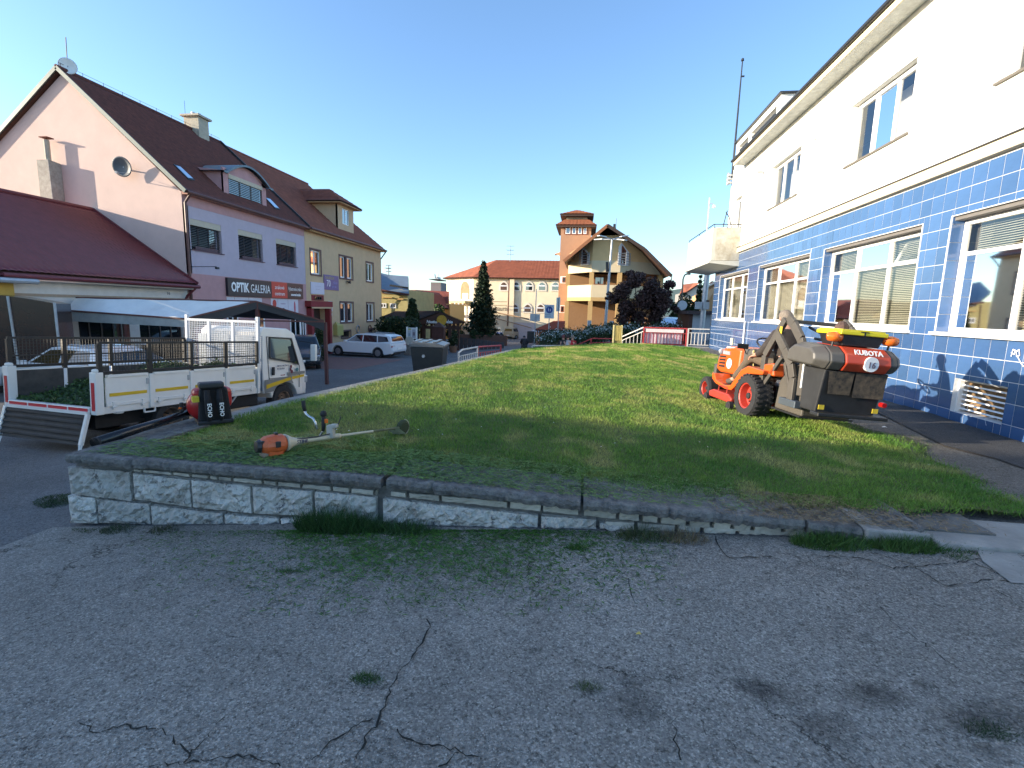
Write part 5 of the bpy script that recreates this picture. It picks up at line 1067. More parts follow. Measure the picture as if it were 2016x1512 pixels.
# grey cabinet boxes by the wall
for px, l in ((1162, 'pale grey service cabinet beside the left column of the yellow house'), (1206, 'pale grey service cabinet beside the lamp post')):
    x0, x1 = X(px-4, 47), X(px+4, 47); b = MB(); b.box(x0, x1, 47, 47.4, -1.2, Z(632, 47)); tag(b.build('cabinet', M['galv'], bev=.02), l, 'cabinet')
# ---- tower
tw = thing('tower', 'square brown stair tower with a two tier hipped roof behind the yellow house', 'tower', (0, 0, 0)); Yt = 58.0
tb = mat('tan_render', (.40, .23, .14), .85, .07, 1.5, .08, 30)
x0, x1 = X(1098.5, Yt), X(1157, Yt); zt = Z(447, Yt, 1125)
b = MB(); b.box(x0, x1, Yt, Yt+5.5, -3, zt); b.build('wall', tb, tw)
for (a, c_, d, e) in [(1106.5, 1118, 461, 446), (1119, 1129, 461, 446), (1130.5, 1140, 461, 446), (1141, 1149, 461, 446)]: winbox(tw, X(a+1, Yt), X(c_-1, Yt), Z(d, Yt), Z(e, Yt), Yt-.02, mf=M['pvc'])
b = MB(); b.box(X(1107, Yt), X(1150, Yt), Yt-.05, Yt-.002, Z(462.5, Yt), Z(460.7, Yt)); b.build('window_sill', wbr, tw)
for c_ in (1106, 1118.5, 1129.5, 1140.5, 1149.5): b = MB(); b.box(X(c_-.7, Yt), X(c_+.7, Yt), Yt-.06, Yt-.003, Z(461, Yt), Z(446, Yt)); b.build('window_post', wbr, tw)
def hip(parent, cx, cy, hw, hd, z0, z1, tw_, td, m, nm='roof'):
    e = [(cx-hw, cy-hd, z0), (cx+hw, cy-hd, z0), (cx+hw, cy+hd, z0), (cx-hw, cy+hd, z0)]; t = [(cx-tw_, cy-td, z1), (cx+tw_, cy-td, z1), (cx+tw_, cy+td, z1), (cx-tw_, cy+td, z1)]
    for i in range(4): j = (i+1) % 4; roof_sheet(parent, e[i], e[j], t[j], t[i], m, row=.5, wave=.4, amp=.03, step=.04, name=nm)
    b = MB(); b.box(cx-hw+.04, cx+hw-.04, cy-hd+.04, cy+hd-.04, z0-.22, z0-.02); b.build('eaves', dk_w, parent)
cxm, cym = (x0+x1)/2, Yt+2.75; hw = (x1-x0)/2+.55
hip(tw, cxm, cym, hw, 3.3, zt+.15, Z(428.5, Yt, 1130), 1.35, 1.5, rmat)
b = MB(); b.box(cxm-1.2, cxm+1.2, cym-1.3, cym+1.3, Z(430, Yt, 1130), Z(418, Yt, 1133)); b.build('lantern', mat('lantern_wall', (.30, .24, .17), .7, .2), tw)
hip(tw, cxm, cym, 1.9, 2.0, Z(418.5, Yt, 1133), Z(404.5, Yt, 1133), .05, .05, rmat)
for (px, pyb, pyt) in ((1108, 558, 547), (1107, 617, 605)): 
    b = MB(); b.box(X(px-7, Yt), X(px+7, Yt), Yt-.03, Yt-.001, Z(pyb+1.5, Yt), Z(pyt-1.5, Yt)); b.build('window_surround', M['pvc'], tw); winbox(tw, X(px-3, Yt), X(px+4, Yt), Z(pyb, Yt), Z(pyt, Yt), Yt-.035, mf=wbr, mg=M['glass_dark'])
b = MB(); b.add([(X(1087, Yt), Yt+1, Z(499, Yt)), (x0, Yt+.5, Z(496, Yt)), (x0, Yt+3, Z(492, Yt)), (X(1087, Yt), Yt+3, Z(499, Yt)), (x0, Yt+.5, Z(504, Yt))], [(0, 1, 2, 3), (0, 4, 1)]); b.build('side_canopy', ver, tw)
# ---- long building with pointed arch windows
ab = thing('arched_building', 'long pale yellow building with two rows of pointed arch windows and a red hipped roof', 'building', (0, 0, 0)); Ya = 75.0
cw = mat('cream_render', (.80, .67, .46), .85, .05, 1.0, .06, 20); cw2 = mat('white_render', (.78, .70, .58), .85, .04)
xa0, xa1 = X(931.5, Ya), X(1100, Ya); zb, ze = -3.4, Z(547.5, Ya, 1000)
zr = Z(511.5, Ya+4, 1040)
b = MB(); b.box(xa0, xa1, Ya, Ya+9, zb, ze); b.build('wall', cw, ab)
L0 = (X(879, 78.5), 78.5); sd_ = Fac(L0[0], L0[1], xa0-L0[0], Ya-L0[1])
b = MB(); polyprism(b, [L0, (xa0-.005, Ya), (xa0-.005, Ya+9), (L0[0], L0[1]+9)], zb, ze); b.build('end_wall', cw2, ab)
b = MB(); b.box(xa0, xa1, Ya-.02, Ya-.001, Z(549.5, Ya, 1000), ze); b.build('eaves_band', mat('eaves_band', (.52, .34, .14)), ab)
rr = mat('red_tile_roof', (.24, .068, .035), .85, .22, 1.2, .3, 14)
el, er = (L0[0]-.5, L0[1]-.6, ze), (xa0-.1, Ya-.6, ze); rl, rr_ = (X(976, 80), 80.0, zr), (xa1+2, 80.0, zr)
roof_sheet(ab, er, (xa1+2, Ya-.6, ze), rr_, rl, rr, row=.6, wave=.5, amp=.03, step=.03)
roof_sheet(ab, el, er, rl, (rl[0]-.3, 80.4, zr), rr, row=.6, wave=.5, amp=.03, step=.03)
roof_sheet(ab, (L0[0]-.5, 88, ze), el, (rl[0]-.3, 80.4, zr), (rl[0], 82, zr), rr, row=.6, wave=.5, amp=.03, step=.03)
def archwin(parent, L, u, z0, z1, w_, bar=.5, shut=True):
    """pointed arch window; L maps (u,y,z) to world"""
    hgt = z1-z0; sp = z0+hgt*.62; 
    def outline(g, zb_): 
        pts = [(u-w_/2-g, zb_), (u-w_/2-g, sp)]; 
        for k in range(1, 6): t = k/6; pts.append((u-w_/2-g+(w_/2+g)*t, sp+(z1+g*1.2-sp)*math.sin(t*math.pi/2)**.85))
        pts.append((u, z1+g*1.4)); 
        for k in range(5, 0, -1): t = k/6; pts.append((u+w_/2+g-(w_/2+g)*t, sp+(z1+g*1.2-sp)*math.sin(t*math.pi/2)**.85))
        return pts+[(u+w_/2+g, sp), (u+w_/2+g, zb_)]
    o1 = outline(.22, z0-.18); n = len(o1); f = MB(); f.add([L(a, -.08, c_) for a, c_ in o1]+[L(a, 0, c_) for a, c_ in o1], [tuple(range(n))]+[(i, (i+1) % n, n+(i+1) % n, n+i) for i in range(n)]); w0 = f.build('window', cw2, parent)
    o2 = outline(0, z0); f = MB(); f.add([L(a, -.09, c_) for a, c_ in o2], [tuple(range(len(o2)))]); f.build('pane', mat('brown_shutter', (.10, .055, .035), .5, .3, 3) if shut else M['glass'], w0)
    f = MB(); zb2 = lerp(z0, z1, .55); f.add([L(u-w_/2, -.10, zb2-.09), L(u+w_/2, -.10, zb2-.09), L(u+w_/2, -.10, zb2+.09), L(u-w_/2, -.10, zb2+.09)], [(0, 1, 2, 3)]); f.build('crossbar', M['pvc'], w0)
LA = lambda u, y, z: (u, Ya+y, z)
for px in (991, 1015.5, 1040.5, 1066, 1092): archwin(ab, LA, X(px, Ya), Z(571, Ya, px), Z(556, Ya, px), .95, shut=px == 991)
for px in (1014, 1039, 1064.5): archwin(ab, LA, X(px, Ya), Z(614, Ya, px), Z(600, Ya, px), .95)
LE = lambda u, y, z: tuple((sd_.o+sd_.d*u+sd_.n*y)+Vector((0, 0, z)))
for px in (885, 892.5, 900.5): 
    u = sd_.uv(px, 566)[0]; archwin(ab, LE, u, sd_.uv(px, 570)[1], sd_.uv(px, 557)[1], .45, shut=False); archwin(ab, LE, u, sd_.uv(px, 612)[1], sd_.uv(px, 600)[1], .6, shut=False)
u = sd_.uv(915.5, 570)[0]; z0, z1 = sd_.uv(915, 589)[1], sd_.uv(915, 554)[1]; o1 = [(u-1.0, z0), (u-1.0, lerp(z0, z1, .55)), (u-.8, lerp(z0, z1, .82)), (u-.4, z1-.1), (u, z1), (u+.4, z1-.1), (u+.8, lerp(z0, z1, .82)), (u+1.0, lerp(z0, z1, .55)), (u+1.0, z0)]
f = MB(); f.add([LE(a, -.06, c_) for a, c_ in o1], [tuple(range(len(o1)))]); f.build('arched_loggia', mat('loggia_shade', (.34, .20, .10), .8, .2, 2), ab)
f = MB(); f.add([LE(u-.5, -.1, z0), LE(u+.8, -.1, z0), LE(u+.8, -.1, z0+.9), LE(u-.5, -.1, z0+.9)], [(0, 1, 2, 3)]); f.build('loggia_rail', M['pvc'], ab)
f = MB(); pu0, pu1 = sd_.uv(886, 600)[0], sd_.uv(930, 600)[0]
for y0_, y1_, za, zb_ in ((-1.6, 0, sd_.uv(905, 597)[1], sd_.uv(905, 592.5)[1]),): f.add([LE(pu0, y0_, za), LE(pu1, y0_, za), LE(pu1, y1_, za), LE(pu0, y1_, za), LE(pu0, y0_, zb_), LE(pu1, y0_, zb_), LE(pu1, y1_, zb_), LE(pu0, y1_, zb_)], [(0, 1, 2, 3), (4, 5, 6, 7), (0, 1, 5, 4), (1, 2, 6, 5), (2, 3, 7, 6), (3, 0, 4, 7)])
f.build('porch_roof', mat('porch_yellow', (.62, .48, .2)), ab)
f = MB(); za, zb_ = sd_.uv(905, 620)[1], sd_.uv(905, 614)[1]; f.add([LE(pu0, -1.6, za), LE(pu1, -1.6, za), LE(pu1, -1.6, zb_), LE(pu0, -1.6, zb_)], [(0, 1, 2, 3)]); f.build('porch_rail', wbr, ab)
f = MB(); 
for u in (lerp(pu0, pu1, .55), lerp(pu0, pu1, .72), lerp(pu0, pu1, .9)): p, q = LE(u, -1.5, sd_.uv(905, 632)[1]), LE(u, -1.5, sd_.uv(905, 597)[1]); f.bar(p, q, .22)
f.build('porch_posts', M['pvc'], ab)
f = MB(); f.add([LE(pu0-1.5, -3.0, zb), LE(pu1+6, -3.6, zb), LE(pu1+6, -3.6, -1.9), LE(pu0+1, -3.0, sd_.uv(905, 622)[1]+.2), LE(pu0-1.5, -3.0, sd_.uv(905, 622)[1]+.2)], [(0, 1, 2, 3, 4)]); f.build('ramp_wall', cw2, ab)
f = MB(); f.tube([(X(1001.5, Ya), Ya-.12, Z(549, Ya)), (X(1000.5, Ya), Ya-.12, Z(648, Ya))], .09, 6); f.build('downpipe', mat('brown_gutter', (.12, .05, .04)), ab)
f = MB(); f.box(X(1003, Ya), X(1012, Ya), Ya-.35, Ya-.01, zb, Z(553, Ya)); f.build('pilaster', cw, ab)
f = MB(); f.box(X(1008, Ya), X(1056, Ya), Ya-.06, Ya-.01, zb, Z(640, Ya)); f.build('base_wall', mat('pale_lilac_base', (.55, .47, .45)), ab)
text(ab, 'Reštaurácia', 1.0, (X(962, Ya), Ya-.05, Z(611, Ya, 965)), mat('dark_letters', (.07, .06, .05)), sx=.8)
f = MB()
for zz in (594, 601): f.tube([(X(961, Ya), Ya-1.2, Z(zz, Ya, 965)), (X(1001, Ya), Ya-1.2, Z(zz+.5, Ya, 1000))], .05, 5)
f.tube([(X(963, Ya), Ya-.1, Z(612, Ya, 965)), (X(1045, Ya), Ya-1.5, Z(628, Ya, 1045))], .09, 5); f.tube([(X(968, Ya), Ya-.1, Z(624, Ya, 965)), (X(1050, Ya), Ya-1.5, Z(645, Ya, 1045))], .07, 5); f.build('stair_rails', mat('tan_rail', (.35, .22, .12)), ab)
# aerials on roofs
def aerial(px, py0, py1, Y, label, arms=3):
    t = thing('roof_aerial', label, 'aerial', (X(px, Y), Y, Z(py1, Y, px))); h = Z(py0, Y, px)-Z(py1, Y, px); b = MB(); b.tube([(0, 0, -.3), (0, 0, h)], .05, 5); b.build('mast', M['galv'], t)
    b = MB(); s = h*.28
    for k in range(arms): z = h*(.98-.3*k); b.tube([(-s, 0, z), (s, 0, z)], .035, 4); 
    for k in range(4): b.tube([(-s+k*s*.5, -.3, h*.7), (-s+k*s*.5, .3, h*.7)], .03, 4)
    b.build('crossbars', M['galv'], t)
aerial(1002, 484, 511, 79, 'many armed television aerial on the ridge of the arched building')
aerial(766, 522, 542, 46, 'small television aerial above the blue grey roof')
# ---- grey roofed old house and orange gabled house
gh = thing('grey_roofed_house', 'old pale yellow house with a bent blue grey metal roof behind the yellow town house', 'house', (0, 0, 0)); Yg = 44.0
b = MB(); b.box(X(730, Yg), X(803, Yg), Yg, Yg+8, -2.5, Z(570, Yg, 775)); b.build('wall', mat('faded_yellow', (.42, .36, .16), .9, .15, 1.5, .3, 10, dirt=.3), gh)
gr = mat('blue_grey_sheet', (.20, .26, .32), .5, .12, 1.5, .1, 20, metal=.2)
b = MB(); q = [W3(740, 535, 46), W3(766, 541, 46), W3(804, 544, 46), W3(805, 579, 43.4), W3(753, 573, 43.4), W3(735, 552, 43.4)]; b.add(q, [(0, 1, 4, 5), (1, 2, 3, 4)]); b.add([(p[0], p[1]+.05, p[2]-.15) for p in q], [(0, 1, 4, 5), (1, 2, 3, 4)]); b.build('roof', gr, gh)
b = MB()
for k in range(9): p = at(770+k*4.0, 564+k*.6, 43.9); b.box(p.x-.04, p.x+.14, p.y-.25, p.y-.1, p.z, p.z+.16)
b2_ = b.build('snow_guards', M['dark_metal'], gh); b2_['kind'] = 'stuff'
b = MB(); b.tube([W3(744, 570, 43.3), W3(805, 580, 43.3)], .09, 6); b.tube([W3(747, 574, 43.4), W3(745, 600, 43.6), W3(745, 640, 43.6)], .06, 5); b.build('gutter', gut_m, gh)
b = MB(); b.box(X(753, Yg), X(774, Yg), Yg-.1, Yg-.01, Z(588, Yg), Z(578, Yg)); b.build('notice_frame', gut_m, gh); b = MB(); b.box(X(756, Yg), X(771, Yg), Yg-.12, Yg-.11, Z(586, Yg), Z(580, Yg)); b.build('notice', mat('faded_yellow2', (.45, .38, .2)), gh)
b = MB(); b.box(X(778, Yg), X(794, Yg), Yg-.06, Yg-.01, Z(590, Yg), Z(578, Yg)); b.build('plaster_panel', mat('faded_yellow3', (.48, .38, .2)), gh)
for a, c_, d, e in ((750, 773, 597, 595), (778, 795, 600, 597)): b = MB(); b.box(X(a, Yg), X(c_, Yg), Yg-.12, Yg-.01, Z(d, Yg), Z(e, Yg)); b.build('cornice', pil, gh)
for a, c_ in ((749, 761), (768, 780)): winbox(gh, X(a, Yg), X(c_, Yg), Z(618, Yg), Z(608, Yg), Yg-.02, 2)
oh = thing('orange_gabled_house', 'small orange yellow gabled house with a maroon roof beside the old yellow house', 'house', (0, 0, 0)); Yo = 58.0
og = mat('orange_yellow_render', (.62, .40, .14), .85, .05); mr = mat('maroon_tile', (.20, .05, .035), .8, .2, 1.5, .2, 15)
gx0, gx1, gxa = X(801, Yo), X(845, Yo), X(822, Yo); gz0, gza = Z(600, Yo, 820), Z(574, Yo, 822)
b = MB(); b.prism([(gx0, -3), (gx1, -3), (gx1, gz0), (gxa, gza), (gx0, gz0)], Yo, Yo+9); b.build('wall', og, oh)
roof_sheet(oh, (gx0-.6, Yo+9, gz0-.3), (gx0-.6, Yo-.5, gz0-.3), (gxa, Yo-.5, gza+.15), (gxa, Yo+9, gza+.15), mr, row=.5, wave=.5); roof_sheet(oh, (gx1+.6, Yo-.5, gz0-.3), (gx1+.6, Yo+9, gz0-.3), (gxa, Yo+9, gza+.15), (gxa, Yo-.5, gza+.15), mr, row=.5, wave=.5)
for px in (811, 827): b = MB(); b.box(X(px-1.3, Yo), X(px+1.3, Yo), Yo-.05, Yo-.01, Z(617, Yo), Z(597, Yo)); b.build('slit_window', M['glass_dark'], oh)
b = MB(); b.box(X(818, Yo), X(821, Yo), Yo-.05, Yo-.01, Z(595, Yo), Z(591, Yo)); b.build('vent', M['pvc'], oh)
rh = thing('red_roofed_house', 'wide dark red roof with two skylights left of the arched building', 'house', (0, 0, 0)); Yr = 64.0
b = MB(); b.box(X(800, Yr), X(882, Yr), Yr+1, Yr+9, -3, Z(606, Yr)); b.build('wall', og, rh)
roof_sheet(rh, (X(840, Yr), Yr, Z(606, Yr, 840)), (X(884, Yr), Yr, Z(608, Yr, 880)), (X(884, Yr+5), Yr+5, Z(574, Yr+5, 884)), (X(820, Yr+5), Yr+5, Z(571, Yr+5, 820)), mr, row=.5, wave=.5)
roof_sheet(rh, (X(798, Yr), Yr, Z(600, Yr, 800)), (X(822, Yr), Yr, Z(600, Yr, 822)), (X(822, Yr+5), Yr+5, Z(571, Yr+5, 822)), (X(798, Yr+5), Yr+5, Z(571, Yr+5, 800)), mr, row=.5, wave=.5)
RP2 = plane3((X(840, Yr), Yr, Z(606, Yr, 840)), (X(884, Yr), Yr, Z(608, Yr, 880)), (X(884, Yr+5), Yr+5, Z(574, Yr+5, 884)))
for px in (842, 862): onroof(rh, [(px-2, 591.5), (px+2, 591.5), (px+3.5, 597), (px-1, 597)], Matrix.Identity(4), RP2, M['glass'], 'skylight', up=.1)
# far church like tower block, hill
t = thing('distant_block', 'distant grey building with a flat platform and finial on the horizon', 'building', (0, 0, 0)); Yd = 200
b = MB(); b.box(X(848, Yd), X(868, Yd), Yd, Yd+10, -6, Z(556, Yd, 858)); b.build('wall', mat('far_grey', (.20, .17, .17), .9), t); b = MB(); b.box(X(848.5, Yd), X(869.5, Yd), Yd-3, Yd+10, Z(551, Yd, 858), Z(550, Yd, 858)); b.build('platform', M['dark_metal'], t); b = MB(); b.box(X(856, Yd), X(862, Yd), Yd, Yd+4, Z(552, Yd, 858), Z(545, Yd, 858)); b.tube([(X(857, Yd), Yd, Z(546, Yd, 858)), (X(855.5, Yd), Yd, Z(540, Yd, 858))], .3, 5); b.tube([(X(860.5, Yd), Yd, Z(546, Yd, 858)), (X(861.5, Yd), Yd, Z(540, Yd, 858))], .3, 5); b.build('finial', M['galv'], t)
def hill(px0, px1, pyt, Y, m, name='hill', skew=.6):
    N_ = 40; V = []; F_ = []; base = -12
    for i in range(N_+1):
        s = i/N_; px = lerp(px0, px1, s); hh = math.sin(math.pi*s**skew)**1.3; top = lerp(base, at((px0+px1)/2, pyt, Y).z, hh)+ (1.5*math.sin(i*1.7)+1.2*math.sin(i*3.1))*hh*Y/900
        x = at(px, 600, Y).x; V += [(x, Y, base), (x, Y+Y*.12, top), (x, Y+Y*.5, base)]
        if i: a = 3*i; F_ += [(a-3, a, a+1, a-2), (a-2, a+1, a+2, a-1)]
    b = MB(); b.add(V, F_); return struct(b.build(name, m, smooth=True))
hillm = mat('wooded_hill', (.10, .15, .13), .95, .25, .02, 0, 1)
hill(740, 1120, 566, 1400, hillm); hill(430, 900, 592, 1700, hillm); hill(1150, 2300, 560, 1500, hillm); hill(-900, 600, 560, 1600, hillm)
# ---- pergola pub
pg = thing('timber_pergola', 'dark timber pub pergola with a shingle roof and a round yellow emblem', 'pergola', (0, 0, 0)); Yp = 40.0
px0, px1 = X(744, Yp), X(917, Yp); ez = Z(631, Yp, 870); zgp = G(-12, 41)
shg = mat('bitumen_shingle', (.055, .036, .033), .9, .3, 3, .4, 20)
xs0, xs1, xsm, xs2 = X(745, Yp), X(812, Yp), X(868, Yp), X(919, Yp)
roof_sheet(pg, (xs0, Yp, Z(626, Yp, 750)), (xs1, Yp, Z(632, Yp, 812)), (X(800, 44), 44, Z(613, 44, 800)), (X(780, 44), 44, Z(612, 44, 780)), shg, row=.4, wave=.5, amp=.01, step=.02)
roof_sheet(pg, (xs1, Yp-.3, Z(634, Yp, 812)), (xsm, Yp-.3, Z(614, Yp, 868)), (X(862, 45), 45, Z(612, 45, 868)), (X(790, 45), 45, Z(613, 45, 812)), shg, row=.4, wave=.5, amp=.01, step=.02)
roof_sheet(pg, (xsm, Yp-.3, Z(614, Yp, 868)), (xs2, Yp-.3, Z(634, Yp, 919)), (X(912, 45), 45, Z(632, 45, 912)), (X(862, 45), 45, Z(612, 45, 868)), shg, row=.4, wave=.5, amp=.01, step=.02)
wd = mat('stained_timber', (.07, .028, .018), .7, .3, 3, .3, 20)
b = MB(); b.add([(xs1, Yp-.25, Z(638, Yp, 812)), (xs2-.6, Yp-.25, Z(638, Yp, 915)), (xs2-.1, Yp-.25, Z(635, Yp, 915)), (xsm, Yp-.25, Z(616.5, Yp, 868)), (xs1, Yp-.25, Z(634, Yp, 812))], [(0, 1, 2, 3, 4)]); b.build('gable_boarding', wd, pg)
for px in (822, 835, 862, 886, 902):
    x = X(px, Yp); b = MB(); b.box(x-.11, x+.11, Yp-.1, Yp+.12, zgp, ez); b.bar((x, Yp, ez-.7), (x+.5, Yp, ez-.1), .1); b.bar((x, Yp, ez-.7), (x-.5, Yp, ez-.1), .1); b.build('post', wd, pg)
for px in (830, 850, 872, 894): x = X(px, 45); b = MB(); b.box(x-.11, x+.11, 44.9, 45.1, zgp, ez); b.build('post', wd, pg)
b = MB(); b.box(X(818, Yp), X(908, Yp), Yp-.02, Yp+.1, Z(659, Yp), Z(653, Yp)); b.build('railing', wd, pg)
lst = mat('pale_ledge_stone', (.32, .31, .29), .9, .3, 2)
zt0 = Z(667, Yp, 840); 
for r_ in range(4):
    for k in range(7):
        xa = X(822, Yp)+k*(X(888, Yp)-X(822, Yp))/7+(r_ % 2)*.15; b = MB(); b.box(xa+.01, xa+(X(888, Yp)-X(822, Yp))/7-.02, Yp-.25+random.uniform(-.02, .02), Yp, zt0-.2*(r_+1)+.01, zt0-.2*r_-.01); b.build('ledge_stone', lst, pg)
tb_ = thing('picnic_table', 'dark timber bench table under the pergola', 'table', (X(860, 42), 42, zgp)); b = MB(); b.box(-1.2, 1.2, -.4, .4, .7, .78); b.build('table_top', wd, tb_); b = MB(); b.box(-1.2, 1.2, -.9, -.6, .42, .48); b.build('bench', wd, tb_); b = MB(); b.box(-.9, -.7, -.8, .5, 0, .7); b.box(.7, .9, -.8, .5, 0, .7); b.build('trestle', wd, tb_)
b = MB(); k = 16; c0 = at(869.5, 630.5, Yp-.4); b.prism([(c0.x+.42*math.cos(6.283*i/k), c0.z+.42*math.sin(6.283*i/k)) for i in range(k)], Yp-.42, Yp-.36); tag(b.build('round_emblem', mat('emblem_ochre', (.55, .30, .03), .6, .25, 8)), 'round ochre emblem on the pergola gable', 'emblem')
t = thing('pub_sign', 'white script lettering on the pergola gable', 'sign', (0, 0, 0)); text(t, 'Pohostinec', .34, (X(842, Yp), Yp-.30, Z(636, Yp, 850)), wht, sx=.62, bold=.012, shear=.2); text(t, 'Slnečnica', .34, (X(875, Yp), Yp-.30, Z(636, Yp, 885)), wht, sx=.60, bold=.012, shear=.2)
# post box / wooden pillar by the pergola, planter, menu board
t = thing('wooden_pillar', 'dark red brown wooden notice pillar in front of the pergola', 'pillar', (X(864, 36), 36, G(-10, 36))); b = MB(); b.box(-.45, .45, -.3, .3, .7, 1.9); b.build('box', mat('red_brown_wood', (.07, .022, .015), .7, .3, 4), t); b = MB(); b.box(-.2, .2, -.15, .15, 0, .7); b.build('stem', wd, t); b = MB(); b.add([(-.5, -.4, 1.9), (.5, -.4, 1.9), (.5, .4, 1.9), (-.5, .4, 1.9), (0, 0, 2.3)], [(0, 1, 2, 3), (0, 1, 4), (1, 2, 4), (2, 3, 4), (3, 0, 4)]); b.build('cap', wd, t)
t = thing('info_board', 'white notice board on two white posts beside the hedge', 'notice board', (X(810.5, 33), 33, G(-11.5, 33))); zz = G(-11.5, 33); h0, h1 = Z(667, 33, 810)-zz, Z(645, 33, 810)-zz; ww = (X(820, 33)-X(801, 33))/2
b = MB(); b.box(-ww, ww, -.04, .04, h0, h1); b.build('panel', mat('panel_white', (.6, .61, .63), .5), t)
for s in (-1, 1): b = MB(); b.box(s*ww-.04, s*ww+.04, -.05, .05, 0, h1+.05); b.build('post', M['white_paint'], t)
for (a, c_, d, e, cc) in [(.15, .45, .8, .93, (.45, .42, .08)), (.08, .45, .1, .75, (.4, .42, .45)), (.55, .92, .1, .85, (.36, .38, .42)), (.62, .85, .3, .6, (.16, .13, .16)), (.18, .35, .25, .5, (.2, .3, .35))]:
    b = MB(); b.box(lerp(-ww, ww, a), lerp(-ww, ww, c_), -.046-.004*a, -.041, lerp(h0, h1, d), lerp(h0, h1, e)); b.build('print', mat('bprint_%d' % int(cc[0]*1000+cc[1]*77), cc, .5), t)
b = MB(); b.box(-.4, .4, -.3, .3, 0, .8); o = b.build('stone_block', mat('block_stone', (.20, .18, .16), .9, .3, 4), bev=.03); o.location = (X(808, 32.5), 32.6, G(-11.5, 32.6)); tag(o, 'stone plinth under the notice board', 'plinth')
b = MB(); b.lathe([(0, -.05), (.3, -.05), (.3, .02), (.22, .05), (0, .05)], 20, 'y'); o = b.build('round_plate', mat('plate_pale', (.45, .42, .36), .6)); o.location = (X(807.5, 32.4), 32.25, Z(671, 32.4, 808)); tag(o, 'round pale stone plate under the notice board', 'plate')
# hedges and shrubs
def bush(name, px, py, Y, rx, ry, rz_, n, size, c, label, cat='shrub', zb_=None, k=14, group=None, sig=.25, shape=None):
    P = at(px, py, Y); zb_ = G(P.x, Y) if zb_ is None else zb_; t = thing(name, label, cat, (P.x, Y, zb_), group=group)
    cl = [(random.uniform(-1, 1)*rx*.7, random.uniform(-1, 1)*ry*.7, rz_*random.uniform(.25, .75), random.uniform(.28, .5)*min(rx, rz_)) for _ in range(k)]
    if shape: cl = shape
    leafcloud('foliage', crown_pts(n, cl, sig), size, c, t); b = MB(); b.tube([(0, 0, -.1), (0, 0, rz_*.5)], .06, 6); b.build('stem', M['wood_dark'], t); return t
bush('hedge', 785, 660, 36, 1.9, 1.6, 2.9, 9000, .10, (.022, .040, .012), 'tall dark hedge between the white car and the pergola', 'hedge', k=22)
bush('shrub', 812, 620, 37, .8, .8, 3.9, 2500, .10, (.026, .045, .015), 'slender darker shrub rising out of the hedge beside the notice board', shape=[(0, 0, 2.6+.4*i, .55-.1*i) for i in range(4)])
bush('shrub', 825, 690, 33, 1.1, .6, .7, 1600, .08, (.03, .06, .015), 'low shrub at the foot of the notice board', k=8)
bush('tree', 857, 620, 56, 1.7, 1.2, 4.9, 3000, .16, (.045, .09, .02), 'rounded light green bush showing between the orange gable and the pergola roof', 'tree', k=12)
bush('tree', 873, 570, 130, 3.5, 3, 9.5, 1500, .5, (.06, .10, .02), 'distant sunlit tree left of the arched building', 'tree', k=10)
bush('columnar_conifer', 632, 670, 25.5, .35, .35, 1.7, 3000, .05, (.025, .05, .015), 'narrow clipped conifer beside the entrance of the yellow house', 'conifer', shape=[(0, 0, .2+.2*i, .33) for i in range(8)])
# ---- spruce
P = at(950, 662, 52); sp = thing('spruce_tree', 'tall narrow dark spruce standing in front of the arched building', 'spruce tree', (P.x, 52, G(P.x, 52))); Hs = Z(513, 52, 949)-G(P.x, 52)
pts = []; 
for i in range(260):
    t = (i/260)**.85; z = .5+t*(Hs-.7); rad = (1-t)**.9*2.3*random.uniform(.55, 1.12)+.08; a = i*2.399; m_ = int(26+90*(1-t))
    s = rng.random(m_)**.8; px_ = s*rad; pts.append(np.stack([math.cos(a)*px_+rng.normal(0, .07, m_), math.sin(a)*px_+rng.normal(0, .07, m_), z-.28*s*rad*.8+rng.normal(0, .07, m_)+.12*s**3], 1))
leafcloud('crown', np.concatenate(pts), .13, (.020, .036, .016), sp, var=.5); b = MB(); b.tube([(0, 0, -.2), (0, 0, Hs*.5), (0, 0, Hs)], [.16, .1, .02], 8); b.build('trunk', M['wood_dark'], sp)
# ---- dark leaved plum tree
P = at(1256, 650, 36); pt = thing('plum_tree', 'round dark purple leaved tree beyond the railings', 'tree', (P.x, 36, -.6)); cl = []
def PW(px, py, dy=0, Y=36): q = at(px, py, Y+dy); return (q.x-P.x, q.y-36, q.z+.6)
for (px, py, r_) in [(1250, 552, .9), (1225, 575, 1.0), (1210, 590, .6), (1280, 565, .95), (1305, 580, .9), (1270, 590, 1.2), (1235, 605, 1.0), (1300, 605, 1.0), (1255, 625, .95), (1225, 628, .7), (1290, 628, .8), (1318, 598, .5), (1262, 545, .55), (1200, 577, .30), (1325, 560, .35), (1240, 540, .35), (1313, 560, .4), (1196, 586, .25), (1330, 610, .35)]:
    for dy in (-.8, .1, .9): cl.append((*PW(px+random.uniform(-4, 4), py+random.uniform(-4, 4), dy*r_), r_*.62))
leafcloud('crown', crown_pts(22000, cl, .36), .08, (.062, .032, .028), pt, var=.55)
b = MB(); b.tube([(0, 0, -.5), (.02, 0, .4), PW(1256, 632)], [.17, .15, .12], 8); b.build('trunk', M['wood_dark'], pt)
b = MB()
for (px, py) in [(1225, 580), (1250, 560), (1285, 570), (1300, 600), (1205, 582), (1318, 575)]: b.tube([PW(1256, 632), PW(lerp(1256, px, .5), lerp(632, py, .6)), PW(px, py)], [.08, .05, .015], 6)
b.build('limbs', M['wood_dark'], pt)
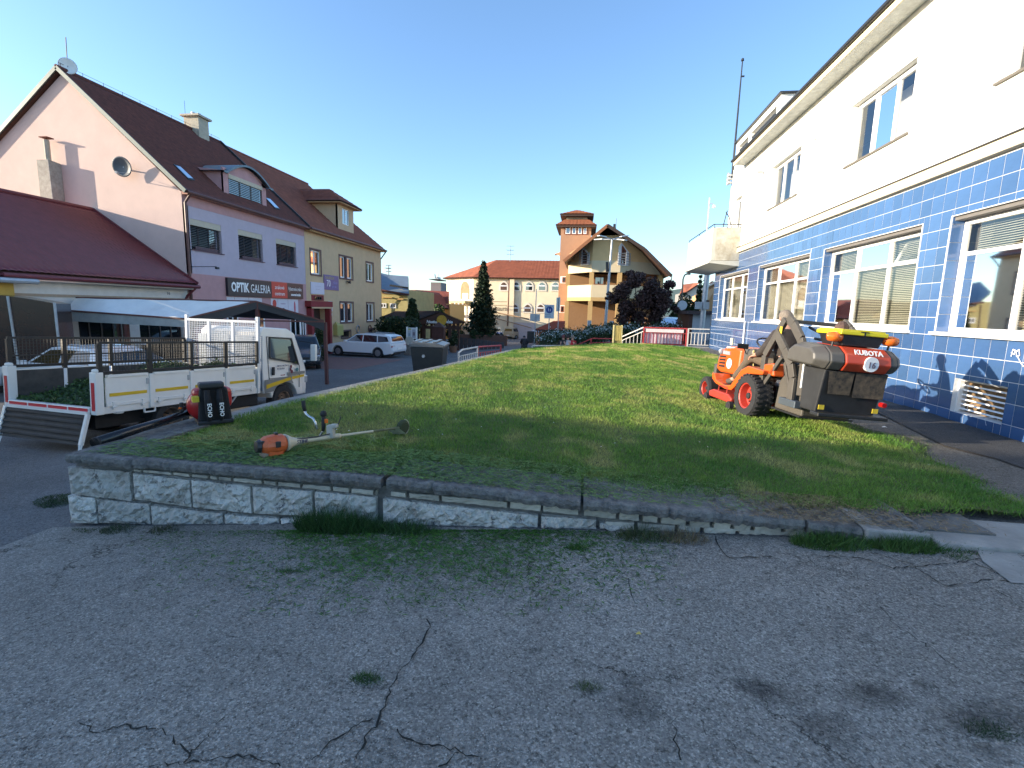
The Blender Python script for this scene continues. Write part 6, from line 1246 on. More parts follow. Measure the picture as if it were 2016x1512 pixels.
# ---- other far things at the right
def gable_house(name, label, px0, px1, pyb, pye, pya, Y, mw, mr_, depth=8, apx_=None):
    t = thing(name, label, 'house', (0, 0, 0)); x0, x1 = X(px0, Y), X(px1, Y); xm = X(apx_ or (px0+px1)/2, Y); zb_, ze_, za = Z(pyb, Y, px0), Z(pye, Y, px0), Z(pya, Y, px0)
    b = MB(); b.prism([(x0, -3), (x1, -3), (x1, ze_), (xm, za), (x0, ze_)], Y, Y+depth); b.build('wall', mw, t)
    roof_sheet(t, (x0-.4, Y+depth, ze_-.2), (x0-.4, Y-.4, ze_-.2), (xm, Y-.4, za+.1), (xm, Y+depth, za+.1), mr_, row=.5, wave=.5); roof_sheet(t, (x1+.4, Y-.4, ze_-.2), (x1+.4, Y+depth, ze_-.2), (xm, Y+depth, za+.1), (xm, Y-.4, za+.1), mr_, row=.5, wave=.5); return t
r2 = mat('orange_red_tile', (.36, .11, .05), .85, .2, 1.5, .2, 15)
t = thing('far_house', 'far cream house with an orange red roof above the parked cars', 'house', (0, 0, 0)); Yh = 90
b = MB(); b.add([(X(1328, Yh), Yh, -2), (X(1378, Yh), Yh, -2), (X(1378, Yh), Yh, Z(557, Yh, 1378)), (X(1352, Yh), Yh, Z(574, Yh, 1352)), (X(1328, Yh), Yh, Z(580, Yh, 1330)), ]+[(X(1378, Yh), Yh+8, -2), (X(1328, Yh), Yh+8, -2)], [(0, 1, 2, 3, 4), (0, 1, 5, 6)]); b.build('wall', cw2, t)
b = MB(); q = [W3(1338, 579, Yh-1), W3(1352, 574, Yh-1), W3(1378, 557, Yh-1), W3(1366, 557, Yh+5), W3(1345, 560, Yh+5)]; b.add(q, [(0, 1, 2, 3, 4)]); b.add([(p[0], p[1]+.3, p[2]-.3) for p in q], [(0, 1, 2, 3, 4)]); b.build('roof', r2, t)
for k in range(3): x = X(1345+k*9, Yh); winbox(t, x, x+.9, Z(592, Yh), Z(586, Yh), Yh-.02)
t = thing('far_house', 'far orange house wall with a pale eaves line beside the tiled building', 'house', (0, 0, 0)); Yh = 60
b = MB(); b.add([(X(1381, Yh), Yh+6, -1), (X(1412, Yh), Yh-4, -1), (X(1412, Yh-4), Yh-4, Z(556, Yh-4, 1410)), (X(1383, Yh+6), Yh+6, Z(572, Yh+6, 1383))], [(0, 1, 2, 3)]); b.add([(X(1381, Yh), Yh+6, -1), (X(1412, Yh), Yh+14, -1), (X(1412, Yh), Yh+14, 4), (X(1383, Yh+6), Yh+6, Z(572, Yh+6, 1383))], [(0, 1, 2, 3)]); b.build('wall', mat('orange_render', (.55, .33, .15)), t)
b = MB(); b.bar(W3(1382, 571, Yh+6), W3(1412, 555, Yh-4), .3, .25); b.build('eaves', cw2, t); b = MB(); b.add([W3(1392, 560, Yh+4), W3(1402, 553, Yh+4), W3(1410, 556, Yh+1)], [(0, 1, 2)]); b.build('roof', r2, t)
bush('tree', 1352, 590, 66, 1.9, 1.5, 4.6, 3500, .16, (.03, .06, .02), 'dark leafy tree in front of the far cream house', 'tree', k=16, zb_=.1)
bush('columnar_conifer', 1376, 585, 64, .7, .7, 6.0, 3000, .12, (.04, .06, .025), 'slim conifer left of the grey pole at the tiled building', 'conifer', shape=[(0, 0, .6+.6*i, .62-.045*i) for i in range(10)], zb_=.1)
bush('tree', 1330, 600, 58, 1.1, 1, 3.6, 1800, .14, (.035, .055, .02), 'small tree right behind the purple leaved tree', 'tree', k=9, zb_=.2)
bush('columnar_conifer', 1389, 548, 84, .7, .7, 9.2, 1600, .16, (.05, .065, .02), 'tip of a conifer above the far orange house', 'conifer', shape=[(0, 0, 1+.9*i, .9-.08*i) for i in range(10)], zb_=-.2)
t = thing('grey_shed', 'low grey shed with a flat dark roof beyond the white railing', 'shed', (0, 0, 0)); Ys = 33
b = MB(); b.box(X(1366, Ys), X(1402, Ys), Ys, Ys+4, -1.2, Z(619, Ys, 1380)); b.build('wall', mat('shed_grey', (.33, .36, .39), .8, .05), t)
b = MB(); b.box(X(1359, Ys), X(1366, Ys), Ys, Ys+4, -1.2, Z(619, Ys, 1380)); b.build('dark_side', wd, t); b = MB(); b.box(X(1352, Ys), X(1404, Ys), Ys-.4, Ys+4.4, Z(619, Ys, 1380), Z(612, Ys, 1380)); b.build('roof', mat('shed_roof', (.05, .035, .035)), t)
t = thing('grey_pole', 'thick grey pole with switch boxes beside the tiled building', 'pole', (X(1384, 31), 31, -.8)); b = MB(); b.tube([(-.0, 0, 0), (.12, 0, 6.0)], .15, 10); b.build('pole', M['galv'], t)
for dx, zz, l in ((-.32, 600, 'box'), (.12, 601, 'box')): b = MB(); z0 = Z(609, 31, 1384)+.8; b.box(dx-.17, dx+.17, -.3, -.12, z0, z0+.42); b.build('switch_box', M['galv'], t, bev=.01)
b = MB(); b.box(.15, .3, -.2, .1, Z(594, 31, 1384)+.8, Z(591, 31, 1384)+.8); b.build('bracket', M['dark_metal'], t)
# ---- lamp posts
lp = thing('street_lamp', 'tall grey street lamp with two white lamp arms and a small speaker', 'street lamp', (X(1193, 40), 40, -.9)); lz = .9; top = at(1205, 471, 40); 
tx = top.x-X(1193, 40); tz = top.z+.9
b = MB(); b.tube([(0, 0, 0), (tx*.45, 0, tz*.5), (tx, 0, tz)], [.13, .10, .06], 10); b.build('pole', M['galv'], lp)
for s, q, l in ((-1, at(1178, 464, 39), 'lamp'), (1, at(1237, 463, 41), 'lamp'), (-1, at(1172, 472, 41.5), 'lamp'), (1, at(1232, 473, 38.6), 'lamp')):
    qx, qy, qz = q.x-X(1193, 40), q.y-40, q.z+.9; b = MB(); b.tube([(tx, 0, tz), (lerp(tx, qx, .6), qy*.6, lerp(tz, qz, .6))], .04, 6); b.build('arm', M['galv'], lp)
    b = MB(); b.bar((lerp(tx, qx, .5), qy*.5, lerp(tz, qz, .5)+.03), (qx, qy, qz), .30, .07); b.build('lamp_head', M['white_paint'], lp, bev=.02)
b = MB(); q = at(1196, 525, 40); b.bar((q.x-X(1193, 40), 0, q.z+.9-.4), (q.x-X(1193, 40)-.05, 0, q.z+.9+.35), .2, .24); b.build('column_speaker', M['black'], lp)
lp = thing('street_lamp', 'dark street lamp with a curved neck right of the purple leaved tree', 'street lamp', (X(1341, 48), 48, -.2)); h = Z(545, 48, 1341)+.2
b = MB(); b.tube([(0, 0, 0), (0, 0, h-.2), (.1, 0, h+.15), (.35, 0, h+.3)], .07, 8); b.build('pole', M['dark_metal'], lp); b = MB(); b.lathe([(0, -.1), (.18, -.08), (.2, 0), (.1, .12), (0, .14)], 10, o=(.45, 0, h+.28)); b.build('lamp_head', M['dark_metal'], lp)
t = thing('traffic_mirror', 'round sign with a small plate below, seen from behind beside the plum tree', 'sign', (X(1341, 47), 46.5, -.2)); zz = Z(601, 46.5, 1341)+.2
b = MB(); b.lathe([(0, 0), (.42, 0), (.42, .04), (0, .04)], 20, 'y', (0, -.1, zz)); b.build('disc', M['galv'], t); b = MB(); b.box(-.25, .3, -.1, -.06, zz-.75, zz-.5); b.build('plate', M['galv'], t); b = MB(); b.tube([(0, 0, 0), (0, 0, zz+.4)], .04, 6); b.build('pole', M['galv'], t)
# ---- signs
blue = mat('sign_blue', (.012, .06, .27), .4, .04)
t = thing('pedestrian_zone_sign', 'large white sign with a blue circle of two walking figures', 'sign', (X(1082, 40), 40, -1.6)); s0, s1 = Z(627, 40, 1082)+1.6, Z(600, 40, 1082)+1.6; ww = (X(1092, 40)-X(1073, 40))/2
b = MB(); b.box(-ww, ww, -.03, 0, s0, s1); b.build('panel', mat('sign_pale', (.55, .62, .66), .4), t, bev=.01)
b = MB(); b.lathe([(0, -.045), (.27, -.045), (.27, -.031)], 20, 'y', (0, 0, lerp(s0, s1, .63))); b.build('blue_disc', blue, t)
b = MB()
for dx, sc__ in ((-.07, 1), (.08, .72)):
    zc = lerp(s0, s1, .63)-.14; b.box(dx-.025, dx+.025, -.055, -.047, zc+.08*sc__, zc+.24*sc__); b.lathe([(0, -.055), (.03, -.055)], 8, 'y', (dx, 0, zc+.28*sc__)); b.bar((dx, -.05, zc+.1*sc__), (dx-.05, -.05, zc-.03), .025, .008); b.bar((dx, -.05, zc+.1*sc__), (dx+.05, -.05, zc-.03), .025, .008)
b.build('figures', wht, t)
text(t, 'PEŠIA ZÓNA', .115, (0, -.034, s1-.16), ink, align='CENTER', sx=.9); text(t, 'Zásobovanie', .09, (-ww+.1, -.034, s0+.27), ink, sx=.9); text(t, '6-10 h  17-19 h', .085, (-ww+.06, -.034, s0+.12), ink, sx=.85)
b = MB(); b.tube([(0, .04, 0), (0, .04, s1)], .035, 6); b.build('pole', M['galv'], t)
def back_sign(px, py0, py1, hw_, Y, label, yaw=0, extra=None):
    t = thing('traffic_sign', label, 'traffic sign', (X(px, Y), Y, -1.7), yaw); z0, z1 = Z(py1, Y, px)+1.7, Z(py0, Y, px)+1.7
    b = MB(); b.box(-hw_, hw_, .04, .06, z0, z1); b.build('plate', M['galv'], t, bev=.01); b = MB(); b.tube([(0, 0, 0), (.05, 0, max(z1, extra or 0)+.1)], .035, 6); b.build('pole', M['galv'], t); return t
back_sign(1054, 618, 632, .38, 38, 'grey back of a rectangular traffic sign on a tall post', extra=Z(572, 38, 1054)+1.7)
back_sign(1100, 586, 613, .30, 42, 'tall narrow sign plate seen almost edge on, right of the pedestrian sign', yaw=R(62))
t = thing('one_way_sign', 'square blue sign with a white upward arrow', 'traffic sign', (X(984, 60), 60, G(-9, 60))); zz = Z(661.5, 60, 984)-G(-9, 60); b = MB(); b.box(-.42, .42, -.02, .02, zz-.38, zz+.42); b.build('panel', blue, t); b = MB(); b.box(-.08, .08, -.03, -.022, zz-.28, zz+.12); b.add([(-.22, -.03, zz+.08), (.22, -.03, zz+.08), (0, -.03, zz+.34)], [(0, 1, 2)]); b.build('arrow', wht, t); b = MB(); b.tube([(0, .04, 0), (0, .04, zz+.9)], .05, 6); b.build('pole', M['galv'], t); b = MB(); b.add([(-.4, 0, zz+.5), (.4, 0, zz+.5), (0, 0, zz+1.15)], [(0, 1, 2)]); b.build('triangle_back', M['galv'], t)
# ---- kiosk with red roof
t = thing('red_roofed_stall', 'small open timber stall with a red tiled roof in front of the yellow house', 'stall', (0, 0, 0)); Yk = 46
zk = G(-2, Yk)
roof_sheet(t, (X(1053, Yk), Yk, Z(649, Yk, 1055)), (X(1114, Yk), Yk, Z(651, Yk, 1114)), (X(1114, Yk+2.5), Yk+2.5, Z(632, Yk+2.5, 1114)), (X(1092, Yk+2.5), Yk+2.5, Z(632, Yk+2.5, 1095)), mat('stall_red_tile', (.30, .06, .03), .8, .15), row=.35, wave=.3)
for px in (1060, 1064, 1110): x = X(px, Yk+.3); b = MB(); b.box(x-.07, x+.07, Yk+.25, Yk+.4, zk, Z(651, Yk, px)); b.bar((x, Yk+.3, Z(657, Yk, px)), (x+.5, Yk+.3, Z(652, Yk, px)), .09); b.build('post', ver, t)
b = MB(); b.box(X(1066, Yk+2.4), X(1114, Yk+2.4), Yk+2.3, Yk+2.4, zk, Z(655, Yk, 1090)); b.build('back_wall', M['wood_dark'], t)
# ---- flower bed
fb = thing('flower_bed', 'raised bed of white flowering plants below the yellow house', 'flower bed', (0, 0, 0)); pts = []; fl_ = []
for i in range(150):
    s = random.random(); px = lerp(1062, 1345, s); Yq = random.uniform(34, 38); py_t = np.interp(px, [1060, 1100, 1150, 1200, 1300, 1345], [664, 652, 653, 645, 640, 643]); p = at(px, py_t+random.uniform(-2, 12), Yq); n = 120
    d = rng.normal(size=(n, 3))*np.array([.30, .3, .26]); pts.append(np.array([[p.x, p.y, p.z-.25]])+d); k = 26; e = rng.normal(size=(k, 3))*np.array([.30, .3, .13]); e[:, 2] = np.abs(e[:, 2])+.02; fl_.append(np.array([[p.x, p.y, p.z-.12]])+e)
leafcloud('foliage', np.concatenate(pts), .07, (.035, .06, .02), fb); leafcloud('blossoms', np.concatenate(fl_), .055, (.62, .68, .66), fb, var=.15, up=1.0)
b = MB(); V_ = [W3(1060, 690, 33.8), W3(1345, 690, 33.8)]; b.box(X(1062, 34), X(1345, 34), 34, 39, -2, -.9); b.build('soil', soil, fb)
bush('hedge', 1190, 645, 41, 3.0, .9, 1.5, 5000, .09, (.04, .065, .02), 'loose green hedge behind the white flowers at the yellow house', 'hedge', k=18, zb_=-.9)
bush('shrub', 1140, 662, 40, 1.2, .6, .8, 1200, .08, (.035, .06, .02), 'grey green low shrub behind the seated people', k=8, zb_=-.9)
# ---- railings at the end of the lawn
redp = mat('faded_red_paint', (.46, .05, .05), .55, .2, 10); wrp = mat('rail_white', (.66, .62, .56), .55, .08, 8)
Yr_ = 23.4
t = thing('red_railing', 'red steel railing with a pink and white striped banner behind it', 'railing', (0, Yr_, PZ)); x0, x1 = X(1271, Yr_), X(1357, Yr_); h1 = Z(645.5, Yr_, 1300)-PZ
b = MB(); b.bar((x0, 0, h1), (x1, 0, h1), .05, .05); b.build('top_rail', redp, t); b = MB(); b.bar((x0, 0, h1-.22), (x1, 0, h1-.22), .035); b.bar((x0, 0, .10), (x1, 0, .10), .035); b.build('rail', redp, t)
for x in (x0, x1-.02): b = MB(); b.box(x-.03, x+.03, -.03, .03, 0, h1); b.build('post', redp, t)
for k in range(1, 13): x = lerp(x0, x1, k/13); b = MB(); b.box(x-.010, x+.010, -.010, .010, .10, h1-.22); b.build('baluster', redp, t)
bn = thing('banner', 'long faded banner with pink and lilac stripes tied behind the red railing', 'banner', (0, Yr_+.06, PZ)); b = MB(); b.box(x0+.08, x1-.16, -.11, -.098, h1-.20, h1-.05); b.build('top_strip', mat('banner_pink', (.78, .64, .62), .8, .06), bn)
for k in range(20): xa, xb_ = lerp(x0+.06, x1-.2, k/20), lerp(x0+.06, x1-.2, (k+1)/20); b = MB(); b.box(xa, xb_, .0+.01*math.sin(k), .02, .13, h1-.22); b.build('stripe', mat('banner_white', (.78, .68, .68), .8) if k % 2 else mat('banner_lilac', (.52, .42, .50), .8), bn)
t = thing('white_railing', 'white steel railing between the red railing and the tiled building', 'railing', (0, Yr_, PZ)); x0, x1 = X(1359, Yr_), FX-.03
b = MB(); b.bar((x0, 0, h1), (x1, 0, h1), .045); b.build('top_rail', wrp, t); b = MB(); b.bar((x0+.05, 0, h1-.18), (x1, 0, h1-.18), .03); b.bar((x0+.05, 0, .12), (x1, 0, .12), .03); b.build('rail', wrp, t); b = MB(); b.box(x0-.03, x0+.03, -.03, .03, 0, h1); b.build('post', wrp, t)
for k in range(1, 6): x = lerp(x0, x1, k/6); b = MB(); b.box(x-.014, x+.014, -.014, .014, .12, h1-.18); b.build('baluster', wrp, t)
t = thing('stair_railing', 'sloping white handrail going down beside the timber post', 'railing', (0, Yr_, PZ)); xa, xb_ = X(1270, Yr_), X(1226, Yr_+.6); za, zb_ = h1, Z(664, Yr_+.6, 1226)-PZ
b = MB(); b.bar((xa, 0, za), (xb_, .6, zb_), .045); b.build('top_rail', wrp, t); b = MB(); b.bar((xa, 0, za-.18), (xb_, .6, zb_-.18), .03); b.bar((xa, 0, .12), (xb_, .6, zb_-.78), .03); b.build('rail', wrp, t)
for k in range(6): s = k/6; x = lerp(xa, xb_, s+.08); b = MB(); b.box(x-.014, x+.014, .6*s-.014, .6*s+.014, lerp(.12, zb_-.78, s+.08), lerp(za-.18, zb_-.18, s+.08)); b.build('baluster', wrp, t)
b = MB(); b.box(X(1263, Yr_), FX-.02, Yr_-.15, Yr_+.3, -1.2, PZ+.045); struct(b.build('kerb', slab, bev=.01))
t = thing('timber_post', 'squat weathered yellow timber block standing at the head of the steps', 'timber post', (X(1219, 22.6), 22.6, -.3)); hp = Z(640, 22.6, 1219)+.3; hw_ = (X(1227, 22.6)-X(1211, 22.6))/2
tbm = mat('weathered_timber', (.42, .33, .10), .8, .25, 3, .5, 20, stretch=(6, 6, 1))
for k in range(3): b = MB(); xa = -hw_+.03+k*(2*hw_-.06)/3; b.box(xa+.004, xa+(2*hw_-.06)/3-.004, -.12, .12, hp*.48, hp-.02); b.build('board', tbm, t, bev=.008)
b = MB(); b.box(-hw_+.05, hw_-.05, -.10, .10, 0, hp*.48); b.build('base', mat('mossy_timber', (.24, .22, .07), .9, .3, 5, .5, 20), t, bev=.01)
for s in (-1, 1): b = MB(); b.box(s*hw_-.025, s*hw_+.025, -.14, .14, 0, hp); b.build('edge_strip', mat('pale_timber', (.55, .48, .22), .7), t)
# red ramp railing
t = thing('ramp_railing', 'low red ramp railing in front of the white flowers', 'railing', (0, 29, 0)); 
def Q(px, py, Y=29): p = at(px, py, Y); return (p.x, p.y-29, p.z)
b = MB(); b.bar(Q(1132, 681), Q(1166, 666), .06); b.bar(Q(1166, 666), Q(1212, 667), .06); b.build('top_rail', redp, t); b = MB(); b.bar(Q(1140, 685), Q(1166, 675), .04); b.bar(Q(1166, 675), Q(1212, 673), .04); b.build('rail', redp, t)
for px, py in ((1164, 666), (1210, 667)): q = Q(px, py); b = MB(); b.box(q[0]-.04, q[0]+.04, -.04, .04, -1.3, q[2]); b.build('post', redp, t)
b = MB(); b.add([Q(1140, 684), Q(1212, 675), Q(1212, 700), Q(1140, 700)], [(0, 1, 2, 3)]); b.build('ramp_wall', slab, t)
t = thing('low_white_rail', 'long low white rail just behind the crest of the lawn', 'railing', (0, 27, 0)); p, q = at(1048, 680.5, 27), at(1135, 680.5, 27); b = MB(); b.bar((p.x, 0, p.z), (q.x, 0, q.z), .06); b.build('top_rail', wrp, t)
for k in range(4): x = lerp(p.x, q.x, k/3); b = MB(); b.box(x-.03, x+.03, -.03, .03, G(x, 27), p.z); b.build('post', wrp, t)
# street railings left of the lawn
t = thing('street_railing', 'white tubular street railing beside the black bin', 'railing', (0, 0, 0)); Ys_ = 18
p0, p1 = at(903, 690, 17.2), at(940, 683, 20.5); gz = lambda p: G(p.x, p.y)
b = MB(); b.tube([(p0.x, p0.y, gz(p0)), (p0.x, p0.y, p0.z-.08), (p0.x+.05, p0.y+.3, p0.z), tuple(p1), (p1.x, p1.y, gz(p1))], .035, 8); b.build('frame', wrp, t); b = MB(); b.bar((p0.x, p0.y, p0.z-.22), (p1.x, p1.y, p1.z-.22), .03); b.build('rail', wrp, t)
for k in range(1, 9): s = k/9; x, y = lerp(p0.x, p1.x, s), lerp(p0.y, p1.y, s); b = MB(); b.box(x-.016, x+.016, y-.016, y+.016, G(x, y)+.1, lerp(p0.z, p1.z, s)-.22); b.build('baluster', wrp, t)
t = thing('street_railing', 'red tubular street railing continuing beyond the white one', 'railing', (0, 0, 0)); p0, p1 = at(941, 683, 20.7), at(986, 680, 25)
b = MB(); b.tube([(p0.x, p0.y, gz(p0)), (p0.x, p0.y, p0.z), tuple(p1), (p1.x, p1.y, gz(p1))], .04, 8); b.build('frame', redp, t); b = MB(); b.bar((p0.x, p0.y, p0.z-.25), (p1.x, p1.y, p1.z-.25), .03); b.build('rail', redp, t)
for k in range(1, 10): s = k/10; x, y = lerp(p0.x, p1.x, s), lerp(p0.y, p1.y, s); b = MB(); b.box(x-.018, x+.018, y-.018, y+.018, G(x, y)+.1, lerp(p0.z, p1.z, s)-.25); b.build('baluster', redp, t)
# plank fence and terrace between pergola and road
t = thing('plank_fence', 'low dark plank fence right of the pergola', 'fence', (0, 0, 0))
for k in range(11):
    pa, pb_ = at(905+k*8, 664+k*1.0, 42+k*.1), at(912+k*8, 664+k*1.0, 42+k*.1); b = MB(); b.box(pa.x, pb_.x, pa.y, pa.y+.05, G(pa.x, 42)-.1, pa.z); b.build('plank', mat('grey_plank', (.09, .075, .075), .85, .3, 4), t)
t = thing('planter_wall', 'red brown planter wall at the foot of the spruce', 'planter', (0, 0, 0)); p0, p1 = at(905, 658, 50), at(998, 657, 50); b = MB(); b.box(p0.x, p1.x, 50, 50.3, G(-10, 50)-.2, p0.z); b.build('wall', mat('brown_planter', (.16, .08, .055), .85, .2), t)
bush('hedge', 925, 655, 50.6, 3.4, .7, 1.0, 2600, .12, (.03, .055, .018), 'low dark hedge around the foot of the spruce', 'hedge', k=16, zb_=-1.75)
t = thing('flower_pots', 'cluster of plant pots at the right end of the pergola', 'plant pot', (X(893, 37), 37, G(-9, 37)))
b = MB(); b.lathe([(.25, 0), (.35, .5), (.3, .5), (0, .42)], 12); b.build('pot', mat('clay', (.2, .1, .06)), t); leafcloud('foliage', crown_pts(900, [(0, 0, .9, .4), (.1, .1, 1.4, .3), (-.2, 0, .7, .3)]), .07, (.03, .045, .015), t)
# ================================================================= VEHICLES, TOOLS AND PEOPLE
def wheel(parent, x, y, r, w_, side, tyre=None, rim=None, spokes=5, hub=.62, hubcap=None):
    """wheel about the y axis, outer face towards side*y"""
    t = MB(); t.lathe([(r*hub, -w_/2), (r*.92, -w_/2), (r, -w_*.32), (r, w_*.32), (r*.92, w_/2), (r*hub, w_/2), (r*hub, -w_/2)], 28, 'y', (x, y, r), close=True); o = t.build('tyre', tyre or M['rubber'], parent, smooth=False)
    b = MB(); s = side; f = w_/2*s
    b.lathe([(r*hub, f*.9), (r*hub*.9, f*.82), (r*hub*.82, f*.1), (r*.26, f*-.1), (r*.22, f*.45), (r*.10, f*.5), (0, f*.5)] if not spokes else [(r*hub, f*.9), (r*hub*.9, f*.55), (r*hub*.86, f*.2), (0, f*.2)], 24, 'y', (x, y, r), close=True); b.build('rim', mat('rim_dark', (.06, .06, .065), .5) if spokes else (rim or M['grey_metal']), o)
    if not spokes: b = MB(); b.lathe([(r*.17, f*.1), (r*.15, f*.62), (0, f*.66)], 12, 'y', (x, y, r)); [b.lathe([(r*.035, f*.1), (r*.035, f*.3)], 6, 'y', (x+r*.28*math.cos(a), y, r+r*.28*math.sin(a))) for a in np.linspace(0, 5.03, 5)]; b.build('hub', M['dark_metal'], o)
    if spokes:
        b = MB()
        for k in range(spokes):
            a = 6.283*k/spokes; 
            for da in (-.16, .16): b.bar((x+r*.12*math.cos(a), y+f*.85, r+r*.12*math.sin(a)), (x+r*hub*.93*math.cos(a+da), y+f*.8, r+r*hub*.93*math.sin(a+da)), r*.07, r*.06, up=(0, 1, 0))
        b.lathe([(r*.17, f*.95), (r*.17, f*.6)], 10, 'y', (x, y, r)); b.lathe([(r*hub, f*.98), (r*hub*.92, f*.98), (r*hub*.92, f*.7)], 24, 'y', (x, y, r)); b.build('spokes', rim or M['grey_metal'], o)
    return o
def car(name, label, loc, rz, paint, Ls=4.5, Ws=1.80, H=1.47, kind='wagon', group=None):
    t = thing(name, label, 'car', loc, rz, group); h2 = Ws/2; s = Ls/4.5; zb = .22; belt = .93*H/1.47; r = .325; xf_, xr_ = 1.42*s, -1.28*s
    def arch(xc): return [(xc+.39*math.cos(a), .30+.39*math.sin(a)) for a in np.linspace(0, math.pi, 9)]
    low = [(2.20*s, .30), (2.25*s, .45), (2.22*s, .62), (2.05*s, .74), (1.2*s, belt-.04), (.9*s, belt), (-1.9*s, belt+.04), (-2.22*s, belt-.02), (-2.25*s, .70), (-2.27*s, .5), (-2.2*s, .30), (xr_-.45, zb)]
    low += arch(xr_)[::-1]+[(xr_+.45, zb), (xf_-.45, zb)]+arch(xf_)[::-1]+[(xf_+.45, zb)]
    b = MB(); n = len(low)
    def ins(y): k = abs(y)/h2; return k
    lay = [(-h2, .965), (-h2+.06, 1.0), (h2-.06, 1.0), (h2, .965)]; vs = []
    for y, k in lay:
        for x, z in low: cz_ = .55; vs.append((x*(k if abs(x) > 1.9*s else 1), y, cz_+(z-cz_)*(k if z > .8 else 1)))
    fs = [tuple(range(n)), tuple(range(4*n-1, 3*n-1, -1))]
    for q in range(3):
        for i in range(n): j = (i+1) % n; fs.append((q*n+i, q*n+j, (q+1)*n+j, (q+1)*n+i))
    b.add(vs, fs); b.build('body', paint, t, bev=.025)
    if kind == 'wagon': cab = [(.95*s, belt), (.25*s, H-.06), (-.4*s, H), (-1.6*s, H-.04), (-2.02*s, H-.14), (-2.2*s, belt)]
    elif kind == 'van': cab = [(1.25*s, belt), (.65*s, H-.08), (0, H), (-1.9*s, H-.02), (-2.1*s, H-.1), (-2.2*s, belt)]
    else: cab = [(.95*s, belt), (.2*s, H-.06), (-.35*s, H), (-1.1*s, H-.05), (-1.95*s, belt+.12), (-2.1*s, belt)]
    def yw(z, o=0): return h2-.05-.20*(z-belt)/(H-belt)+o
    n = len(cab); vs = [(x, -yw(z), z) for x, z in cab]+[(x, yw(z), z) for x, z in cab]; b = MB(); b.add(vs, [tuple(range(n)), tuple(range(2*n-1, n-1, -1))]+[(i, (i+1) % n, n+(i+1) % n, n+i) for i in range(n-1)]); b.build('cabin', paint, t, bev=.03)
    gl = M['glass_dark']
    def sidewin(xs):
        for sg in (-1, 1):
            b = MB(); b.add([(x, sg*(yw(z)+.008), z) for x, z in xs], [tuple(range(len(xs)))]); b.build('side_window', gl, t)
    zl, zh = belt+.04, H-.13
    def xa(x0, z0, x1, z1, z): return x0+(x1-x0)*(z-z0)/(z1-z0)
    fA = lambda z: xa(cab[0][0], cab[0][1], cab[1][0], cab[1][1], z); rA = lambda z: xa(cab[-1][0], cab[-1][1], cab[-2][0], cab[-2][1], z)
    sidewin([(fA(zl)-.14, zl), (fA(zh)-.12, zh), (-.22*s, zh+.03), (-.22*s, zl)]); sidewin([(-.29*s, zl), (-.29*s, zh+.03), (-1.15*s, zh), (-1.22*s, zl)]); 
    if kind != 'hatch': sidewin([(-1.29*s, zl), (-1.22*s, zh), (rA(zh)+.20, zh-.05), (rA(zl)+.22, zl+.06)])
    b = MB(); b.add([(fA(zl)+.012, -yw(zl)+.1, zl), (fA(zl)+.012, yw(zl)-.1, zl), (fA(zh)+.02, yw(zh)-.08, zh+.02), (fA(zh)+.02, -yw(zh)+.08, zh+.02)], [(0, 1, 2, 3)]); b.build('windscreen', gl, t)
    zr0 = belt+.12; b = MB(); b.add([(rA(zr0)-.02, -yw(zr0)+.1, zr0), (rA(zr0)-.02, yw(zr0)-.1, zr0), (rA(zh)-.02, yw(zh)-.1, zh-.02), (rA(zh)-.02, -yw(zh)+.1, zh-.02)], [(0, 1, 2, 3)]); b.build('rear_window', gl, t)
    for sg in (-1, 1):
        wheel(t, xf_, sg*(h2-.12), r, .21, sg); wheel(t, xr_, sg*(h2-.12), r, .21, sg)
        b = MB(); b.box(-2.24*s, -2.05*s, sg*(h2-.02), sg*(h2-.42), .66, .82); b.build('tail_light', M['lamp_red'], t, bev=.03); b = MB(); b.box(1.98*s, 2.24*s, sg*(h2-.03), sg*(h2-.42), .60, .71); b.build('headlight', M['lamp_clear'], t, bev=.03)
        b = MB(); b.box(.75*s, .9*s, sg*(h2+.0), sg*(h2+.16), belt-.01, belt+.11); b.build('mirror', paint, t, bev=.02)
        for x in (-.1, -1.0): b = MB(); b.box(x*s-.08, x*s+.08, sg*(h2-.01), sg*(h2+.025), belt-.16, belt-.13); b.build('handle', paint, t)
        b = MB(); b.box(xr_+.42, xf_-.42, sg*(h2-.02), sg*(h2+.006), zb, zb+.09); b.build('side_skirt', M['black'], t)
    b = MB(); b.box(-2.285*s, -2.2*s, -.26, .26, .55, .66); b.build('number_plate', M['white_paint'], t); b = MB(); b.box(2.2*s, 2.262*s, -.26, .26, .40, .50); b.build('number_plate', M['white_paint'], t)
    b = MB(); b.box(2.18*s, 2.256*s, -.45, .45, .52, .62); b.box(-2.27*s, -2.1*s, -.7, .7, .28, .40); b.build('grille', M['black'], t); b = MB(); b.box(-1.95*s, 1.9*s, -h2+.25, h2-.25, .17, .35); b.build('underbody', M['black'], t)
    for sg in (-1, 1): b = MB(); b.tube([(-.3*s, sg*(yw(H)-.06), H+.0), (-.4*s, sg*(yw(H)-.05), H+.035), (-1.6*s, sg*(yw(H)-.05), H+.01)], .016, 5); b.build('roof_rail', M['galv'], t)
    return t
p = at(722, 690, 30.0); cw_ = car('parked_car', 'white estate car parked on the street beside the ochre house', (p.x-.1, 30.2, G(p.x, 30.2)), R(172), M['car_white'], 4.75, 1.85, 1.50)
p = at(150, 690, 12.3); car('parked_car', 'white hatchback parked behind the open truck bed in front of the maroon roofed shop', (p.x+.2, 12.3, G(p.x, 12.3)), R(178), M['car_white'], 4.4, 1.8, 1.42, 'hatch')
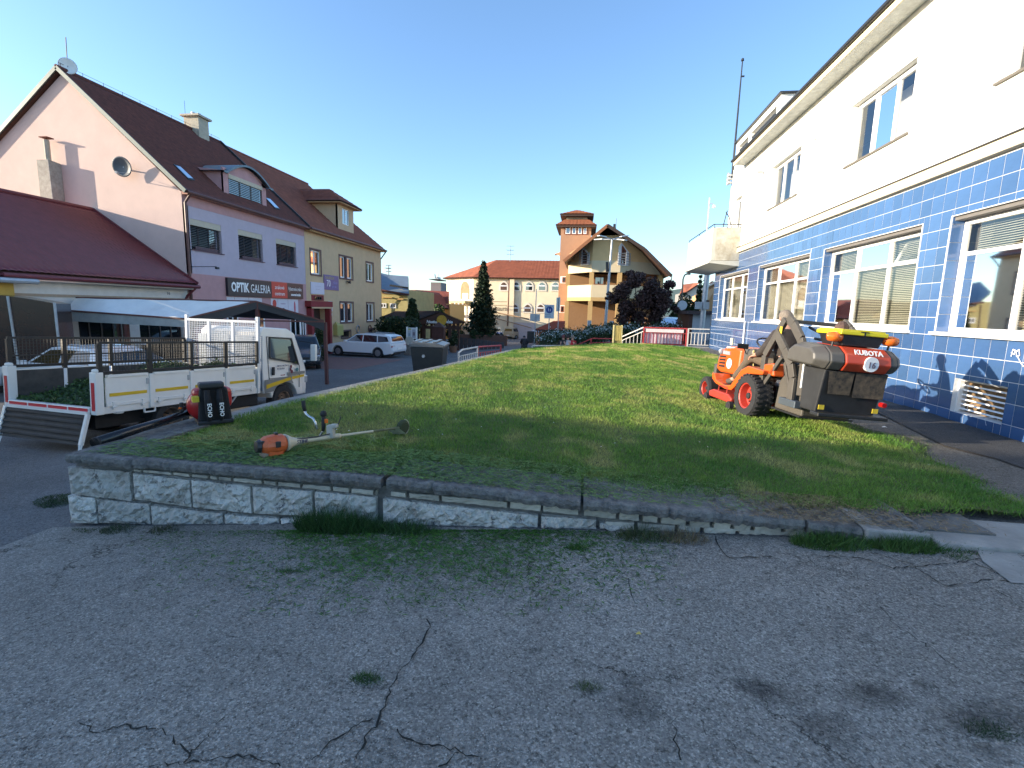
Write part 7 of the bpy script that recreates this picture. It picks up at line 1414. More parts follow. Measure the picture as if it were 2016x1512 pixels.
p = at(616, 690, 21); car('parked_car', 'dark car with its nose out of the shade of the market tent', (p.x-1.4, 22.4, G(p.x, 22.4)), R(-62), M['car_dark'], 4.3, 1.8, 1.5, 'hatch')
p = at(1013, 672, 74); car('parked_car', 'beige people carrier driving away in front of the arched building', (p.x, 76, G(p.x, 76)), R(62), M['car_beige'], 4.4, 1.8, 1.75, 'van')
p = at(1056, 690, 58); car('parked_car', 'silver blue car half hidden behind the lawn crest and the stall post', (p.x+.3, 60, G(p.x, 60)), R(75), M['car_silver'], 4.3, 1.75, 1.45, 'hatch')
p = at(1327, 648, 44); car('parked_car', 'dark blue car facing the camera under the plum tree branches', (p.x+.1, 45, -.35), R(-125), M['car_blue'], 4.4, 1.8, 1.6, 'van')
p = at(1350, 652, 41); car('parked_car', 'dark blue car beside the grey shed behind the red railing', (p.x+.4, 41.5, -.55), R(-140), M['car_blue'], 4.3, 1.8, 1.5, 'hatch')
p = at(1090, 664, 52); car('parked_car', 'dark car in the shade under the red roofed stall', (p.x+.5, 53, -1.9), R(20), M['car_dark'], 4.3, 1.8, 1.5, 'hatch')
# ---- truck
tx, ty = .12, .99; ang = math.atan2(ty, tx)
tk = thing('tipper_truck', 'white drop side truck with a mesh cage on its bed and its tailgate hanging open', 'truck', (-7.95, 7.0, -1.0), rot=(0, R(3.0), ang))
tw_ = mat('truck_white', (.74, .71, .66), .42, .05, 2.5, dirt=.12, coat=.2); cage = mat('cage_black', (.009, .010, .012), .5, .2, 12); ystr = mat('reflective_yellow', (.62, .40, .02), .4, .08); rstr = mat('reflective_red', (.50, .02, .03), .35, .08); chs = mat('chassis_black', (.012, .012, .013), .8, .3, 8)
BL, BW = 3.5, 2.1; zf = .80; zt = 1.34
b = MB(); b.box(0, BL, .02, BW-.02, zf-.06, zf); b.build('bed_floor', mat('bed_floor_steel', (.12, .11, .10), .7, .3, 6), tk)
b = MB(); b.box(-.02, BL, -.02, .05, zf-.12, zf-.002); b.box(-.02, BL, BW-.05, BW+.02, zf-.12, zf-.002); b.build('bed_frame', tw_, tk, bev=.01)
xs_ = [0.06, .88, 1.72, 2.58, BL-.06]
for k in range(4):
    x0, x1 = xs_[k]+.035, xs_[k+1]-.035
    b = MB(); b.box(x0, x1, -.03, .0, zf, zt-.05); b.box(x0+.02, x1-.02, -.05, .01, zt-.05, zt); b.box(x0, x1, -.042, -.03, zf, zf+.06); b.build('side_panel', tw_, tk, bev=.008)
    b = MB(); b.box(x0+.05, x1-.05, -.038, -.031, zf+.17, zf+.225); b.build('yellow_stripe', ystr, tk)
    for xq in (x0+.12, x1-.12): b = MB(); b.box(xq-.03, xq+.03, -.055, -.03, zf-.05, zf+.07); b.tube([(xq-.04, -.05, zf-.01), (xq+.04, -.05, zf-.01)], .012, 6); b.build('hinge', tw_, tk)
    b = MB(); b.box(x1-.05, x1+.0, -.05, -.03, zt-.20, zt-.10); b.build('latch', M['galv'], tk)
    b = MB(); b.box(x0, x1, BW, BW+.03, zf, zt-.02); b.build('side_panel', tw_, tk, bev=.008)
    b = MB(); b.box(x0, x1, BW-.012, BW-.002, zf, zt-.04); b.build('side_panel_inner', mat('bed_side_dark', (.06, .055, .05), .8, .3), tk)
for x in xs_[1:-1]: b = MB(); b.box(x-.04, x+.04, -.06, .0, zf-.10, zt-.02); b.build('side_post', tw_, tk, bev=.01)
for y in (-.02, BW-.08): b = MB(); b.box(-.08, .05, y-.03, y+.11, zf-.12, zt+.05); b.lathe([(0, zt+.11), (.05, zt+.10), (.06, zt+.07), (.05, zt+.05), (0, zt+.05)], 10, o=(-.02, y+.04, 0)); b.build('corner_post', tw_, tk, bev=.012); b = MB(); b.box(-.086, -.081, y, y+.07, zf-.05, zt-.12); b.build('red_marker', rstr, tk)
b = MB(); b.box(BL-.04, BL+.03, -.05, .06, zf-.12, zt+.04); b.build('front_post', tw_, tk, bev=.01)
b = MB(); b.box(-.10, .0, .10, BW-.10, zf-.10, zf+.0); b.build('rear_beam', tw_, tk, bev=.01)
for k in range(4): y0 = .12+k*.47; b = MB(); b.box(-.106, -.101, y0, y0+.43, zf-.075, zf-.015); b.build('red_marker', rstr, tk)
# tailgate hanging down
tg = mat('dull_ribbed_steel', (.045, .042, .039), .8, .35, 3, .2, 20, c2=(.015, .014, .013), stretch=(1, 1, 6)); 
def tgp(y, s, o=0): return (-.12-.13*s-o, y, zf-.10-.50*s)
b = MB(); K = 22; vs = []; 
for k in range(K+1): s = k/K; o_ = .018 if (k//2) % 2 else 0; vs += [tgp(.10, s, o_), tgp(BW-.10, s, o_)]
b.add(vs, [(2*k, 2*k+1, 2*k+3, 2*k+2) for k in range(K)]); b.build('tailgate', tg, tk)
b = MB(); b.bar(tgp(.09, 0), tgp(.09, 1), .06, .05); b.bar(tgp(BW-.09, 0), tgp(BW-.09, 1), .06, .05); b.bar(tgp(.09, -.02), tgp(BW-.09, -.02), .05, .05); b.build('tailgate_frame', tw_, tk)
for y in (.10, BW-.12): b = MB(); b.add([tgp(y-.06, .88), tgp(y+.06, .95), tgp(y, 1.22), tgp(y-.05, 1.18)], [(0, 1, 2, 3)]); b.tube([tgp(y, 1.0), tgp(y-.01, 1.25)], .02, 6); b.build('tailgate_hook', tw_, tk)
# cages
def cage_side(y, sgn):
    b = MB(); zc = 1.90; z0 = zt+.01
    b.box(0, BL, y-.022, y+.022, zc-.04, zc); b.box(0, BL, y-.02, y+.02, z0, z0+.05); b.box(0.05, BL, y-.015, y+.015, z0+.20, z0+.225)
    b.build('cage_rail', cage, tk)
    for x in (.02, .88, 1.74, 2.58, BL-.03): b = MB(); b.box(x-.035, x+.035, y-.025, y+.025, z0-.05, zc-.04); b.build('cage_post', cage, tk)
    b = MB(); x = .06
    while x < BL-.04: b.box(x-.003, x+.003, y-.004, y+.002, z0+.05, zc-.04); x += .055
    z = z0+.1
    while z < zc-.05: b.box(.04, BL-.05, y-.003, y+.003, z-.003, z+.003); z += .055
    o = b.build('cage_mesh', cage, tk); o['kind'] = 'stuff'
cage_side(-.01, -1); cage_side(BW+.01, 1)
hb = mat('headboard_shade_tint', (.44, .48, .54), .5, .05)  # white headboard coloured blue grey, the tint standing in for shade
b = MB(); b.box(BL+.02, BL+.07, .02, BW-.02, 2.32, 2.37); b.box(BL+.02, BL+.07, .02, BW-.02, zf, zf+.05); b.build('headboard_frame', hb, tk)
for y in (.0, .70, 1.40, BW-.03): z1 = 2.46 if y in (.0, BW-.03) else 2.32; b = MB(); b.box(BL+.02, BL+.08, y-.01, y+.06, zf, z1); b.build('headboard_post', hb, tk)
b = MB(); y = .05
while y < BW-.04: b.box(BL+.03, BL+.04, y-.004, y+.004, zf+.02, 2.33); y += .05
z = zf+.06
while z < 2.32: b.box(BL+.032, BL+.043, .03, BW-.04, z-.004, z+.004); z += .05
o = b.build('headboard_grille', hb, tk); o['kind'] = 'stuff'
# cab
cx0, cx1 = 3.78, 5.32; cy0, cy1 = .08, 2.02
prof = [(cx0, .62), (cx0, 2.12), (cx0+.12, 2.23), (cx0+.95, 2.21), (cx1-.36, 2.10), (cx1-.06, 1.32), (cx1, 1.15), (cx1+.02, .62), (cx1-.1, .48), (5.0, .48)]
prof += [(4.52+.46*math.cos(a), .42+.44*math.sin(a)) for a in np.linspace(.15, math.pi-.15, 9)]+[(4.0, .62)]
def cabmap(x, y, z): k = max(0, z-1.3)*.10; return (x, y+(k if y < 1 else -k), z)
b = MB(); n = len(prof); vs = []
for y, k in ((cy0, .985), (cy0+.06, 1), (cy1-.06, 1), (cy1, .985)):
    vs += [cabmap(4.5+(x-4.5)*k, y, 1.2+(z-1.2)*k) for x, z in prof]
b.add(vs, [tuple(range(n)), tuple(range(4*n-1, 3*n-1, -1))]+[(q*n+i, q*n+(i+1) % n, (q+1)*n+(i+1) % n, (q+1)*n+i) for q in range(3) for i in range(n)]); cabo = b.build('cab', tw_, tk, bev=.02)
def cs(x, z, o=.012): p = cabmap(x, cy0, z); return (p[0], p[1]-o, p[2])
b = MB(); b.add([cs(4.02, 1.50), cs(4.74, 1.38), cs(4.98, 1.30), cs(4.78, 1.92), cs(4.08, 1.96)], [(0, 1, 2, 3, 4)]); dw = b.build('door_window', M['glass_dark'], tk)
b = MB()
for p, q in (((3.98, .70), (3.96, 2.0)), ((3.96, 2.0), (4.84, 1.97)), ((4.84, 1.97), (5.06, 1.22)), ((5.06, 1.22), (5.04, .68)), ((3.98, .98), (5.05, .98))): b.bar(cs(*p, .004), cs(*q, .004), .012, .012)
b.build('door_gap', mat('panel_gap', (.12, .115, .11), .8), tk)
b = MB()
for p, q in (((4.0, 1.48), (4.74, 1.36)), ((4.74, 1.36), (5.0, 1.28)), ((5.0, 1.28), (4.80, 1.95)), ((4.80, 1.95), (4.05, 1.98)), ((4.05, 1.98), (4.0, 1.48))): b.bar(cs(*p), cs(*q), .035, .02)
b.build('window_seal', M['black'], tk)
b = MB(); p = cs(4.05, 1.12); b.box(p[0]-.0, p[0]+.07, p[1]-.02, p[1]+.01, 1.06, 1.26); b.build('door_handle', M['black'], tk)
grp = mat('cab_grey', (.20, .20, .19), .6, .08)
b = MB(); b.add([cs(3.80, .64), cs(4.10, .66), cs(4.22, .78), cs(4.5, .86), cs(4.82, .80), cs(4.70, .98), cs(3.80, .96)], [(0, 1, 2, 3, 4, 5, 6)]); b.add([cs(4.62, 1.0), cs(5.26, 1.03), cs(5.26, 1.10), cs(4.58, 1.10)], [(0, 1, 2, 3)]); b.build('grey_trim', grp, tk)
b = MB(); b.add([cs(3.85, .74, .018), cs(4.72, .90, .018), cs(4.72, .98, .018), cs(3.85, .84, .018)], [(0, 1, 2, 3)]); b.add([cs(4.76, .91, .018), cs(5.22, .95, .018), cs(5.22, 1.01, .018), cs(4.76, .98, .018)], [(0, 1, 2, 3)]); b.build('yellow_stripe', ystr, tk)
for (s_, u, v, sz, cc) in (('MIESTO PRE ŽIVOT', 4.22, 1.26, .052, ink), ('BYT SLUŽBY', 4.22, 1.19, .052, ink), ('mestské', 4.34, 1.03, .05, mat('red_ink', (.35, .04, .04)))):
    p = cs(u, v, .016); text(tk, s_, sz, p, cc, rot=(R(90), 0, 0), sx=.95)
b = MB(); 
for (u, v, r_) in ((4.72, 1.24, .035), (4.70, 1.17, .03), (4.75, 1.11, .04)): p = cs(u, v, .016); k = 10; b.add([(p[0]+r_*math.cos(6.28*i/k), p[1], p[2]+r_*1.3*math.sin(6.28*i/k)) for i in range(k)], [tuple(range(k))])
b.build('door_emblem', mat('dark_red_ink', (.16, .02, .03)), tk); b = MB(); p = cs(4.95, 1.15, .016); k = 10; b.add([(p[0]+.06*math.cos(6.28*i/k), p[1], p[2]+.05*math.sin(6.28*i/k)) for i in range(k)], [tuple(range(k))]); b.build('door_emblem', mat('teal_ink', (.10, .20, .20)), tk)
b = MB(); b.add([(cx1-.05, cy0+.1, 1.36), (cx1-.05, cy1-.1, 1.36), (cx1-.33, cy1-.22, 2.0), (cx1-.33, cy0+.22, 2.0)], [(0, 1, 2, 3)]); b.build('windscreen', M['glass_dark'], tk)
b = MB(); b.box(cx1-.02, cx1+.06, cy0+.05, cy1-.05, .48, .74); b.build('bumper', tw_, tk, bev=.02); b = MB(); b.box(cx1+.0, cx1+.04, cy0+.35, cy1-.35, .80, 1.08); b.build('grille', M['black'], tk)
b = MB(); b.box(cx1-.06, cx1+.055, cy0-.01, cy0+.28, .78, .98); b.build('headlight', M['lamp_clear'], tk, bev=.02); b = MB(); b.box(cx1-.06, cx1+.055, cy1-.28, cy1+.01, .78, .98); b.build('headlight', M['lamp_clear'], tk, bev=.02)
b = MB(); b.tube([(5.04, cy0, 1.9), (5.20, -.20, 1.86), (5.22, -.22, 1.42)], .014, 5); b.build('mirror_arm', M['black'], tk); b = MB(); b.box(5.18, 5.26, -.32, -.16, 1.38, 1.82); b.build('mirror', tw_, tk, bev=.02)
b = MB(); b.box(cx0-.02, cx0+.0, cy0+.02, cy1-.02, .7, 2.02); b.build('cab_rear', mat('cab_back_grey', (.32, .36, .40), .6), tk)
# chassis
b = MB(); b.box(.25, 5.2, .55, .70, .48, .72); b.box(.25, 5.2, 1.4, 1.55, .48, .72); b.build('chassis', chs, tk); b = MB(); b.box(.1, 3.6, .25, 1.85, .40, .70); b.build('underframe', chs, tk)
b = MB(); b.box(2.5, 3.6, .08, .5, .38, .70); b.build('tank', chs, tk, bev=.03); b = MB(); b.box(1.95, 2.4, .1, .5, .45, .72); b.build('side_locker', chs, tk)
for p, q in (((2.35, .0, .35), (2.75, .0, .72)), ((2.48, .0, .33), (2.88, .0, .70))): b = MB(); b.bar(p, q, .03, .03); b.build('guard_bar', M['galv'], tk)
for sg, y in ((-1, .24), (1, BW-.24)):
    wheel(tk, 1.35, y, .39, .42, sg, spokes=0, rim=mat('dusty_rim', (.20, .14, .10), .8, .3)); wheel(tk, 4.5, y+.02*sg, .39, .24, sg, spokes=0, rim=mat('dusty_rim', (.20, .14, .10)))
    b = MB(); k = 12; vs = []
    for i in range(k+1): a = math.pi*(.08+.84*i/k); vs += [(1.35+.48*math.cos(a), y-.22, .36+.47*math.sin(a)), (1.35+.48*math.cos(a), y+.22, .36+.47*math.sin(a))]
    b.add(vs, [(2*i, 2*i+1, 2*i+3, 2*i+2) for i in range(k)]); b.build('mudguard', M['black'], tk)
b = MB(); b.bar((.75, -.02, .62), (.95, -.02, .62), .025); b.bar((.75, -.02, .62), (.75, -.02, .72), .025); b.bar((.95, -.02, .62), (.95, -.02, .72), .025); b.lathe([(0, .66), (.07, .66), (.09, .70), (0, .70)], 10, o=(.32, .02, 0)); b.build('step_bracket', tw_, tk)
# grass load in the bed
hp_ = thing('grass_load', 'dark green heap of mown grass lying in the truck bed', 'grass heap', tuple(tk.location), rot=(0, R(3.0), ang)); nx1, ny1 = 40, 26; V = []; 
for j in range(ny1):
    for i in range(nx1):
        u, v = i/(nx1-1), j/(ny1-1); x, y = .02+u*3.4, .04+v*(BW-.08); z = zf+.02+(.46*min(1, u*1.6)**1.2*(.55+.45*math.sin(math.pi*v))+.14*math.sin(x*4+y*3)*math.sin(y*5)*min(1, u*3))+random.uniform(-.02, .02)
        V.append((x, y, max(zf+.005, z)))
i_ = (np.arange(ny1-1)[:, None]*nx1+np.arange(nx1-1)[None]).ravel(); gm_ = mat('cut_grass', (.030, .055, .016), .95, .4, 12, .8, 50)
npmesh('mound', np.array(V), np.stack([i_, i_+1, i_+nx1+1, i_+nx1], 1), gm_, hp_)
V = np.array(V); idx = rng.integers(0, len(V), 9000); P_ = V[idx]+rng.normal(0, .03, (9000, 3)); P_[:, 2] = np.maximum(P_[:, 2], zf+.01); P_[:, 1] = np.clip(P_[:, 1], .03, BW-.04); P_[:, 0] = np.clip(P_[:, 0], .0, 3.45)
leafcloud('loose_grass', P_, .03, (.045, .085, .022), hp_, var=.6)
# ---- market tent
A_ = Vector((-12.4, 14.0, 1.04)); B_ = Vector((-9.0, 16.3, 1.02)); AP = Vector((-10.75, 15.15, 1.64)); C_ = at(128, 611, 13.9); CP = at(150, 586, 14.4); D_ = Vector((-15.6, 17.6, 1.05))
tn = thing('market_tent', 'long market tent with a translucent white roof and a black end gable', 'tent', (0, 0, 0)); tpw = mat('tarpaulin_white', (.70, .71, .68), .55, .12, 1.2, .5, 3, trans=0, dirt=.12); tpb = mat('tarpaulin_black', (.022, .026, .032), .6, .25, 3, .4, 6)
def sagsheet(a, b_, c_, d, sag, m, name, nu=14, nv=8):
    V = []; 
    for j in range(nv+1):
        for i in range(nu+1):
            s, t = i/nu, j/nv; p = a.lerp(b_, s).lerp(d.lerp(c_, s), t); z = p.z-sag*math.sin(math.pi*s*3)**2*.6*math.sin(math.pi*t)+.02*math.sin(s*23)*math.sin(t*7); V.append((p.x, p.y, z))
    n1 = nu+1; b = MB(); b.add(V, [(j*n1+i, j*n1+i+1, (j+1)*n1+i+1, (j+1)*n1+i) for j in range(nv) for i in range(nu)]); return b.build(name, m, tn, smooth=True)
sagsheet(C_, A_, AP, CP, .06, tpw, 'roof_sheet'); sagsheet(D_, B_, AP, CP, .06, tpb, 'roof_sheet')
dn = Vector((0, 0, -1))
sagsheet(C_+dn*.34, A_+dn*.26, A_, C_, .0, mat('grey_valance', (.30, .32, .31), .5, .2, 2, .3, 5), 'valance', 14, 2)
b = MB(); q = [A_, AP, B_, B_+dn*.34, AP.lerp(B_, .55)+dn*.22, AP+dn*.24, AP.lerp(A_, .45)+dn*.30, A_+dn*.36]; b.add([tuple(p) for p in q], [(0, 1, 5, 6), (0, 6, 7), (1, 2, 3, 4), (1, 4, 5)]); b.build('gable_valance', tpb, tn)
for P_ in (A_, B_, A_.lerp(C_, .5), C_, AP, D_): b = MB(); b.box(P_.x-.05, P_.x+.05, P_.y-.05+.06, P_.y+.05+.06, G(P_.x, P_.y), P_.z-.05); b.build('tent_pole', mat('tent_pole_brown', (.10, .035, .03), .6), tn)
b = MB(); b.bar(A_+dn*.02, B_+dn*.02, .05); b.bar(A_, AP, .05); b.bar(B_, AP, .05); b.bar(A_, C_, .05); b.bar(AP, CP, .05); b.build('tent_frame', mat('tent_pole_brown', (.10, .035, .03)), tn)
text(tn, '12', .22, tuple(AP.lerp(B_, .12)+Vector((.1, -.05, -1.0))), wht)
# ---- waste container
wc = thing('waste_container', 'black wheeled waste container with a ribbed lid standing on the street beside the lawn', 'waste container', (-4.95, 15.6, G(-4.95, 15.6)), R(8)); bk = mat('bin_plastic', (.022, .026, .028), .5, .15, 5)
h = 1.18; b = MB(); b.add([(-.42, -.50, .15), (.42, -.50, .15), (.42, .50, .15), (-.42, .50, .15), (-.52, -.64, h), (.52, -.64, h), (.52, .64, h), (-.52, .64, h)], [(0, 3, 2, 1), (4, 5, 6, 7), (0, 1, 5, 4), (1, 2, 6, 5), (2, 3, 7, 6), (3, 0, 4, 7)]); b.build('body', bk, wc, bev=.03)
b = MB(); b.prism([(-.56, h), (.56, h), (.56, h+.07), (.3, h+.14), (-.3, h+.16), (-.56, h+.10)], -.68, .68); b.build('lid', mat('bin_lid', (.10, .11, .12), .35, .1), wc, bev=.02)
for k in range(3): b = MB(); b.box(-.45+k*.32, -.33+k*.32, -.66, .66, h+.13, h+.185); b.build('lid_rib', mat('bin_lid', (.05, .05, .05)), wc, bev=.015)
for x in (-.35, .35):
    for y in (-.4, .4): b = MB(); b.lathe([(.09, -.03), (.09, .03)], 12, 'y', (x, y, .09)); b.build('castor', M['rubber'], wc)
b = MB(); b.lathe([(0, -.66), (.05, -.66), (.05, -.6)], 10, 'y', (-.1, 0, h-.28)); b.build('trunnion', M['galv'], wc)
b = MB(); b.box(-.5, .5, -.4, .4, 0, 1.3); o = b.build('waste_container', bk, bev=.08); p = at(1046, 690, 56); o.location = (p.x, 56, G(p.x, 56)); tag(o, 'dark waste container left of the silver blue car', 'waste container')
# ---- backpack blower
P0 = atz(425, 826, .25); bl = thing('backpack_blower', 'red and black backpack leaf blower standing upright on the lawn edge beside the truck', 'leaf blower', (P0.x, P0.y, .20), R(47))
redb = mat('blower_red', (.42, .015, .015), .35, .1, 5, coat=.3); bkf = mat('black_fabric', (.012, .012, .014), .9, .3, 20, .4, 60)
b = MB(); b.add([(-.17, -.02, .03), (.17, -.02, .03), (.17, .10, .03), (-.17, .10, .03), (-.14, .02, .42), (.14, .02, .42), (.14, .10, .42), (-.14, .10, .42)], [(0, 3, 2, 1), (4, 5, 6, 7), (0, 1, 5, 4), (1, 2, 6, 5), (2, 3, 7, 6), (3, 0, 4, 7)]); b.build('back_pad', bkf, bl, bev=.03)
b = MB(); b.box(-.15, .10, -.05, .09, .42, .49); b.build('top_grip', M['black'], bl, bev=.02)
for x in (-.075, .045): b = MB(); b.tube([(x, -.03, .40), (x-.005, -.075, .30), (x+.0, -.08, .16), (x+.01, -.03, .05)], [.028, .034, .034, .02], 8); b.build('shoulder_strap', bkf, bl)
for x in (-.075, .045): text(bl, 'ECHO', .058, (x-.012, -.116, .265), wht, rot=(R(90), R(90), 0), bold=.001)
b = MB(); b.lathe([(.0, .10), (.14, .10), (.19, .15), (.20, .22), (.17, .29), (.08, .32), (0, .32)], 20, 'y', (-.06, 0, .20)); b.build('fan_housing', redb, bl, smooth=True); b = MB(); b.box(-.20, .20, .10, .30, .16, .40); b.build('engine_cover', redb, bl, bev=.05)
b = MB(); b.box(-.18, .18, -.03, .28, .0, .05); b.build('base_frame', M['black'], bl, bev=.015)
b = MB(); b.box(-.215, -.15, .0, .1, .27, .33); b.build('warning_label', mat('label_yellow', (.6, .45, .03)), bl)
pe = atz(186, 872, .26); pm = atz(372, 812, .30)
tb2 = thing('blower_tube', 'long black blower tube lying along the left end of the coping', 'tube', (0, 0, 0)); s0 = Vector((P0.x-.16, P0.y+.08, .34))
b = MB(); b.tube([s0, pm.lerp(s0, .35), pm], [.045, .05, .045], 12)
for k in range(8): q = s0.lerp(pm, k/8); b.tube([q, q.lerp(pm, .06)], .056, 12)
b.build('flexible_hose', M['black'], tb2); b = MB(); pq = pm.lerp(pe, .45); b.tube([pm, pq, pe], [.040, .042, .050], 16); b.build('pipe', mat('gloss_black_tube', (.012, .013, .016), .25, .1), tb2, smooth=True)
b = MB(); b.tube([pe.lerp(pm, .02), pe.lerp(pm, -.0)], .051, 16); b.tube([pe, pe.lerp(pm, .03)], .046, 16); b.build('nozzle_ring', M['rubber'], tb2); b = MB(); q = pm.lerp(pe, .08); b.tube([q, q+Vector((.0, -.01, .14))], .02, 8); b.box(q.x-.03, q.x+.03, q.y-.02, q.y+.02, q.z+.05, q.z+.09); b.build('throttle_handle', M['black'], tb2); b = MB(); q = q+Vector((0, -.02, .07)); b.box(q.x-.012, q.x+.012, q.y-.02, q.y, q.z, q.z+.02); b.build('trigger', M['lamp_orange'], tb2)
# ---- brush cutter
bc = thing('brush_cutter', 'orange and cream brush cutter with bull horn handles lying on the grass', 'brush cutter', (0, 0, 0))
E0 = atz(528, 893, .24); E0.z = .31; E1 = atz(566, 884, .27); E1.z = .33; Ee = atz(795, 846, .24); Ee.z = .27; ax_ = (Ee-E1).normalized()
orb = mat('engine_orange', (.52, .10, .025), .45, .15, 8, coat=.2, dirt=.2); crm = mat('cutter_cream', (.52, .46, .34), .5, .12, 8, dirt=.25)
RM = ax_.to_track_quat('X', 'Z').to_matrix().to_4x4(); RM.translation = E1
b = MB(); b.lathe([(0, -.24), (.055, -.24), (.085, -.20), (.095, -.12), (.09, -.05), (.06, -.01), (0, -.01)], 16, 'x'); b.box(-.19, -.06, -.075, .075, -.09, .06); b.xf(RM); b.build('engine_cover', orb, bc, bev=.012)
b = MB(); b.box(-.235, -.09, -.06, .03, -.10, -.055); b.box(-.25, -.21, -.03, .05, -.06, .03); b.xf(RM); b.build('tank', mat('tank_grey', (.22, .18, .14), .5, .2), bc, bev=.01)
b = MB(); b.box(-.14, -.095, -.098, -.07, -.01, .045); b.box(-.245, -.215, -.05, .05, .0, .055); b.box(-.12, -.09, -.02, .02, .085, .11); b.lathe([(0, -.28), (.05, -.275), (.06, -.24)], 12, 'x'); b.xf(RM); b.build('air_filter', M['black'], bc, bev=.005)
b = MB(); b.lathe([(.085, -.02), (.075, .0), (.045, .05), (.032, .10), (.024, .20), (.022, .46), (.026, .50), (.02, .53)], 14, 'x'); b.xf(RM); b.build('front_housing', crm, bc, smooth=True)
b = MB(); b.tube([E1+ax_*.5, E1+ax_*.9], .013, 8); b.build('shaft', crm, bc); b = MB(); b.tube([E1+ax_*.9, Ee], .013, 8); b.build('shaft', mat('grass_stained_shaft', (.12, .12, .06), .7, .3), bc)
t_ = text(bc, 'STIHL', .045, (0, 0, 0), ink, bold=.001, shear=.2); t_.matrix_local = RM @ Matrix.Translation((.07, -.034, -.012)) @ Matrix.Rotation(R(90), 4, 'X')
b = MB(); b.tube([E1+ax_*.02+Vector((0, -.03, .03)), E1+ax_*.3+Vector((0, -.03, .025)), E1+ax_*.46+Vector((0, -.035, .04)), E1+ax_*.53+Vector((-.0, -.03, .13)), E1+ax_*.53+Vector((.02, -.02, .2))], .006, 6); b.build('cable', M['black'], bc)
cl_ = E1+ax_*.43; b = MB(); b.bar(cl_+Vector((0, 0, -.01)), cl_+Vector((.0, 0, .12)), .07, .06); b.bar(cl_+Vector((0, 0, .11)), cl_+Vector((.07, 0, .115)), .05, .04); b.build('handle_clamp', mat('clamp_grey', (.40, .38, .34), .5), bc, bev=.01)
Yh = cl_.y
def H_(px, py, dy=0): return at(px, py, Yh+dy)
b = MB(); b.tube([H_(624, 845), H_(621, 833), H_(616, 824), H_(608, 820), H_(602, 815), H_(600, 808)], .013, 8); b.build('handlebar', mat('polished_bar', (.6, .61, .62), .25, .03, 5, metal=.8), bc, smooth=True)
b = MB(); b.tube([H_(600, 809), H_(598, 800), H_(597, 789)], [.017, .019, .020], 10); b.build('grip', M['rubber'], bc, smooth=True); b = MB(); b.tube([H_(636, 848), H_(637, 838), H_(637, 820)], [.016, .019, .021], 10); b.lathe([(0, .0), (.030, .02), (.032, .045), (.02, .065), (0, .07)], 12, o=tuple(H_(637, 822)+Vector((0, 0, -.0)))); b.build('grip', M['rubber'], bc, smooth=True)
q = H_(642, 827); b = MB(); b.box(q.x-.012, q.x+.016, q.y-.012, q.y+.012, q.z-.03, q.z+.012); b.build('throttle', M['lamp_orange'], bc, bev=.004)
b = MB(); b.tube([H_(636, 848), H_(630, 858)], .012, 8); b.build('handlebar', mat('polished_bar', (.6, .61, .62)), bc)
RE = RM.copy(); RE.translation = Ee
b = MB(); b.lathe([(0, -.02), (.055, -.02), (.075, .0), (.078, .03), (.05, .05), (0, .055)], 16, 'y'); b.xf(RE); b.build('trimmer_head', mat('grassy_head', (.035, .045, .02), .9, .3), bc); b = MB(); b.tube([tuple(RE @ Vector((.07*math.cos(a), .0, .09*math.sin(a)))) for a in np.linspace(-1.4, 1.5, 10)], .004, 5); b.build('guard_edge', mat('pale_edge', (.5, .45, .33)), bc)
b = MB(); b.add([tuple(RE @ Vector(p)) for p in [(-.16, -.04, -.05), (-.02, -.09, -.06), (-.01, .07, -.06), (-.16, .06, -.03), (-.10, 0, .02)]], [(0, 1, 4), (1, 2, 4), (2, 3, 4), (3, 0, 4)]); b.build('guard', mat('grass_caked_guard', (.10, .12, .06), .9, .4, 12), bc)
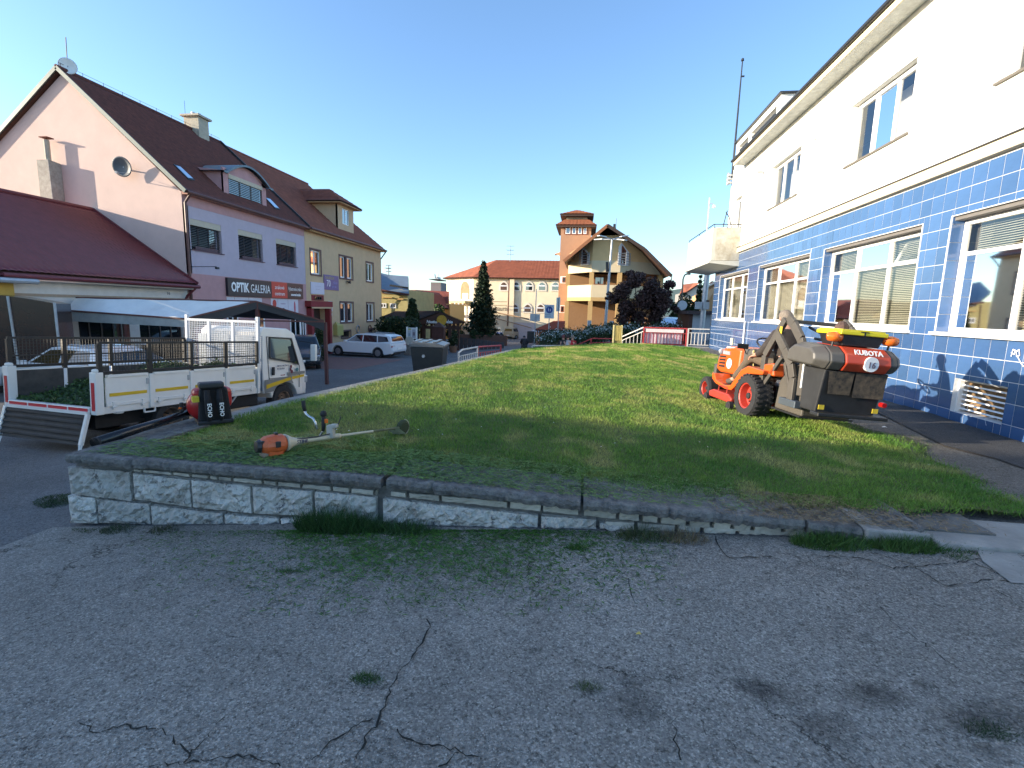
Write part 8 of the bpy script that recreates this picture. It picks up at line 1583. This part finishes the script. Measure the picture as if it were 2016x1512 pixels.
# ---- people -------------------------------------------------------
def skinned(name, pts, edges, rad, m, parent, sub=2, root=0):
    me = bpy.data.meshes.new(name); me.from_pydata([tuple(p) for p in pts], edges, []); o = bpy.data.objects.new(name, me); col.objects.link(o); o.parent = parent; me.materials.append(m)
    md = o.modifiers.new('k', 'SKIN'); md.use_smooth_shade = True; sv = me.skin_vertices[0].data
    for i, r in enumerate(rad): sv[i].radius = (r, r) if not isinstance(r, tuple) else r; sv[i].use_root = (i == root)
    if sub: s = o.modifiers.new('s', 'SUBSURF'); s.levels = sub; s.render_levels = sub
    return o
def person(label, loc, rz, J, top, bottom, shoes=None, hair=None, hairm=None, hat=None, fingers=False, group=None, rot=None):
    """J: dict of joints pelvis chest neck head, shL elL haL, shR elR haR, hipL knL anL toL, hipR ..."""
    t = thing('person', label, 'person', loc, rz, group, rot); V = {k: Vector(v) for k, v in J.items()}; names = ['pelvis', 'waist', 'chest', 'neck', 'head', 'crown', 'shL', 'elL', 'haL', 'shR', 'elR', 'haR', 'hipL', 'knL', 'anL', 'toL', 'hipR', 'knR', 'anR', 'toR']
    V['waist'] = V['pelvis'].lerp(V['chest'], .45); V['crown'] = V['head']+(V['head']-V['neck']).normalized()*.10
    r = dict(pelvis=.135, waist=.125, chest=.145, neck=.055, head=.085, crown=.075, shL=.065, elL=.043, haL=.030, shR=.065, elR=.043, haR=.030, hipL=.085, knL=.058, anL=.040, toL=.035, hipR=.085, knR=.058, anR=.040, toR=.035)
    E_ = [('pelvis', 'waist'), ('waist', 'chest'), ('chest', 'neck'), ('neck', 'head'), ('head', 'crown'), ('chest', 'shL'), ('shL', 'elL'), ('elL', 'haL'), ('chest', 'shR'), ('shR', 'elR'), ('elR', 'haR'), ('pelvis', 'hipL'), ('hipL', 'knL'), ('knL', 'anL'), ('anL', 'toL'), ('pelvis', 'hipR'), ('hipR', 'knR'), ('knR', 'anR'), ('anR', 'toR')]
    P_ = [V[n] for n in names]; rad = [r[n] for n in names]; ed = [(names.index(a), names.index(c_)) for a, c_ in E_]
    if fingers:
        for s in 'LR':
            d = (V['ha'+s]-V['el'+s]).normalized(); side = d.cross(Vector((0, 0, 1))).normalized(); k0 = names.index('ha'+s); palm = len(P_); P_.append(V['ha'+s]+d*.07); rad.append((.036, .02)); ed.append((k0, palm))
            for q, (o, l) in enumerate(((-.032, .065), (-.011, .078), (.011, .074), (.032, .058))):
                a = len(P_); P_.append(V['ha'+s]+d*.09+side*o); rad.append(.0095); ed.append((palm, a)); P_.append(V['ha'+s]+d*(.09+l*.55)+side*o*1.05+Vector((0, 0, -.012))); rad.append(.009); ed.append((a, a+1)); P_.append(V['ha'+s]+d*(.085+l*.9)+side*o*1.05+Vector((0, 0, -.04))); rad.append(.0075); ed.append((a+1, a+2))
            a = len(P_); P_.append(V['ha'+s]+d*.04+side*-.045+Vector((0, 0, -.005))); rad.append(.011); ed.append((k0, a)); P_.append(V['ha'+s]+d*.085+side*-.06+Vector((0, 0, -.025))); rad.append(.009); ed.append((a, a+1))
    skinned('body', P_, ed, rad, M['skin'], t)
    def sub_(nm, keys, es, m, grow, cut=None):
        pk = [V[k] for k in keys]; rr = [r[k]*1.0+grow for k in keys]
        if cut:
            for k, (a, c_, f_) in cut.items(): pk[keys.index(k)] = V[a].lerp(V[c_], f_)
        skinned(nm, pk, [(keys.index(a), keys.index(c_)) for a, c_ in es], rr, m, t)
    sub_('jacket', ['pelvis', 'waist', 'chest', 'neck', 'shL', 'elL', 'haL', 'shR', 'elR', 'haR'], [('pelvis', 'waist'), ('waist', 'chest'), ('chest', 'neck'), ('chest', 'shL'), ('shL', 'elL'), ('elL', 'haL'), ('chest', 'shR'), ('shR', 'elR'), ('elR', 'haR')], top, .022, dict(neck=('chest', 'neck', .8), haL=('elL', 'haL', .86), haR=('elR', 'haR', .86)))
    sub_('trousers', ['pelvis', 'hipL', 'knL', 'anL', 'hipR', 'knR', 'anR'], [('pelvis', 'hipL'), ('hipL', 'knL'), ('knL', 'anL'), ('pelvis', 'hipR'), ('hipR', 'knR'), ('knR', 'anR')], bottom, .020)
    for s in 'LR': skinned('shoe', [V['an'+s]+Vector((0, 0, -.02)), V['an'+s].lerp(V['to'+s], .5)+Vector((0, 0, -.02)), V['to'+s]], [(0, 1), (1, 2)], [.058, .052, .045], shoes or M['leather'], t)
    hd = V['head']; up_ = (V['head']-V['neck']).normalized(); fwd = Vector(J.get('face', (1, 0, -.2))).normalized(); sd = up_.cross(fwd).normalized()
    def HP(f, s, u): return hd+fwd*f+sd*s+up_*u
    b = MB(); b.lathe([(0, -.03), (.018, -.02), (.014, .015), (0, .02)], 8, o=tuple(HP(.10, 0, .01))); b.build('nose', M['skin'], t, smooth=True)
    for s in (-1, 1):
        b = MB(); b.lathe([(0, -.03), (.016, -.015), (.018, .015), (0, .03)], 8, o=tuple(HP(.0, .088*s, .02))); b.build('ear', M['skin'], t, smooth=True); b = MB(); b.lathe([(0, -.008), (.009, 0), (0, .008)], 8, o=tuple(HP(.083, .033*s, .045))); b.build('eye', ink, t)
    b = MB(); b.bar(HP(.088, -.022, -.035), HP(.088, .022, -.035), .008); b.build('mouth', mat('lips', (.3, .1, .08)), t)
    b = MB(); n1, n2 = 16, 9; vs = []; fs = []
    for j in range(n2):
        for i in range(n1):
            a, e = 6.283*i/n1, math.pi*.5*(1-j/(n2-1)*1.35); rr_ = .108*(1+random.uniform(-.035, .035)); ff = .0 if e > 0 else 0
            x, y, z = math.cos(a)*math.cos(e), math.sin(a)*math.cos(e), math.sin(e)
            if x > .45 and z < .35: rr_ *= .80
            vs.append(HP(x*rr_-.012, y*rr_*.92, z*rr_*1.12+.05))
    for j in range(n2-1):
        for i in range(n1): fs.append((j*n1+i, j*n1+(i+1) % n1, (j+1)*n1+(i+1) % n1, (j+1)*n1+i))
    b.add(vs, fs); b.build('cap' if hat else 'hair', hat or hairm or M['hair'], t, smooth=True, sub=1)
    return t
# ---- tractor
tr_ang = math.atan2(1.44, -.28); TZ = .10
tr = thing('mower_tractor', 'orange ride on mower tractor with a raised grass collector and lifting arms', 'tractor', (2.87, 7.62, TZ), rot=(R(3.5), 0, tr_ang))
orr = mat('tractor_orange', (.62, .095, .012), .35, .06, 4, coat=.35, dirt=.06); dkg = mat('dark_grey_steel', (.095, .085, .072), .5, .15, 6, metal=.15, dirt=.2); rrim = mat('rim_red', (.40, .04, .025), .45, .12); gpl = mat('grey_plastic', (.085, .080, .072), .45, .12, 5)
def side_poly(poly, y0, y1, nm, m, bev=.012): b = MB(); b.prism(poly, y0, y1); return b.build(nm, m, tr, bev=bev)
for sg in (-1, 1):
    o = wheel(tr, 0, sg*.42, .315, .26, sg, spokes=0, rim=rrim, hub=.60); o.name = 'rear_tyre'
    b = MB()
    for k in range(26):
        a = 6.283*k/26
        for s in (-1, 1): a2 = a+(.06 if s > 0 else 0); b.bar((.312*math.cos(a2), sg*.42+s*.03, .315+.312*math.sin(a2)), (.312*math.cos(a2+.12), sg*.42+s*.12, .315+.312*math.sin(a2+.12)), .028, .022, up=(math.cos(a2), 0, math.sin(a2)))
    b2__ = b.build('tyre_lugs', M['rubber'], o); b2__['kind'] = 'stuff'
    wheel(tr, 1.40, sg*.42, .205, .20, sg, spokes=0, rim=rrim, hub=.58)
hoodp = [(.80, .52), (.80, .95), (1.0, .99), (1.35, .955), (1.52, .87), (1.58, .72), (1.60, .55), (1.45, .50)]
b = MB(); n = len(hoodp); lay = [(-.27, .93), (-.22, 1), (.22, 1), (.27, .93)]; vs = []
for y, k in lay: vs += [(1.2+(x-1.2)*k, y, .6+(z-.6)*k) for x, z in hoodp]
b.add(vs, [tuple(range(n)), tuple(range(4*n-1, 3*n-1, -1))]+[(q*n+i, q*n+(i+1) % n, (q+1)*n+(i+1) % n, (q+1)*n+i) for q in range(3) for i in range(n)]); b.build('bonnet', orr, tr, bev=.03, seg=3)
for sg in (-1, 1):
    for k in range(4): b = MB(); b.add([(1.28, sg*.275, .80-k*.055), (1.50-k*.0, sg*.272, .785-k*.055), (1.50, sg*.272, .755-k*.055), (1.28, sg*.275, .765-k*.055)], [(0, 1, 2, 3)]); b.build('vent_slot', M['black'], tr)
    b = MB(); b.lathe([(0, .0), (.04, .0), (.055, .03), (.05, .05), (0, .06)], 14, 'x', (1.40, sg*.285, .86)); b.box(1.14, 1.38, sg*.255, sg*.285, .82, .88); b.build('headlight', M['lamp_clear'], tr, smooth=False)
    b = MB(); b.lathe([(0, sg*.275), (.085, sg*.275), (.085, sg*.279)], 20, 'y', (1.13, 0, .68)); b.build('round_decal', mat('sticker_white', (.7, .72, .74)), tr)
t_ = text(tr, 'KUBOTA', .075, (1.17, .262, .905), wht, rot=(R(90), 0, R(180)), align='CENTER', bold=.002)
b = MB(); b.box(1.60, 1.70, -.26, .26, .35, .62); b.box(1.62, 1.68, -.22, -.16, .62, .78); b.box(1.62, 1.68, .16, .22, .62, .78); b.build('front_guard', gpl, tr, bev=.02)
b = MB(); b.box(-.1, 1.55, -.15, .15, .25, .50); b.build('chassis', M['black'], tr); b = MB(); b.bar((1.40, -.36, .21), (1.40, .36, .21), .08, .08); b.bar((0, -.36, .315), (0, .36, .315), .12, .12); b.build('axle', M['black'], tr)
b = MB(); b.add([(.55, -.20, .50), (.80, -.24, .52), (.80, .24, .52), (.55, .20, .50), (.58, -.2, .98), (.80, -.24, .96), (.80, .24, .96), (.58, .2, .98)], [(0, 3, 2, 1), (4, 5, 6, 7), (0, 1, 5, 4), (1, 2, 6, 5), (2, 3, 7, 6), (3, 0, 4, 7)]); b.build('dashboard', gpl, tr, bev=.03)
# foot platform sweeping up into the rear fender
for sg in (-1, 1):
    y0, y1 = (sg*.22, sg*.50)
    pts_ = [(1.22, .50), (1.20, .40), (1.05, .34), (.72, .30), (.52, .31), (.42, .38), (.30, .52), (.14, .62), (-.28, .66), (-.30, .72), (.12, .74), (.30, .66), (.45, .50), (.55, .39), (.75, .36), (1.05, .40), (1.14, .50)]
    side_poly(pts_, min(y0, y1), max(y0, y1), 'fender', orr, .012)
b = MB(); b.box(.5, 1.15, -.48, .48, .345, .372); b.build('foot_platform', M['black'], tr)
side_poly([(-.22, .60), (.22, .60), (.24, .68), (.10, .72), (-.20, .72)], -.24, .24, 'seat_cushion', mat('seat_vinyl', (.03, .03, .032), .6, .15), .03); side_poly([(-.20, .70), (-.28, 1.02), (-.20, 1.04), (-.12, .72)], -.23, .23, 'seat_back', mat('seat_vinyl', (.03, .03, .032)), .03)
side_poly([(-.35, .66), (-.30, .82), (-.10, .80), (-.05, .68)], -.42, -.26, 'side_console', orr, .02); side_poly([(-.42, .66), (-.38, .84), (-.12, .80), (-.05, .68)], .26, .42, 'side_console', orr, .02)
b = MB(); K = 24; c0 = Vector((.50, 0, 1.06)); n0 = Vector((-.5, 0, .87)).normalized(); a0 = Vector((0, 1, 0)); b0 = n0.cross(a0)
b.tube([c0+a0*.19*math.cos(6.283*k/K)+b0*.19*math.sin(6.283*k/K) for k in range(K+1)], .013, 8, cap=False)
for k in range(3): a = 6.283*k/3+.5; b.tube([c0-n0*.03, c0+a0*.19*math.cos(a)+b0*.19*math.sin(a)], .010, 6)
b.tube([c0, (.66, 0, .90)], .022, 8); b.build('steering_wheel', M['black'], tr)
b = MB(); b.tube([(.40, .26, .70), (.44, .27, .92)], .010, 6); b.lathe([(0, -.02), (.022, 0), (0, .03)], 8, o=(.44, .27, .94)); b.build('lever', mat('lever_knob', (.5, .42, .15)), tr)
b = MB(); b.tube([(.70, .24, .88), (.68, .32, 1.0)], .010, 6); b.box(.66, .68, .24, .42, .96, 1.04); b.build('mirror', M['black'], tr, bev=.01)
# mower deck
b = MB(); b.prism([(.38, .12), (1.12, .12), (1.15, .20), (1.0, .25), (.50, .25), (.36, .20)], -.55, .55); b.build('mower_deck', rrim, tr, bev=.02)
for x in (.36, 1.16): b = MB(); b.lathe([(.07, -.03), (.07, .03)], 14, 'y', (x, .56, .09)); b.lathe([(.025, -.035), (.025, .035)], 10, 'y', (x, .56, .09)); b.build('gauge_wheel', M['rubber'], tr)
b = MB(); b.tube([(.62, .50, .25), (.62, .50, .33), (.90, .50, .33), (.90, .50, .25)], .012, 6); b.bar((.45, .40, .2), (.55, .40, .42), .04, .02); b.build('deck_handle', rrim, tr)
# lifting mast
def arm(poly, y, w_=.07, th=.03, nm='lift_arm', m=dkg): 
    b = MB(); 
    for p, q in zip(poly[:-1], poly[1:]): b.bar((p[0], y, p[1]), (q[0], y, q[1]), th, w_, up=(0, 0, 1)) if abs(q[0]-p[0]) > .3 else b.bar((p[0], y, p[1]), (q[0], y, q[1]), w_, th, up=(0, 1, 0))
    return b.build(nm, m, tr, bev=.006)
for y in (.40, -.40):
    arm([(-.13, .42), (-.11, .92), (-.46, 1.44)], y, .10, .05, 'mast_front'); arm([(-.34, 1.26), (-.60, 1.04), (-.78, .86), (-.86, .70), (-.88, .40)], y+.03, .115, .04); arm([(-.48, 1.46), (-.62, 1.38), (-.82, 1.20), (-.96, .95), (-1.0, .50)], y-.02*(1 if y > 0 else -1), .115, .05)
    arm([(-.52, .94), (-.15, .46)], y, .06, .04, 'brace', M['black'] if y < 0 else dkg); arm([(-.48, .90), (-.75, .42)], y-.06, .045, .03, 'brace')
    b = MB(); b.box(-1.05, -.70, y-.03, y+.07, .34, .43); b.build('hinge_plate', mat('blue_grey_steel', (.10, .12, .14), .4, .1, metal=.4), tr, bev=.008)
    b = MB(); b.tube([(-1.0, y, .92), (-1.02, y, .60)], .022, 8); b.tube([(-1.0, y, 1.0), (-1.0, y, .90)], .012, 8); b.build('ram', M['grey_metal'], tr)
b = MB(); b.add([(-.13, .43, .40), (-.46, .43, 1.45), (-.49, .43, 1.45), (-.16, .43, .9)], [(0, 1, 2, 3)])
b = MB(); b.bar((-.46, -.40, 1.42), (-.46, .40, 1.42), .05); b.build('mast_crossbar', dkg, tr); b = MB(); b.box(-.455, -.40, .424, .428, 1.24, 1.34); b.build('yellow_label', mat('label_yellow', (.6, .45, .03)), tr)
b = MB(); b.tube([(-.55, .12, 1.36), (-1.15, .16, 1.22)], .018, 6); b.build('link_bar', M['black'], tr); b = MB(); b.tube([(-.6, .05, 1.22), (-1.0, .10, 1.20), (-1.18, .2, 1.12)], .020, 6); b.build('link_bar', M['black'], tr)
# chute side panel and hoses
side_poly([(-.42, .24), (-1.02, .24), (-1.02, .40), (-.98, .84), (-.70, .90), (-.45, .62)], -.30, .34, 'chute_box', mat('chute_brown', (.085, .075, .060), .6, .2, 3), .02)
b = MB(); b.box(-1.03, -.40, -.33, .37, .225, .245); b.build('chute_floor', M['black'], tr)
for k in range(3): b = MB(); b.tube([(-1.02-.015*k, .30-.03*k, .9), (-1.06-.02*k, .33-.02*k, .7), (-1.10-.02*k, .36, .55), (-1.04, .36-.02*k, .44), (-.98, .38, .40)], .010, 6); b.build('hose', M['black'], tr)
# hopper
HY0, HY1 = -.40, .56
b = MB(); b.add([(-1.03, -.33, .36), (-1.33, -.33, .36), (-1.33, .40, .36), (-1.03, .40, .36), (-1.03, -.36, .88), (-1.42, -.36, .88), (-1.42, .42, .88), (-1.03, .42, .88)], [(0, 3, 2, 1), (4, 5, 6, 7), (0, 1, 5, 4), (1, 2, 6, 5), (2, 3, 7, 6), (3, 0, 4, 7)]); b.build('hopper_body', mat('hopper_mesh_black', (.018, .019, .021), .7, .3, 6), tr, bev=.015)
b = MB(); b.add([(-1.424, -.33, .58), (-1.424, .05, .58), (-1.43, .05, .87), (-1.43, -.33, .87)], [(0, 1, 2, 3)]); b.add([(-1.408+.0, .07, .60), (-1.408, .34, .60), (-1.432, .38, .87), (-1.432, .07, .87)], [(0, 1, 2, 3)]); b.build('hopper_window', mat('grass_behind_mesh', (.13, .095, .06), .8, .8, 16, c2=(.014, .014, .015)), tr)
hp = [(-.80, .90), (-1.46, .88), (-1.53, .98), (-1.50, 1.08), (-1.38, 1.16), (-.95, 1.18), (-.80, 1.08)]
def hslice(y0, y1, k0, k1, m, nm):
    n = len(hp); cx_, cz_ = -1.15, 1.02; b = MB(); b.add([(cx_+(x-cx_)*k0, y0, cz_+(z-cz_)*k0) for x, z in hp]+[(cx_+(x-cx_)*k1, y1, cz_+(z-cz_)*k1) for x, z in hp], [tuple(range(n)), tuple(range(2*n-1, n-1, -1))]+[(i, (i+1) % n, n+(i+1) % n, n+i) for i in range(n)]); return b.build(nm, m, tr, bev=.02, seg=3)
hslice(-.28, .27, 1.0, 1.0, mat('hopper_orange', (.50, .055, .022), .4, .06, 4, coat=.2), 'hopper_cover'); hslice(.272, .44, .98, .96, gpl, 'hopper_side'); hslice(.44, .58, .96, .70, gpl, 'hopper_end'); hslice(-.282, -.36, .98, .96, gpl, 'hopper_side'); hslice(-.36, -.46, .96, .74, gpl, 'hopper_end')
t_ = text(tr, 'KUBOTA', .085, (-1.505, .0, 1.085), wht, rot=(R(62), 0, R(-90)), align='CENTER', bold=.002)
b = MB(); b.lathe([(0, -1.535), (.085, -1.535), (.085, -1.50)], 22, 'x', (0, -.03, .985)); b.build('number_disc', mat('sticker_white', (.7, .72, .74)), tr)
text(tr, '16', .095, (-1.538, -.03, .945), ink, rot=(R(90), 0, R(-90)), align='CENTER', bold=.002)
b = MB(); b.box(-1.46, -1.30, -.42, .44, .33, .375); b.build('rear_bar', M['black'], tr, bev=.01)
for y in (.34, -.33): b = MB(); b.box(-1.352, -1.345, y-.035, y+.035, .40, .455); b.build('yellow_label', mat('label_yellow', (.6, .45, .03)), tr)
b = MB(); b.lathe([(0, -1.46), (.03, -1.46), (.03, -1.40)], 10, 'x', (0, -.34, .52)); b.build('reflector', M['lamp_red'], tr)
for y in (.34, -.34):
    b = MB(); b.lathe([(.0, -.095), (.05, -.07), (.062, 0), (.05, .07), (0, .095)], 14, 'y', (-1.36, y, 1.265)); b.build('beacon', M['lamp_orange'], tr, smooth=True); b = MB(); b.tube([(-1.25, y*.6, 1.24), (-1.36, y, 1.25)], .012, 6); b.tube([(-1.35, y, 1.21), (-1.34, y, 1.16)], .012, 6); b.build('beacon_bracket', M['black'], tr)
bx = thing('tool_box', 'black tool box with a yellow lid strapped on top of the grass collector', 'tool box', (2.87, 7.62, TZ), rot=(R(3.5), 0, tr_ang))
b = MB(); b.add([(-1.38, -.20, 1.17), (-1.02, -.20, 1.17), (-1.02, .24, 1.17), (-1.38, .24, 1.17), (-1.40, -.24, 1.30), (-1.00, -.24, 1.30), (-1.00, .29, 1.30), (-1.40, .29, 1.30)], [(0, 3, 2, 1), (4, 5, 6, 7), (0, 1, 5, 4), (1, 2, 6, 5), (2, 3, 7, 6), (3, 0, 4, 7)]); b.build('box', M['black'], bx, bev=.01)
b = MB(); b.box(-1.42, -.98, -.26, .31, 1.30, 1.345); b.box(-1.40, -1.0, -.24, .29, 1.345, 1.36); b.build('lid', mat('lid_yellow', (.72, .62, .02), .4, .05), bx, bev=.01); b = MB(); b.box(-1.426, -1.40, -.02, .08, 1.335, 1.345); b.box(-1.426, -1.415, .02, .035, 1.30, 1.345); b.build('lid_latch', M['black'], bx)
b = MB(); b.lathe([(0, 0), (.08, .0), (.07, .05), (.04, .09), (0, .10)], 9, o=(-1.12, .10, 1.358)); o = b.build('glove_bundle', mat('brown_cloth', (.10, .06, .05), .95, .4, 20, .5, 40)); o.parent = None; o.matrix_world = bx.matrix_world; o.location = bx.location; o.rotation_euler = bx.rotation_euler; tag(o, 'small crumpled brown cloth on the yellow tool box lid', 'cloth')
J = dict(pelvis=(-.02, 0, .80), chest=(.08, 0, 1.16), neck=(.13, 0, 1.34), head=(.19, 0, 1.44), shL=(.08, .19, 1.22), elL=(.06, .34, .98), haL=(.26, .33, .90), shR=(.08, -.19, 1.22), elR=(.22, -.27, 1.02), haR=(.40, -.17, 1.06),
         hipL=(.06, .10, .78), knL=(.42, .30, .86), anL=(.70, .38, .47), toL=(.88, .40, .41), hipR=(.06, -.10, .78), knR=(.46, -.18, .83), anR=(.66, -.22, .46), toR=(.84, -.24, .41), face=(.9, .1, -.45))
person('grey haired man in a dark jacket and olive trousers sitting on the orange tractor', (2.87, 7.62, TZ), 0, J, mat('worn_jacket', (.038, .030, .026), .85, .25, 10, .5, 30), M['trousers'], fingers=True, rot=(R(3.5), 0, tr_ang))
def seated(dz=0, lean=0): return dict(pelvis=(0, 0, .52), chest=(.04+lean, 0, .88), neck=(.06+lean, 0, 1.08), head=(.09+lean, 0, 1.19), shL=(.04+lean, .18, .96), elL=(.12, .25, .72), haL=(.32, .14, .64), shR=(.04+lean, -.18, .96), elR=(.12, -.25, .72), haR=(.32, -.14, .64), hipL=(.06, .1, .5), knL=(.46, .13, .52), anL=(.48, .13, .12), toL=(.64, .14, .06), hipR=(.06, -.1, .5), knR=(.46, -.13, .52), anR=(.48, -.13, .12), toR=(.64, -.14, .06), face=(1, 0, 0))
zb_ = -1.30
for px, l, topm, ha in ((1109, 'person in a black jacket and dark red cap sitting left of two others', M['jacket_dark'], mat('cap_maroon', (.14, .04, .04), .8)), (1118, 'dark haired person in a pale grey jacket sitting between the other two', mat('grey_jacket', (.42, .41, .42), .85, .1), None), (1127, 'person in a bright red jacket sitting right of the other two by the white flowers', mat('red_jacket', (.45, .02, .03), .8, .1), None)):
    q = at(px, 660, 27.9); person(l, (q.x, 27.9, zb_+.22), R(84), seated(), topm, M['trousers'], hat=ha, hairm=mat('dark_hair', (.03, .02, .018), .8) if px == 1118 else None)
p0, p1 = at(1095, 690, 27.8), at(1138, 690, 27.8); b = MB(); b.box(0, p1.x-p0.x, -.22, .22, .38, .44); t = thing('bench', 'low timber bench under the three seated people', 'bench', (p0.x, 27.85, zb_+.22)); b.build('seat', M['wood_dark'], t)
for k in (.1, .85): b = MB(); b.box((p1.x-p0.x)*k, (p1.x-p0.x)*k+.08, -.2, .2, -.22, .38); b.build('leg', M['wood_dark'], t)
q = at(1032, 688, 34); person('dark figure in black bending on the road left of the sign post', (q.x, 34, G(q.x, 34)), R(100), dict(seated(), chest=(.16, 0, .84), neck=(.26, 0, 1.0), head=(.34, 0, 1.08)), M['jacket_dark'], M['jacket_dark'], hairm=mat('dark_hair', (.03, .02, .018)))
# white paper scrap and yellow leaf
for px, py, z, s, m, l, nm in ((1741, 842, PZ+.02, .04, M['white_paint'], 'small white scrap of paper at the edge of the pavement', 'paper_scrap'), (1257, 1251, None, .016, mat('leaf_yellow', (.55, .42, .10)), 'tiny yellow leaf on the asphalt right of centre', 'leaf')):
    P_ = gpt(px, py) if z is None else atz(px, py, z); b = MB(); b.add([(-s, -s*.4, .008), (0, -s*.6, .014), (s, 0, .008), (.2*s, s*.6, .018), (-.5*s, s*.5, .01)], [(0, 1, 4), (1, 3, 4), (1, 2, 3)]); o = b.build(nm, m); o.location = P_; tag(o, l, 'litter' if 'paper' in nm else 'leaf')
